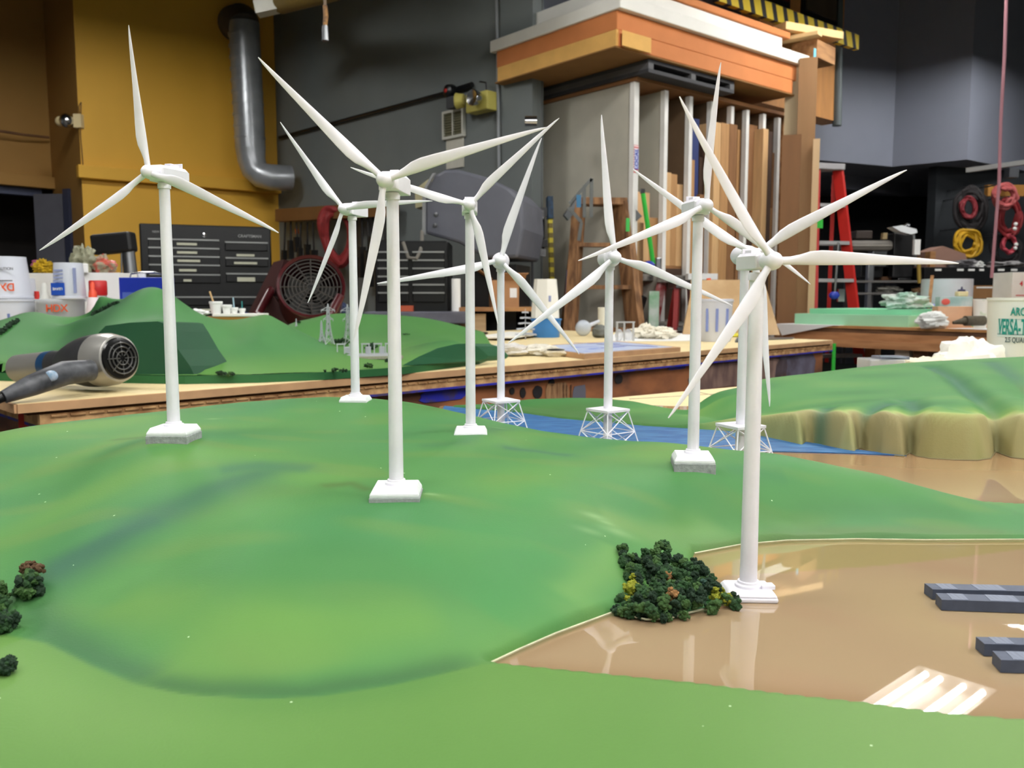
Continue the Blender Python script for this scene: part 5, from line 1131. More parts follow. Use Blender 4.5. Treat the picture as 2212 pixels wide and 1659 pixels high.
MB().box((-.0, .3, bz), (.62, .7, .07)).out('top', mat('bench_grey', (104, 104, 116), .5, var=.3, scale=12), gb, smooth=False, bev=.005); MB().box((.14, .3, .47), (.24, .45, .93)).out('pedestal', mat('bench_grey', (104, 104, 116)), gb, smooth=False, bev=.01)
MB().box((-.12, .35, .45), (.3, .5, .86)).out('cabinet', BLKMET, gb, smooth=False); MB().box((-.12, .09, .80), (.26, .012, .01)).out('drawer_lip', STEEL, gb, smooth=False)
for px, l, h_, c, lb in ((985, .028, .20, PAPER, 'white tube standing on the grey bench'), (868, .07, .035, mat('orange_sponge', (190, 90, 60), .8), 'orange sponge on the grey bench')):
    p = P(px, 630, 5.32); one(MB().tube((0, 0, 0), (0, 0, h_), l, n=18) if h_ > .1 else MB().box((0, 0, h_/2), (l*2, .05, h_)), 'container' if h_ > .1 else 'sponge', c, lb, 'container' if h_ > .1 else 'sponge', (p.x, p.y, bz+.036), smooth=h_ > .1)
# grey round machine
gm = thing('dust_collector', 'large rounded grey machine housing in front of the grey wall', 'machine', (*P(1020, 500, 5.55)[:2], 0), R(-14))
Yg = 5.55; k = K(Yg); prof = []
def gp(px, py): p = P(px, py, Yg); return (p.x-gm.location.x, p.z)
out_ = [gp(*q) for q in [(924, 505), (924, 430), (930, 405), (946, 380), (968, 369), (1000, 370), (1060, 388), (1110, 412), (1138, 440), (1142, 500), (1130, 560), (1060, 560), (1000, 527)]]
MB().prism(out_, 0, .62, lambda x, z, y: (x, y-.1, z)).out('housing', GREYM, gm, smooth=False, bev=.02)
MB().prism([(x*1.004, z) for x, z in [gp(*q) for q in [(921, 508), (921, 430), (927, 404), (944, 377), (950, 377), (932, 406), (927, 430), (927, 508)]]], 0, .02, lambda x, z, y: (x, y-.12, z)).out('edge_trim', mat('trim_grey', (140, 142, 144), .5), gm, smooth=False)
MB().box((.12, .2, .66), (.34, .4, 1.30)).out('pedestal', BLACK, gm, smooth=False); MB().box((-.35, .2, .66), (.10, .1, 1.30)).out('leg', BLACK, gm, smooth=False)
for q in ((950, 465), (948, 488)): x, z = gp(*q); MB().lathe([(.0, 0), (.014, 0), (.012, .01), (.0, .012)], 14).out('bolt', STEEL, gm, loc=(x, -.105, z)).rotation_euler = (PI/2, 0, 0)
m = MB(); m.path([(*gp(900, 527)[:1], -.3, gp(900, 527)[1]), (gp(912, 560)[0], -.3, gp(912, 560)[1]), (gp(930, 562)[0], -.3, gp(930, 562)[1]), (gp(936, 545)[0], -.28, gp(936, 545)[1]), (gp(930, 520)[0], -.2, gp(930, 520)[1]), (gp(918, 500)[0], -.1, gp(918, 500)[1])], .012, 8); m.out('flex_hose', mat('hose_grey', (120, 116, 108), .6), gm)
MB().prism([gp(*q) for q in [(870, 440), (868, 398), (900, 376), (960, 372), (938, 392), (925, 430)]], 0, .3, lambda x, z, y: (x, y+.16, z)).out('cream_panel', mat('dirty_cream', (176, 168, 132), .7), gm, smooth=False)
MB().prism([gp(*q) for q in [(893, 398), (905, 384), (922, 382), (910, 396)]], 0, .02, lambda x, z, y: (x, y+.13, z)).out('dark_port', BLACK, gm, smooth=False)
MB().box((-.62, .45, 1.18), (.30, .2, .5)).out('brown_side_box', WOODD, gm, smooth=False)
# maroon drum fan
fn = thing('drum_fan', 'maroon drum fan tilted towards the ceiling, behind the far diorama', 'fan', (*P(650, 640, 4.1)[:2], 0)); fO = Vector(fn.location)
fc_ = P(672, 622, 4.1)-fO; rf = 66*K(4.1); fq = Vector((.25, -1, .42)).normalized(); Mf = Matrix.Translation(fc_) @ fq.to_track_quat('Z', 'Y').to_matrix().to_4x4()
m = MB(); m.M = Mf; m.lathe([(rf*1.0, -.30), (rf*1.04, -.28), (rf*1.05, 0), (rf*1.10, .015), (rf*1.08, .03), (rf*.99, .02), (rf*.97, -.28)], 44); m.out('shroud', REDD, fn)
m = MB(); m.M = Mf
for i in range(1, 9): m.path([(rf*i/8.3*math.cos(a), rf*i/8.3*math.sin(a), .012) for a in [2*PI*j/36 for j in range(36)]], .0022, 4, closed=True)
for i in range(12): a = i*PI/6; m.tube((.02*math.cos(a), .02*math.sin(a), .012), (rf*.99*math.cos(a), rf*.99*math.sin(a), .012), .003, n=4)
m.out('grille', mat('fan_grille', (70, 66, 62), .6), fn)
for i in range(5):
    a = i*2*PI/5; m = MB(); m.M = Mf @ Matrix.Rotation(a, 4, 'Z'); m.add([(.02, -.03, -.10), (rf*.86, -.02, -.08), (rf*.80, rf*.42, -.14), (.05, .06, -.14), (.02, -.03, -.108), (rf*.86, -.02, -.088), (rf*.80, rf*.42, -.148), (.05, .06, -.148)], [(0, 1, 2, 3), (7, 6, 5, 4), (0, 4, 5, 1), (1, 5, 6, 2), (2, 6, 7, 3), (3, 7, 4, 0)]); m.out('fan_blade', mat('fan_blade_grey', (72, 72, 70), .5), fn, smooth=False)
m = MB(); m.M = Mf; m.lathe([(.0, -.26), (rf*.98, -.27)], 30); m.out('rear_mesh', mat('fan_dark', (44, 44, 42), .8), fn)
b_ = []
for py_, r_ in ((0, 1), ): pass
hw = P(560, 690, 4.15)-fO; m = MB(); m.path([P(735, 640, 4.05)-fO, P(700, 708, 3.95)-fO, P(620, 716, 3.95)-fO, P(556, 680, 4.1)-fO, P(600, 600, 4.3)-fO], .022, 12); m.out('stand_tube', REDD, fn)
m = MB(); m.path([P(556, 690, 4.1)-fO, P(545, 740, 4.2)-fO, P(545, 900, 4.2)-fO], .022, 10); m.path([P(705, 706, 3.95)-fO, P(712, 800, 3.95)-fO], .022, 10); m.out('leg', REDD, fn)
MB().prism([(P(px, py, 4.3).x-fO.x, P(px, py, 4.3).z) for px, py in [(545, 680), (600, 568), (622, 562), (600, 640), (660, 715), (600, 740)]], 0, .16, lambda x, z, y: (x, y+.12, z)).out('shroud_back', mat('maroon_dark', (62, 30, 30), .4), fn, smooth=False)
# tool rail with tools, red hose
rl0, rl1 = onwall(606, 466, .15), onwall(850, 452, .15); tr = thing('tool_rail', 'brown wooden rail with hanging dark tools on the grey wall', 'tool rail', rl0)
rO = Vector(tr.location); MB().beam((0, 0, 0), rl1-rO, .12, .12).out('rail', mat('rail_brown', (122, 84, 44), .7), tr, smooth=False)
HG = [('hammer', 616, 480, 600), ('saw', 628, 478, 560), ('pliers', 640, 480, 545), ('snips', 650, 480, 590), ('square', 664, 480, 575), ('file', 676, 480, 600), ('wrench', 770, 470, 640), ('clamp', 782, 465, 600), ('saw', 794, 462, 620), ('mallet', 806, 460, 560), ('caulk_gun', 818, 458, 600), ('clamp', 830, 458, 580)]
for i, (n_, px, y0, y1) in enumerate(HG):
    q = onwall(px, y0, .16); b = onwall(px+(i % 3-1)*4, y1, .16)
    m = MB(); m.tube(q, q.lerp(b, .5), .010, n=8); m.beam(q.lerp(b, .5), b, .05+.012*(i % 3), .03)
    one(m, n_, mat('tool_dark', (50, 48, 46), .5, .2, var=.5, scale=8), 'dark %s hanging on the brown tool rail, %s' % (n_.replace('_', ' '), ['leftmost', 'second from left', 'third from left', 'fourth from left', 'beside the maroon fan top', 'left of the red hose', 'right of the red hose', 'behind the rear turbine rotor', 'behind the front turbine blade', 'left of the front turbine tower', 'behind the front turbine tower', 'at the right end'][i]), 'tool', (0, 0, 0), group='tools hanging on the tool rail')
one(MB().tube(onwall(641, 495, .12), onwall(642, 505, .12), .018, n=8), 'orange_tool_handle', mat('orange_handle', (214, 104, 50), .5), 'small orange handle among the hanging tools', 'tool', (0, 0, 0))
def coil(name, label, m_, pts, Y, r, n=6, sd=1, jit=4, rr=.010, cat='hose', grp=None):
    rn = random.Random(sd); t = thing(name, label, cat, P(pts[0][0], pts[0][1], Y), 0, grp); o = Vector(t.location)
    cx_ = sum(p[0] for p in pts)/len(pts); cy_ = sum(p[1] for p in pts)/len(pts); m = MB()
    for i in range(n):
        s_ = 1-.055*i; ps = []
        for px, py in pts: ps.append(P(cx_+(px-cx_)*s_+rn.uniform(-jit, jit), cy_+(py-cy_)*s_+rn.uniform(-jit, jit), Y+rn.uniform(-.03, .03))-o)
        sm = []
        L_ = len(ps)
        for j in range(L_):
            a, b, c, d = ps[j-1], ps[j], ps[(j+1) % L_], ps[(j+2) % L_]
            for u in (0, .25, .5, .75): sm.append(.5*((2*b)+(c-a)*u+(2*a-5*b+4*c-d)*u*u+(3*b-a-3*c+d)*u**3))
        m.path(sm, rr, 7, closed=True)
    m.out('loops', m_, t); MB().tube(P(cx_, min(p[1] for p in pts)-2, Y)-o, P(cx_, min(p[1] for p in pts)-2, Y)-o+Vector((0, .75 if Y > 8.9 else .12, .02)), .008, n=8).out('hook', STEEL, t); return t
Yr = onwall(725, 500, .2).y
coil('red_hose', 'thick dusty red hose looped over the tool rail above the fan', BRICKRED, [(725, 452), (752, 462), (765, 500), (758, 545), (738, 572), (722, 566), (704, 530), (694, 480), (704, 456)], Yr, 1, 5, 3, 3, .030)
crumple('tarp', mat('blue_tarp', (34, 44, 110), .6, var=.4), 'blue tarp bundle behind the white cups', 'tarp', 520, 690, 3.45, 82, 70, ZT, 22, .35)
crumple('tarp', mat('blue_tarp2', (34, 50, 84), .6, var=.4), 'dark blue bundle behind the lattice pylons', 'tarp', 752, 700, 4.6, 60, 56, .92, 23, .35)
# cups, craft stick and tray
ct_ = box_thing('foam_tray', WFOAM, 'white foam tray with small cups behind the far diorama', 'tray', 458, 556, 678, 3.0, .14, yb=684)
for i, (px, yt, w_, lab) in enumerate([(466, 651, .044, 'white paper cup holding a wooden stick, leftmost on the tray'), (490, 658, .034, 'small white cup in the middle of the foam tray'), (506, 664, .026, 'small white cup right of the middle one on the tray'), (523, 666, .022, 'tiny white cup at the right end of the tray')]):
    z_ = zat(678, 3.0); t, h_ = tub('cup', lab, 'cup', px, yt, 3.03, w_, w_*.75, PAPER, zb=z_, group='cups on the foam tray')
    if i == 0: MB().beam((0, 0, h_*.3), (-.02, 0, h_+.035), .010, .003).out('craft_stick', mat('craft_stick', (206, 170, 120), .7), t, smooth=False)
    if i == 2: MB().tube((0, 0, h_*.5), (-.003, 0, h_+.035), .0025, n=6).out('stirrer', mat('pale_blue_plastic', (170, 200, 216), .4), t)
    if i == 3: MB().tube((0, 0, h_*.5), (.0, 0, h_+.025), .0022, n=6).out('stirrer', mat('teal_plastic', (60, 140, 140), .4), t)
ct_.location.z = zat(684, 3.0)
sup = box_thing('box', mat('ochre_box', (150, 110, 40), .7), 'low ochre box under the foam tray', 'box', 452, 560, 685, 3.0, .14)
crumple('crumpled_tissue', PAPER, 'crumpled white tissue left of the foam tray', 'tissue', 425, 676, 2.95, 46, 16, zat(684, 2.95), 25, .4, 4)
one(MB().box((0, .05, zat(684, 2.95)/2-ZT/2), (.07, .07, zat(684, 2.95)-ZT)), 'box', CARDB, 'small box under the crumpled tissue, behind the far hill', 'box', (*P(425, 684, 2.95)[:2], ZT), smooth=False)

# ------------------------------------------------------------------ middle and right of the long table
def flat(name, m_, label, cat, pxs, z0, th_, group=None, extra=None):
    q = [G(px, py, z0+th_) for px, py in pxs]; c = sum(q, Vector())/len(q)
    return one(MB().prism([(v.x-c.x, v.y-c.y) for v in q][::-1] if False else [(v.x-c.x, v.y-c.y) for v in q], 0, th_), name, m_, label, cat, (c.x, c.y, z0), 0, group, smooth=False), c
MATB = mat('blue_grey_mat', (176, 186, 208), .6, c2=(120, 140, 200), scale=14, lo=.3, hi=.5)
bo, bc = flat('plywood_board', TANEDGE, 'wooden board with a blue smeared top lying on the long table', 'board', [(1262, 765), (1470, 750), (1335, 737), (1130, 748)], ZT+.0005, .017)
q = [G(px, py, ZT+.019) for px, py in [(1262, 763), (1452, 749), (1333, 738), (1150, 748)]]
MB().prism([(v.x-bc.x, v.y-bc.y) for v in q], .0172, .0185).out('blue_mat', MATB, bo, smooth=False)
for a, b in (((1290, 744), (1420, 749)), ((1240, 741), (1340, 743)), ((1300, 752), (1350, 748))):
    p, r_ = G(*a, ZT+.0192), G(*b, ZT+.0192); m = MB(); m.beam(p-Vector((bc.x, bc.y, ZT)), r_-Vector((bc.x, bc.y, ZT)), .010, .0006); m.out('paint_streak', BLUEP, bo, smooth=False)
flat('foam_board', WFOAM, 'white foam board sheet with grey offcuts left of the blue bucket', 'board', [(1028, 727), (1110, 727), (1172, 719), (1100, 716)], ZT+.012, .008)
one(MB().box((0, 0, .006), (.10, .10, .012)), 'plastic_offcut', mat('offcut_grey', (170, 176, 184), .5), 'grey plastic offcut carrying the white foam board sheet', 'offcut', (*G(1095, 728, ZT)[:2], ZT), .4, smooth=False)
for i, (px, py, w_, h_, c, sd, lab) in enumerate([(1100, 772, 74, 30, (214, 210, 204), 31, 'dirty white work glove lying left on the table edge'), (1160, 770, 80, 24, (226, 220, 204), 32, 'cream work glove in the middle of the glove pile'), (1195, 773, 52, 20, (214, 206, 186), 33, 'curled cream glove at the right end of the glove pile')]):
    crumple('work_glove', mat('glove_%d' % i, c, .9, var=.2, scale=40), lab, 'glove', px, py, G(px, py, ZT).y+.05, w_, h_, ZT, sd, .3, 2.5, 'gloves on the long table')
one(MB().ball((0, 0, .004), 1, 14, 8, (.030, .016, .004)), 'black_strap', BLACK, 'small black strap on the gloves', 'strap', (*G(1200, 757, ZT+.03)[:2], ZT+.028))
# blue bucket with white block
t, hh = tub('bucket', 'blue bucket carrying a white faceted foam block', 'bucket', 1180, 688, 4.35, .150, .135, BLUET)
p, h_ = st(1179, 603, 4.35, ZT+hh+.002); t = thing('foam_block', 'tall white tapering foam block on the blue bucket', 'foam block', p)
m = MB(); m.rings([[Vector((r*math.cos(a), r*math.sin(a), z)) for a in [2*PI*i/7+.3 for i in range(7)]] for z, r in ((0, .074), (h_*.5, .068), (h_, .058))]); m.out('block', WFOAM, t, smooth=False)
MB().box((.018, -.0668, h_*.5), (.012, .002, .030)).out('small_mark', mat('pale_blue_print', (150, 160, 200)), t, smooth=False)
# clear miniature fir tree
p, h_ = st(1135, 664, 4.15); t = thing('model_tree', 'clear plastic miniature fir tree left of the blue bucket', 'model tree', p); CT = mat('clear_fir', (196, 200, 206), .3, alpha=.8)
MB().tube((0, 0, 0), (0, 0, h_*.96), .004, .001, 8).out('trunk', CT, t)
for i in range(5):
    z = h_*(.16+.17*i); r = h_*.36*(1-.17*i); m = MB()
    for k_ in range(7): a = k_*2*PI/7+i; m.rings([[Vector((math.cos(a)*q_*r+dx*math.sin(a), math.sin(a)*q_*r-dx*math.cos(a), z+dz-q_*r*.1)) for dx, dz in ((-.007*(1.05-q_), 0), (0, .006), (.007*(1.05-q_), 0), (0, -.002))] for q_ in (0, .5, 1)])
    m.out('branch_tier', CT, t)
# jars and globe
p, h_ = st(1260, 690, 4.5); p.z = ZT; t = thing('glass_globe', 'clear globe bulb lying left of the white jar', 'globe', p); MB().ball((0, 0, .042), .042, 22, 14).out('globe', mat('globe_clear', (206, 214, 224), .1, alpha=.75), t); MB().tube((.03, 0, .055), (.085, 0, .078), .011, .008, 12).out('neck', MILKY, t)
tub('jar', 'cream round jar standing behind the grey dome', 'jar', 1303, 666, 4.62, .056, .056, mat('jar_cream', (232, 228, 210), .5), rim=False, lid=True)
p, h_ = st(1298, 694, 4.3); one(blob((0, 0, .03), 1, (.042, .036, .034), 41, .1), 'grey_dome', mat('dome_grey', (108, 110, 104), .6), 'grey rounded lump in front of the cream jar', 'dome', p)
for px, c, lb in ((1288, mat('dark_green_plastic', (50, 74, 40), .5), 'small dark green round cap on the table'), (1303, mat('ring_white', (210, 214, 218), .4), 'small white ring beside the dark green cap')):
    p = G(px, 724, ZT); one(MB().tube((0, 0, .012), (0, -.012, .012), .0115, n=16), 'cap', c, lb, 'cap', p)
# clear gantry
p = G(1350, 738, ZT); t = thing('model_gantry', 'clear plastic miniature gantry frame standing on the long table', 'model gantry', p, .1); k = K(p.y)
for x in (-18, -2, 18): MB().box((x*k, 0, 21*k), (4*k, 4*k, 42*k)).out('leg', CT, t, smooth=False)
MB().box((0, 0, 42*k), (42*k, 7*k, 3*k)).out('crossbar', CT, t, smooth=False)
for x in (-10, 10): MB().ball((x*k, .03, 14*k), 9*k, 14, 8, (1, 1, 1.5)).out('clear_dome', CLEAR, t)
flat('paper_sheet', PAPER, 'white paper sheet spread behind the clear gantry', 'paper', [(1305, 737), (1520, 735), (1530, 720), (1330, 719)], ZT+.0006, .003)
for px, py, w_, h_, sd, lab in ((1395, 734, 50, 30, 51, 'left crumpled cream paper towel on the white sheet'), (1430, 735, 56, 24, 52, 'right crumpled cream paper towel on the white sheet')):
    crumple('paper_towel', mat('towel_cream', (236, 230, 212), .9), lab, 'paper towel', px, py, G(px, py, ZT).y+.05, w_, h_, ZT+.004, sd, .5, 4, 'crumpled paper towels')
# milky bucket with blue marks, cone behind
t, hh = tub('bucket', 'milky bucket with blue gauge marks in front of the leaning plywood', 'bucket', 1547, 648, 3.95, .152, .138, MILKY, fill=(.45, mat('greyish_paint', (176, 184, 180), .6)), lid=True)
for dx in (-.052, -.012, .036): MB().box((dx, -math.sqrt(.0745**2-dx*dx)-.002, hh*.52), (.012, .003, hh*.55)).out('gauge_mark', mat('gauge_blue2', (130, 146, 206), .5), t, smooth=False)
p, h_ = st(1531, 601, 5.0); t = thing('caulk_cone', 'bright orange nozzle cone sticking up behind the milky bucket', 'cone', p); m = MB(); m.lathe([(.03, 0), (.028, h_*.6), (.022, h_*.85), (.012, h_)], 20); m.out('cone', mat('cone_orange', (248, 92, 44), .5), t)
one(MB().box((0, 0, .02), (.20, .10, .04)), 'white_tray', PAPER, 'white tray edge on top of the folded ladder by the orange cone', 'tray', (*P(1515, 600, 5.9)[:2], zat(604, 5.9)), smooth=False)
# leaning plywood
Yp = 4.62; p0 = P(1580, 728, Yp)
m = MB(); m.prism([(P(px, py, Yp).x-p0.x, P(px, py, Yp).z-ZT) for px, py in [(1474, 729), (1480, 702), (1498, 640), (1503, 604), (1664, 603), (1684, 728), (1640, 729)]], 0, .012, lambda x, z, y: (x, y+.12*z/.3, max(z, 0)))
one(m, 'plywood_sheet', mat('pale_ply', (206, 174, 132), .7, var=.1, scale=6, c2=(184, 150, 106)), 'pale plywood panel standing upright at the right of the long table', 'panel', (p0.x, Yp, ZT), smooth=False)
crumple('yellow_tape', mat('yellow_tape', (222, 214, 70), .5), 'yellow measuring tape on the table by the plywood panel', 'tape', 1585, 729, 4.38, 44, 9, ZT, 57, .2)
flat('steel_rule', STEEL, 'grey steel rule lying at the right corner of the long table', 'ruler', [(1655, 733), (1712, 731), (1716, 728), (1655, 729)], ZT+.0006, .004)
flat('sanding_block', mat('block_grey', (90, 92, 96), .6), 'small grey tool lying beside the yellow tape', 'tool', [(1588, 736), (1622, 736), (1625, 729), (1592, 729)], ZT+.0006, .008)

# ------------------------------------------------------------------ things behind the long table, middle
wl = ladder('aged wooden stepladder standing against the grey rack side', P(1300, 430, 6.0)+Vector((0, .1, 0)), zat(432, 5.9), .30, .62, 5, LADW, LADW, rz=R(6), lean=.16, rails=.13)
for sx in (-1, 1): MB().beam((sx*.17, -.04, zat(432, 5.9)), (sx*.26, -.08, zat(468, 5.9)), .02, .05).out('metal_bracket', STEEL, wl, smooth=False)
m = MB(); k = 1
for a, b in (((1230, 440), (1278, 386)), ((1278, 386), (1277, 470)), ((1228, 448), (1256, 480)), ((1262, 400), (1262, 470)), ((1256, 480), (1250, 520))): m.beam(P(*a, 5.72), P(*b, 5.72), .012, .022)
one(m, 'folding_bracket', mat('bracket_grey', (96, 98, 96), .5, .5), 'grey folding metal bracket beside the top of the wooden stepladder', 'bracket', (0, 0, 0), smooth=False)
one(MB().box((0, 0, .04), (.03, .01, .08)), 'tape_strip', mat('blue_green_tape', (60, 120, 160), .6), 'blue tape strip on the folding bracket', 'tape', P(1250, 448, 5.68), smooth=False)
red_l = ladder('small paint-splattered red stepladder behind the paper towels', P(1400, 600, 6.35), zat(603, 6.35), .22, .50, 3, RED, mat('splattered_grey', (150, 144, 136), .7, var=.5, scale=20, c2=(70, 66, 62)), rz=R(30), lean=.22)
ladder('small red and white splattered stepladder left of the plywood panel', P(1460, 600, 6.2), zat(606, 6.2), .20, .46, 3, mat('pink_white_splatter', (190, 150, 150), .7, c2=(150, 40, 40), scale=14), mat('splattered_grey', (150, 144, 136)), rz=R(-20), lean=.25)
ladder('red stepladder half hidden behind the milky bucket', P(1500, 620, 6.0), zat(618, 6.0), .25, .5, 3, REDP if False else mat('deep_red', (146, 34, 32), .5), STEEL, rz=R(10), lean=.2)
one(MB().beam(P(1365, 705, 6.1), P(1385, 640, 6.15), .09, .05), 'black_case', BLACK, 'black slanted case leaning on the splattered red stepladder', 'case', (0, 0, 0), smooth=False, bev=.008)
one(MB().box((0, 0, .15), (.07, .05, .30)), 'green_carton', mat('green_white', (120, 176, 130), .6, c2=(200, 210, 200), scale=9), 'green and white carton between the splattered stepladders', 'carton', (*P(1411, 700, 6.0)[:2], zat(722, 6.0)), smooth=False)
gc = thing('bar_clamp', 'green bar clamp with a blue head standing at the rack front', 'clamp', (0, 0, 0)); Yc = 5.92
MB().tube(P(1389, 418, Yc), P(1411, 570, Yc), .016, n=8).out('bar', GRNROD, gc); MB().box(P(1388, 413, Yc), (.03, .03, .03)).out('end_stop', BLACK, gc, smooth=False)
MB().ball(P(1402, 574, Yc-.02), .042, 12, 8, (1, .8, .8)).out('clamp_head', BLUE, gc); MB().box(P(1422, 572, Yc), (.04, .03, .10)).out('screw_handle', STEEL, gc, smooth=False, bev=.008)
one(MB().box((0, 0, .045), (.025, .004, .09)), 'tape_strip', mat('green_tape', (70, 200, 90), .6), 'bright green tape strip on the white rack post', 'tape', P(1356, 500, 5.95), smooth=False)
yl = thing('spirit_level', 'yellow and black level standing against the rack side panel', 'level', (0, 0, 0))
a, b = P(1187, 432, 6.4), P(1193, 640, 6.3)
MB().beam(a, b, .030, .045).out('body', stripes('level_stripes', (206, 190, 50), (120, 104, 40), 14, axis='Z'), yl, smooth=False); MB().beam(a+Vector((0, -.01, .02)), a.lerp(b, .2)+Vector((0, -.01, 0)), .04, .06).out('blue_tape_end', mat('blue_black_tape', (24, 60, 90), .6, var=.6, scale=30), yl, smooth=False)
one(MB().beam(P(1229, 585, 6.1), P(1223, 715, 6.0), .03, .045), 'blue_level', mat('blue_level', (44, 76, 150), .5), 'dark blue level leaning left of the wooden stepladder', 'level', (0, 0, 0), smooth=False)
for i, (px, y0, y1, w_, c, lb) in enumerate([(1158, 456, 560, .07, mat('chrome_dull', (120, 120, 122), .35, .6, var=.5, scale=14), 'grey bar clamp hanging on the dark column'), (1174, 450, 540, .03, BLACK, 'black bar clamp hanging right of the grey one on the column'), (1150, 500, 640, .03, DKGREY, 'long dark pipe clamp hanging lowest on the column')]):
    one(MB().tube(P(px, y0, 6.1), P(px, y1, 6.1), w_*.3, n=8).box(P(px, y0+8, 6.08), (w_*1.6, .05, .06)).box(P(px, y1-14, 6.08), (w_*1.9, .05, .05)), 'pipe_clamp', c, lb, 'clamp', (0, 0, 0), 0, 'clamps hanging on the column')
one(MB().box((0, 0, .05), (.02, .006, .10)), 'tag', mat('pink_tag', (226, 170, 176), .7), 'small pink tag hanging on the grey clamp', 'tag', P(1155, 545, 6.0), smooth=False)
for px, py, lb in ((1074, 520, 'small red sign on the grey wall behind the turbines'), (1072, 586, 'lower red sign partly hidden by the cardboard box')): one(MB().box((0, 0, 0), (.09, .01, .05)), 'red_sign', mat('sign_red', (160, 44, 44), .6), lb, 'sign', onwall(px, py, .02)+Vector((0, 0, 0)), R(-45), smooth=False)
# cardboard box with flaps on a wooden stand
stand = thing('wooden_stand', 'wooden stand with a plywood side behind the long table', 'stand', (*P(1070, 660, 5.3)[:2], 0)); zs = zat(664, 5.3)
MB().box((.02, .3, zs-.012), (.50, .6, .024)).out('top', WOOD, stand, smooth=False); MB().box((-.16, .06, zs/2-.02), (.20, .03, zs-.04)).out('side_panel', PLY, stand, smooth=False); MB().box((.25, .3, zs/2-.02), (.03, .55, zs-.04)).out('side_panel', WOODD, stand, smooth=False)
MB().box((.05, .55, zs/2-.02), (.4, .03, zs-.04)).out('back_panel', WOODD, stand, smooth=False)
cb = thing('cardboard_box', 'open cardboard box with raised flaps and a white label', 'box', (*P(1092, 660, 5.45)[:2], zs), R(12)); k = K(5.45)
for dx, dy, sx, sy in ((0, 0, .17, .006), (0, .2, .17, .006), (-.085, .1, .006, .2), (.085, .1, .006, .2)): MB().box((dx, dy, .085), (sx, sy, .17)).out('side', CARDB, cb, smooth=False)
for (c0, sz, ang_, ax_) in (((-.13, .1, .21), (.11, .2, .004), R(35), 'Y'), ((.05, -.03, .19), (.15, .07, .004), R(-40), 'X'), ((.12, .1, .19), (.08, .2, .004), R(-40), 'Y')): MB().box(c0, sz, rot=Matrix.Rotation(ang_, 4, ax_)).out('flap', CARDB, cb, smooth=False)
MB().box((.05, -.004, .09), (.045, .003, .06)).out('label', PAPER, cb, smooth=False)
chair = thing('office_chair', 'black chair seat and armrest just behind the far diorama', 'chair', (*P(1000, 705, 4.75)[:2], 0))
MB().box((-.04, .0, .90), (.10, .2, .05)).out('armrest', BLACK, chair, smooth=False, bev=.02); MB().box((.08, .05, .885), (.12, .25, .04)).out('armrest', BLACK, chair, smooth=False, bev=.015); MB().beam((-.03, 0, .88), (-.05, 0, .70), .03, .02).out('arm_post', CHROME, chair, smooth=False)
MB().box((0, .1, .60), (.42, .42, .08)).out('seat', BLACK, chair, smooth=False, bev=.03); MB().tube((0, .1, .05), (0, .1, .58), .03).out('column', BLACK, chair)
for i in range(5): a = i*2*PI/5; MB().beam((0, .1, .07), (.28*math.cos(a), .1+.28*math.sin(a), .04), .04, .04).out('base_arm', BLACK, chair, smooth=False)

# ------------------------------------------------------------------ right table with green foam
BO = Vector((*G(1690, 700, ZT)[:2], 0)); Be = Vector((*G(2140, 713, ZT)[:2], 0)); bx = (Be-BO).normalized(); by = Vector((-bx.y, bx.x, 0)); BRZ = math.atan2(bx.y, bx.x)
tB = thing('side_table', 'brown timber framed table at the right carrying green foam slabs', 'table', BO, BRZ); BL = 2.25
PINE2 = mat('side_table_wood', (190, 138, 94), .7, c2=(164, 114, 74), scale=5, stretch=(1, 6, 6)); PINE3 = mat('side_table_top', (200, 150, 96), .6, c2=(180, 128, 78), scale=5)
MB().box((BL/2, .6, ZT-.009), (BL, 1.2, .018)).out('top_board', PINE3, tB, smooth=False)
MB().box((BL/2, .02, ZT-.075), (BL-.02, .04, .055)).out('upper_rail', PINE2, tB, smooth=False); MB().box((BL/2, .03, ZT-.034), (BL-.03, .04, .03)).out('upper_rail', WOODD, tB, smooth=False)
MB().box((BL/2, .0, ZT-.125), (BL-.02, .05, .05)).out('lower_rail', PINE2, tB, smooth=False); MB().box((.02, .6, ZT-.09), (.04, 1.1, .12)).out('side_rail', PINE2, tB, smooth=False)
def onB(px, off=0.): r = ray(px, 700); k = r.x/r.y; b = BO+by*off; return (k*b.y-b.x)/(bx.x-k*bx.y)
for px, m_ in ((1945, mat('leg_pale', (190, 178, 160), .7)), (1985, WOODD)): x = onB(px); MB().box((x, .08, (ZT-.14)/2), (.10, .09, ZT-.14)).out('leg', m_, tB, smooth=False)
for x, y in ((BL-.1, .1), (BL-.1, 1.1), (.1, 1.1), (.1, .1)): MB().box((x, y, (ZT-.1)/2), (.09, .09, ZT-.1)).out('leg', PINE2, tB, smooth=False)
one(MB().box((0, 0, .40), (.9, .02, .42)), 'black_cloth', mat('black_drape', (26, 34, 34), .9), 'black cloth hanging below the right table', 'cloth', (*(BO+bx*.62+by*.25)[:2], 0), BRZ, smooth=False)
one(MB().tube(P(1802, 742, 5.0), Vector((P(1802, 742, 5.0).x, 5.0, 0)), .011, n=10), 'green_pole', GRNROD, 'bright green upright pole beside the right table', 'pole', (0, 0, 0))
one(MB().box((0, 0, .30), (.6, .3, .5)), 'white_sack', mat('sack_cream', (212, 202, 180), .9), 'pale sack standing under the right table', 'sack', (*(BO+bx*1.75+by*.4)[:2], .04), BRZ, smooth=False, bev=.05)
def onTB(x, y, z=ZT): v = BO+bx*x+by*y; return Vector((v.x, v.y, z))
x0, x1 = onB(1716, .07), onB(1962, .07); k6 = K(6.0)
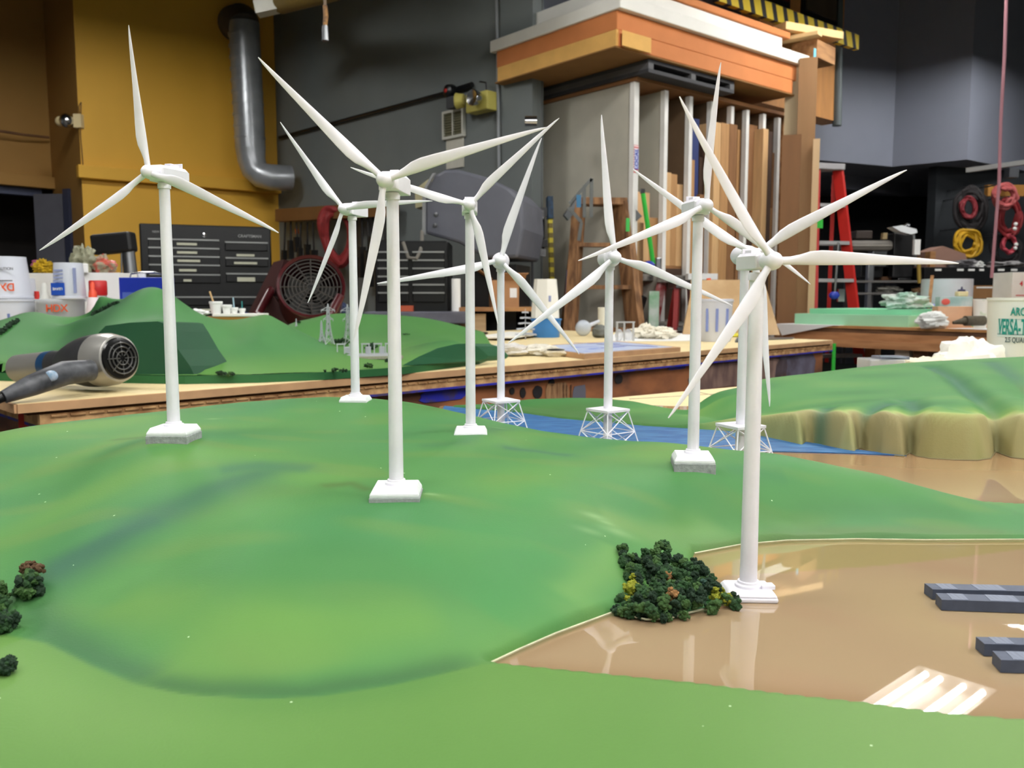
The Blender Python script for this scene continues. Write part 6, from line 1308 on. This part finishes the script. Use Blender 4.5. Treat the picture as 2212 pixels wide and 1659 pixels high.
f1 = one(MB().box(((x0+x1)/2, .07+.36, .040), (x1-x0, .72, .08)), 'foam_slab', FOAMG, 'lower thick mint green foam slab on the right table', 'foam slab', onTB(0, 0), BRZ, 'green foam slabs', smooth=False, bev=.002)
f2 = one(MB().box(((x0+x1)/2+.03, .12+.33, .100), (x1-x0-.10, .62, .038)), 'foam_slab', mat('green_foam_upper', (146, 220, 178), .75, var=.05), 'upper thinner mint green foam slab on the right table', 'foam slab', onTB(0, 0), BRZ, 'green foam slabs', smooth=False, bev=.002)
one(MB().box((onB(2040, .4), .62, .03), (.20, .3, .06)), 'foam_slab', mat('green_foam_bright', (140, 232, 180), .75), 'small bright green foam block right of the big slabs', 'foam slab', onTB(0, 0), BRZ, 'green foam slabs', smooth=False, bev=.002)
one(MB().prism([(onB(1684)-.0, -.03), (onB(1812), -.01), (onB(1812), .3), (onB(1684), .3)], .0, .002), 'paper_sheet', PAPER, 'white paper sheet under the green foam on the right table', 'paper', onTB(0, 0, ZT+.0005), BRZ, smooth=False)
m = MB(); xa, xb = onB(1684), onB(1805); v = [(xa, -.034, ZT+.001), (xb, -.028, ZT+.001), (xa+.05, -.034, ZT-.085)]; v2 = [(x, y-.003, z) for x, y, z in v]; m.add(v+v2, [(0, 1, 2), (5, 4, 3), (0, 3, 4, 1), (1, 4, 5, 2), (2, 5, 3, 0)])
one(m, 'paper_drape', PAPER, 'white paper corner hanging over the left edge of the right table', 'paper', (BO.x, BO.y, 0), BRZ, smooth=False)
xs_ = onB(2065, .0); one(MB().prism([(xs_-.06, .02), (xs_+.42, -.03), (xs_+.6, .25), (xs_, .3)], 0, .002), 'paper_sheet', PAPER, 'white paper sheet at the near right corner of the right table', 'paper', onTB(0, 0, ZT+.0006), BRZ, smooth=False)
crumple('crumpled_plastic', mat('white_plastic_bag', (222, 226, 220), .3, c2=(150, 190, 170), scale=12), 'crumpled white plastic bag on top of the green foam', 'bag', 1948, 668, 6.05, 82, 34, ZT+.119, 61, .45, 3.5)
crumple('crumpled_plastic', WFOAM, 'smaller white wad behind the crumpled bag on the foam', 'bag', 1985, 668, 6.15, 50, 18, ZT+.119, 62, .4, 4)
crumple('crumpled_plastic', mat('wad_white', (232, 234, 230), .5), 'rounded white plastic wad in front of the green foam end', 'bag', 2014, 706, 5.62, 66, 36, ZT, 63, .3, 3)
p = P(1998, 662, 6.3); one(MB().tube((-.07, 0, 0), (.07, 0, 0), .024, n=18), 'purple_roll', mat('purple_film', (128, 120, 206), .4), 'small purple roll behind the white wads', 'roll', (p.x, p.y, p.z-.005))
one(MB().box((0, .06, (zat(665, 6.3)-ZT)/2), (.28, .12, zat(665, 6.3)-ZT-.028)), 'box', CARDB, 'low cardboard box behind the green foam under the purple roll', 'box', (*P(2005, 690, 6.28)[:2], ZT), smooth=False)
t, hh = tub('drum', 'large white cylindrical tub behind the right table clutter', 'drum', 2046, 603, 6.6, .36, .36, mat('drum_white', (208, 212, 222), .6), rim=False)
one(MB().beam(P(2004, 690, 6.2), P(2014, 595, 6.3), .022, .01), 'wood_stick', WOOD, 'thin wooden stick leaning against the white tub', 'stick', (0, 0, 0), smooth=False)
box_thing('carton', mat('teal_white_carton', (206, 222, 224), .5, c2=(150, 190, 190), scale=8), 'pale carton with a red spot right of the purple roll', 'carton', 2034, 2106, 641, 5.95, .12, rz=R(-12))
one(MB().ball((0, 0, 0), 1, 14, 8, (.03, .004, .022)), 'red_sticker', mat('coral_red', (230, 104, 96), .5), 'red oval sticker on the pale carton', 'sticker', P(2043, 652, 5.90))
box_thing('wood_block', mat('peach_block', (226, 184, 150), .7), 'peach coloured block in front of the pale carton', 'block', 2026, 2101, 662, 5.75, .08)
p, h_ = st(2086, 619, 6.0, zat(641, 6.0)); t = thing('glue_jar', 'small cream jar with a dark cap on the pale carton', 'jar', (p.x, p.y+.05, p.z)); MB().box((0, 0, h_*.28), (.07, .06, h_*.5)).out('body', CREAM, t, smooth=False, bev=.008); MB().lathe([(.026, h_*.53), (.024, h_*.7), (.007, h_*.75), (.004, h_)], 16).out('cap', mat('navy_cap', (50, 50, 90), .4), t)
tub('paper_cup', 'patterned paper cup right of the peach block', 'cup', 2120, 646, 5.6, .10, .072, mat('cup_print', (236, 232, 222), .6, c2=(150, 180, 110), scale=14, lo=.2, hi=.4))
one(MB().tube((-.06, 0, 0), (.07, .02, 0), .032, n=18).tube((-.14, -.01, -.012), (-.06, 0, 0), .010, .024, n=14), 'sanding_tool', mat('olive_grey', (92, 84, 68), .8, var=.3, scale=50), 'grey-brown cylindrical brush tool lying on the right table', 'tool', P(2105, 693, 5.45)+Vector((0, 0, .0)))
flat('palette_knife', STEEL, 'grey flat blade beside the brush tool', 'knife', [(2052, 694), (2080, 696), (2082, 688), (2066, 687)], ZT+.002, .004)

# ------------------------------------------------------------------ cloth, plastic and product tub just behind the cliffs
crumple('white_cloth', mat('cloth_white', (240, 238, 230), .9), 'bunched white cloth behind the cliffs, right part', 'cloth', 2092, 800, 1.86, 150, 112, ZT, 71, .30, 2.6, dep=.5)
crumple('white_cloth', mat('cloth_cream', (234, 226, 200), .9), 'bunched cream cloth behind the cliffs, left of the white one', 'cloth', 2000, 812, 1.84, 165, 84, ZT, 72, .30, 2.4, dep=.4)
t = thing('plastic_tray', 'clear plastic tray glinting just above the cliff crest', 'tray', (*P(1920, 790, 1.78)[:2], ZT)); hz_ = zat(777, 1.78)-ZT
MB().box((0, .04, hz_/2), (.075, .07, hz_)).out('body', CLEAR, t, smooth=False, bev=.003); MB().beam((-.02, 0, hz_+.008), (.05, .02, hz_+.002), .006, .003).out('clear_rod', mat('glass_blue_grey', (150, 160, 180), .1), t, smooth=False); MB().box((.02, .04, hz_+.002), (.06, .05, .006)).out('lid', mat('grey_lid', (120, 124, 140), .3), t, smooth=False)
YT = 1.90; rT = .0875; p = P(2224, 700, YT); tt, hh = tub('product_tub', 'white plastic product tub with teal lettering at the right edge', 'tub', 2231, 644, YT, rT*2, rT*1.86, TUBW, fill=(.40, mat('tub_contents', (196, 198, 188), .6)), rim=False)
m = MB(); m.lathe([(rT*.985, hh-.006), (rT*1.02, hh-.005), (rT*1.02, hh+.001), (rT*.97, hh+.001)], 48); m.out('rim', TUBW, tt)
def ctext(s, size, m_, ang0, z, r, sx=1.):
    c = bpy.data.curves.new('lettering', 'FONT'); c.body = s; c.size = size; c.extrude = .0003; c.offset = size*.02; c.align_x = 'LEFT'; c.align_y = 'CENTER'
    o_ = bpy.data.objects.new('lettering', c); COL.objects.link(o_); me = bpy.data.meshes.new_from_object(o_); bpy.data.objects.remove(o_); bpy.data.curves.remove(c)
    for v in me.vertices: a = ang0+v.co.x*sx/r; rr_ = r+.0006+v.co.z; y = v.co.y; v.co = Vector((rr_*math.sin(a), -rr_*math.cos(a), z+y))
    me.materials.clear(); me.materials.append(m_); o_ = bpy.data.objects.new('lettering', me); COL.objects.link(o_); o_.parent = tt; return o_
zl = lambda y: zat(y, YT-.05)-ZT
def band(y0, y1, m_, a0=-1.35, a1=.9):
    n = 24; m = MB(); vs = []
    for i in range(n+1):
        a = a0+(a1-a0)*i/n
        for z in (zl(y1), zl(y0)): vs.append(((rT*.982+.0004)*math.sin(a), -(rT*.982+.0004)*math.cos(a), z))
        for z in (zl(y1), zl(y0)): vs.append(((rT*.982-.001)*math.sin(a), -(rT*.982-.001)*math.cos(a), z))
    fs = []
    for i in range(n): b = i*4; fs += [(b, b+4, b+5, b+1), (b+1, b+5, b+7, b+3), (b, b+2, b+6, b+4)]
    m.add(vs, fs); return m.out('label_band', m_, tt)
band(690, 728, mat('label_pale_mint', (214, 230, 224), .5)); band(689, 691, mat('band_grey', (170, 190, 190), .5)); band(721, 724, mat('band_grey', (170, 190, 190)))
ctext('VERSA-TACK', .047, TEAL, -1.32, zl(708), rT*.99, .33); ctext('ARCEE', .024, TEAL, -1.0, zl(674), rT*1.01, .62); ctext('2.5 QUARTS', .015, mat('print_grey', (90, 110, 110), .5), -1.12, zl(735), rT*.985, .66)

# ------------------------------------------------------------------ alcove at the right: red ladder, machine, cabinets, coils
ladder('tall red fibreglass stepladder standing right of the leaning sheets', P(1798, 360, 7.2)+Vector((.0, .1, 0)), zat(360, 7.2), .19, .52, 6, RED, mat('step_grey', (160, 158, 160), .5), rz=R(14), lean=.14, rails=.08)
lc = thing('small_clamp', 'blue trigger clamp hanging on the red stepladder', 'clamp', P(1803, 638, 6.9)); MB().ball((0, 0, 0), .04, 12, 8, (1.2, .6, .8)).out('head', BLUE, lc); MB().tube((0, 0, .0), (.015, 0, .42), .010, n=8).out('bar', STEEL, lc); MB().box((.05, 0, .0), (.05, .03, .10)).out('jaw', CHROME, lc, smooth=False)
one(MB().box((0, 0, .05), (.045, .004, .07)), 'tape_strip', GRNROD, 'green tape on the left rail of the tall red stepladder', 'tape', P(1771, 497, 6.98), smooth=False)
Ym = 7.9; km = K(Ym)
dp = thing('bandsaw', 'dark workshop machine with a grey table slab in the alcove', 'machine', (*P(1900, 600, Ym)[:2], 0)); dO = Vector(dp.location)
def pm(px, py, dy=0): return P(px, py, Ym+dy)-dO
def pb(name, x0, y0, x1, y1, dy, dep, m_, bev=.01): a, b = pm(x0, y0, dy), pm(x1, y1, dy); return MB().box(((a.x+b.x)/2, a.y+dep/2, (a.z+b.z)/2), (abs(b.x-a.x), dep, abs(a.z-b.z))).out(name, m_, dp, smooth=False, bev=bev)
SLAB = mat('slab_grey', (112, 108, 102), .5)
pb('table_slab', 1838, 519, 1931, 541, -.2, .5, SLAB, .03); pb('slab_edge', 1842, 529, 1929, 532, -.21, .5, mat('slab_line', (150, 146, 138), .5)); pb('upper_housing', 1850, 498, 1885, 516, 0, .3, mat('brown_black', (56, 46, 40), .6)); pb('small_bottle', 1908, 503, 1917, 517, -.1, .05, mat('bottle_tan', (170, 150, 110), .5), .003)
pb('column', 1932, 503, 1972, 600, -.1, .3, BLACK); pb('lower_column', 1940, 600, 1966, 700, -.1, .3, BLACK); pb('motor', 1860, 560, 1925, 600, 0, .3, BLACK); pb('bright_chuck', 1886, 540, 1916, 575, -.15, .12, CHROME); pb('brown_block', 1905, 575, 1928, 606, 0, .2, WOODD); pb('silver_post', 1876, 560, 1885, 690, -.15, .06, STEEL)
pb('base', 1850, 690, 1980, 920, 0, .4, BLACK)
lp = thing('work_lamp', 'white work lamp shade over the dark alcove machine', 'lamp', P(1955, 500, 7.6)); m = MB(); m.prism([(-.11, .04), (-.03, .055), (.10, .02), (.11, -.01), (.06, -.025), (-.04, .0)], 0, .12, lambda x, z, y: (x, y, z)); m.out('shade', mat('lamp_white', (236, 240, 244), .3), lp, smooth=False); MB().path([(.0, .05, .04), (.04, .05, .07), (.06, .05, .06)], .012, 8).out('lamp_joint', CHROME, lp); MB().tube((.10, .05, -.02), (.13, .05, -.30), .014, n=8).out('arm', STEEL, lp)
one(MB().tube(P(1984, 556, 7.5), P(1986, 612, 7.5), .017, n=12), 'brass_tube', mat('brass', (190, 160, 80), .35, .6), 'brass tube standing right of the dark machine', 'tube', (0, 0, 0)); one(MB().box((0, 0, .06), (.05, .04, .13)), 'white_block', PAPER, 'white block above the brass tube', 'block', P(1979, 549, 7.55), smooth=False)
sh = thing('shelving', 'dark open shelves with scraps behind the right table', 'shelf', (*P(1915, 700, 7.5)[:2], 0)); sO = Vector(sh.location)
for py in (608, 634, 700): a, b = P(1828, py, 7.5)-sO, P(2002, py, 7.5)-sO; MB().box((0, .2, a.z), (b.x-a.x, .4, .018)).out('shelf_board', mat('shelf_grey', (96, 94, 92), .6), sh, smooth=False)
for px in (1830, 1880, 2000): a = P(px, 600, 7.5)-sO; MB().box((a.x, .02, a.z/2), (.03, .03, a.z)).out('upright', STEEL if px == 1880 else BLACK, sh, smooth=False)
for px, py, w_, h_, c, lb in ((1920, 633, 50, 13, mat('scrap_grey', (170, 168, 160), .6, var=.4, scale=30), 'heap of pale scraps on the upper dark shelf'), (1985, 633, 28, 10, mat('scrap_tan', (200, 160, 120), .7), 'small tan scraps right of the machine column'), (1905, 660, 26, 16, WOODD, 'brown lump on the lower dark shelf')):
    crumple('scrap_heap', c, lb, 'scraps', px, py, 7.62, w_, h_, zat(634 if py < 640 else 700, 7.5)+.009, px, .5, 4)
# black cabinets
cbk = thing('black_cabinet', 'long black cabinet with small white labels behind the white drum', 'cabinet', (*P(2095, 600, 7.6)[:2], 0)); cO = Vector(cbk.location)
a, b, c_, d_ = P(1998, 577, 7.6)-cO, P(2195, 577, 7.6)-cO, P(2000, 617, 7.6)-cO, 0
MB().box((0, .25, (a.z+c_.z)/2), (b.x-a.x, .5, a.z-c_.z)).out('cabinet', BLKMET, cbk, smooth=False, bev=.005)
for px in (2026, 2074, 2098, 2120, 2162, 2190): q = P(px, 583, 7.6)-cO; MB().box((q.x, -.004, q.z), (.055 if px != 2120 else .04, .006, .018)).out('label', PAPER, cbk, smooth=False)
dw = MB().box((P(2145, 617, 7.6).x-cO.x, .22, (c_.z+(P(0, 645, 7.6).z-cO.z))/2), (.46, .46, c_.z-P(0, 645, 7.6).z+cO.z)).out('wood_drawer', mat('drawer_brown', (150, 108, 66), .6), cbk, smooth=False, bev=.004)
MB().box((P(2125, 620, 7.6).x-cO.x, -.012, P(0, 621, 7.6).z), (.14, .006, .012)).out('label', PAPER, dw, smooth=False); q = P(2164, 626, 7.6)-cO; MB().ball((q.x, -.02, q.z), .018, 12, 8).out('knob', BLACK, dw)
MB().box((0, .3, .35), (b.x-a.x-.1, .4, .72)).out('base', BLKMET, cbk, smooth=False)
zc2 = cO.z+a.z
one(MB().prism([(-.18, 0), (.20, 0), (.16, .12), (-.04, .19), (-.17, .14)], 0, .25, lambda x, z, y: (x, y, z)), 'cardboard_box', mat('pinkish_card', (150, 116, 102), .85), 'collapsed pinkish cardboard box on the black cabinet', 'box', (*P(2045, 577, 7.7)[:2], zc2), smooth=False)
box_thing('wood_block', WOOD, 'upright brown block at the left end of the black cabinet', 'block', 2010, 2022, 543, 7.65, .1, zb=zc2)
for px, w_, h_, c, lb in ((2078, 60, 16, mat('clutter_grey', (116, 114, 118), .6, var=.4, scale=20), 'grey clutter heap in the middle of the black cabinet'), (2110, 30, 12, PAPER, 'white rag on the black cabinet'), (2175, 70, 12, mat('clutter_grey2', (136, 134, 136), .6, var=.3, scale=20), 'long grey clutter heap at the right end of the black cabinet')):
    crumple('clutter_heap', c, lb, 'clutter', px, 577, 7.7, w_, h_, zc2, px+1, .5, 3)
t = box_thing('carton', mat('carton_white', (222, 220, 214)), 'tall white carton with red print at the right edge', 'carton', 2188, 2260, 588, 6.2, .25, zb=ZT, rz=0); text('4 JARS', .05, mat('red_print', (200, 50, 60), .5), t, (.0, -.004, zat(610, 6.2)-ZT-.01)); MB().box((0, -.003, zat(641, 6.2)-ZT+.01), (.18, .002, .006)).out('printed_line', mat('red_print', (200, 50, 60)), t, smooth=False)
# rail and coils
one(MB().beam(P(2090, 368, 8.2), P(2250, 346, 7.6), .05, .04), 'white_rail', mat('rail_white', (176, 178, 178), .5), 'pale metal rail under the bulkhead at the right edge', 'rail', (0, 0, 0), smooth=False)
one(MB().box((0, 0, 0), (.10, .10, .10)), 'junction_box', DKGREY, 'grey junction box below the pale rail', 'box', P(2185, 374, 9.25), smooth=False)
one(MB().beam(P(2130, 412, 9.45), P(2260, 412, 9.55), .06, .12), 'peg_rail', mat('ochre_rail', (176, 124, 58), .7), 'ochre wooden peg rail behind the red hoses', 'rail', (0, 0, 0), smooth=False)
def ring(cx, cy, rx, ry, n=9): return [(cx+rx*math.cos(2*PI*i/n), cy+ry*math.sin(2*PI*i/n)) for i in range(n)]
YC = 9.2
coil('rope_coil', 'yellow coiled cord hanging above the black cabinet', YELCORD, ring(2090, 525, 29, 31), YC, 1, 9, 5, 4, .014, 'cord', 'coils hanging in the alcove')
coil('coiled_hose', 'large pinkish red coiled hose hanging from the ochre rail', mat('faded_red_hose', (176, 84, 84), .6, var=.3, scale=20), ring(2170, 424, 27, 26), YC-.2, 1, 8, 6, 4, .016, 'hose', 'coils hanging in the alcove')
coil('coiled_hose', 'red coiled hose hanging just below the pinkish one', mat('deep_red_hose', (140, 36, 40), .6, var=.3, scale=20), ring(2180, 470, 26, 44), YC, 1, 8, 7, 5, .016, 'hose', 'coils hanging in the alcove')
coil('coiled_hose', 'dark coil with a red core hanging left of the red hoses', mat('black_hose', (34, 30, 32), .7), ring(2098, 452, 34, 48), YC+.1, 1, 9, 8, 4, .020, 'hose', 'coils hanging in the alcove')
coil('rope_coil', 'dull red cord inside the dark coil', mat('dull_red_cord', (130, 40, 48), .6), ring(2092, 450, 17, 24), YC+.05, 1, 6, 9, 3, .014, 'cord', 'coils hanging in the alcove')
coil('rope_coil', 'black coil with a pink loop at the lower right edge', mat('black_hose', (34, 30, 32)), ring(2172, 540, 34, 34), YC+.1, 1, 7, 10, 4, .018, 'cord', 'coils hanging in the alcove')
coil('rope_coil', 'pinkish red loop inside the lowest black coil', mat('pink_red_cord', (186, 70, 84), .6), ring(2180, 528, 14, 20), YC, 1, 5, 11, 3, .014, 'cord', 'coils hanging in the alcove')
for i, (px, py) in enumerate(((2194, 484), (2192, 494), (2195, 528), (2193, 536))): one(MB().ball((0, 0, 0), .02, 10, 6), 'plug', PAPER, 'white plugs dangling beside the red hoses', 'plug', P(px, py, YC-.1), group='white plugs beside the red hoses')

for o in [x for x in bpy.data.objects if x.parent is None]:
    lb = str(o.get('label', ''))
    tgt = {'light blue tape strip': 'small brown open', 'blue tape strip on the folding': 'grey folding metal', 'bright green tape strip': 'tall upright sheet', 'green tape on the left rail': 'tall red fibreglass', 'small pink tag': 'grey bar clamp hanging', 'red oval sticker': 'pale carton with a red', 'white plugs': 'black coil with a pink'}
    for k_, v_ in tgt.items():
        if lb.startswith(k_): attach(o, v_)
attach(bpy.data.objects['folding_bracket'], 'tall upright sheet')
attach(bpy.data.objects['junction_box'], 'pale metal rail')
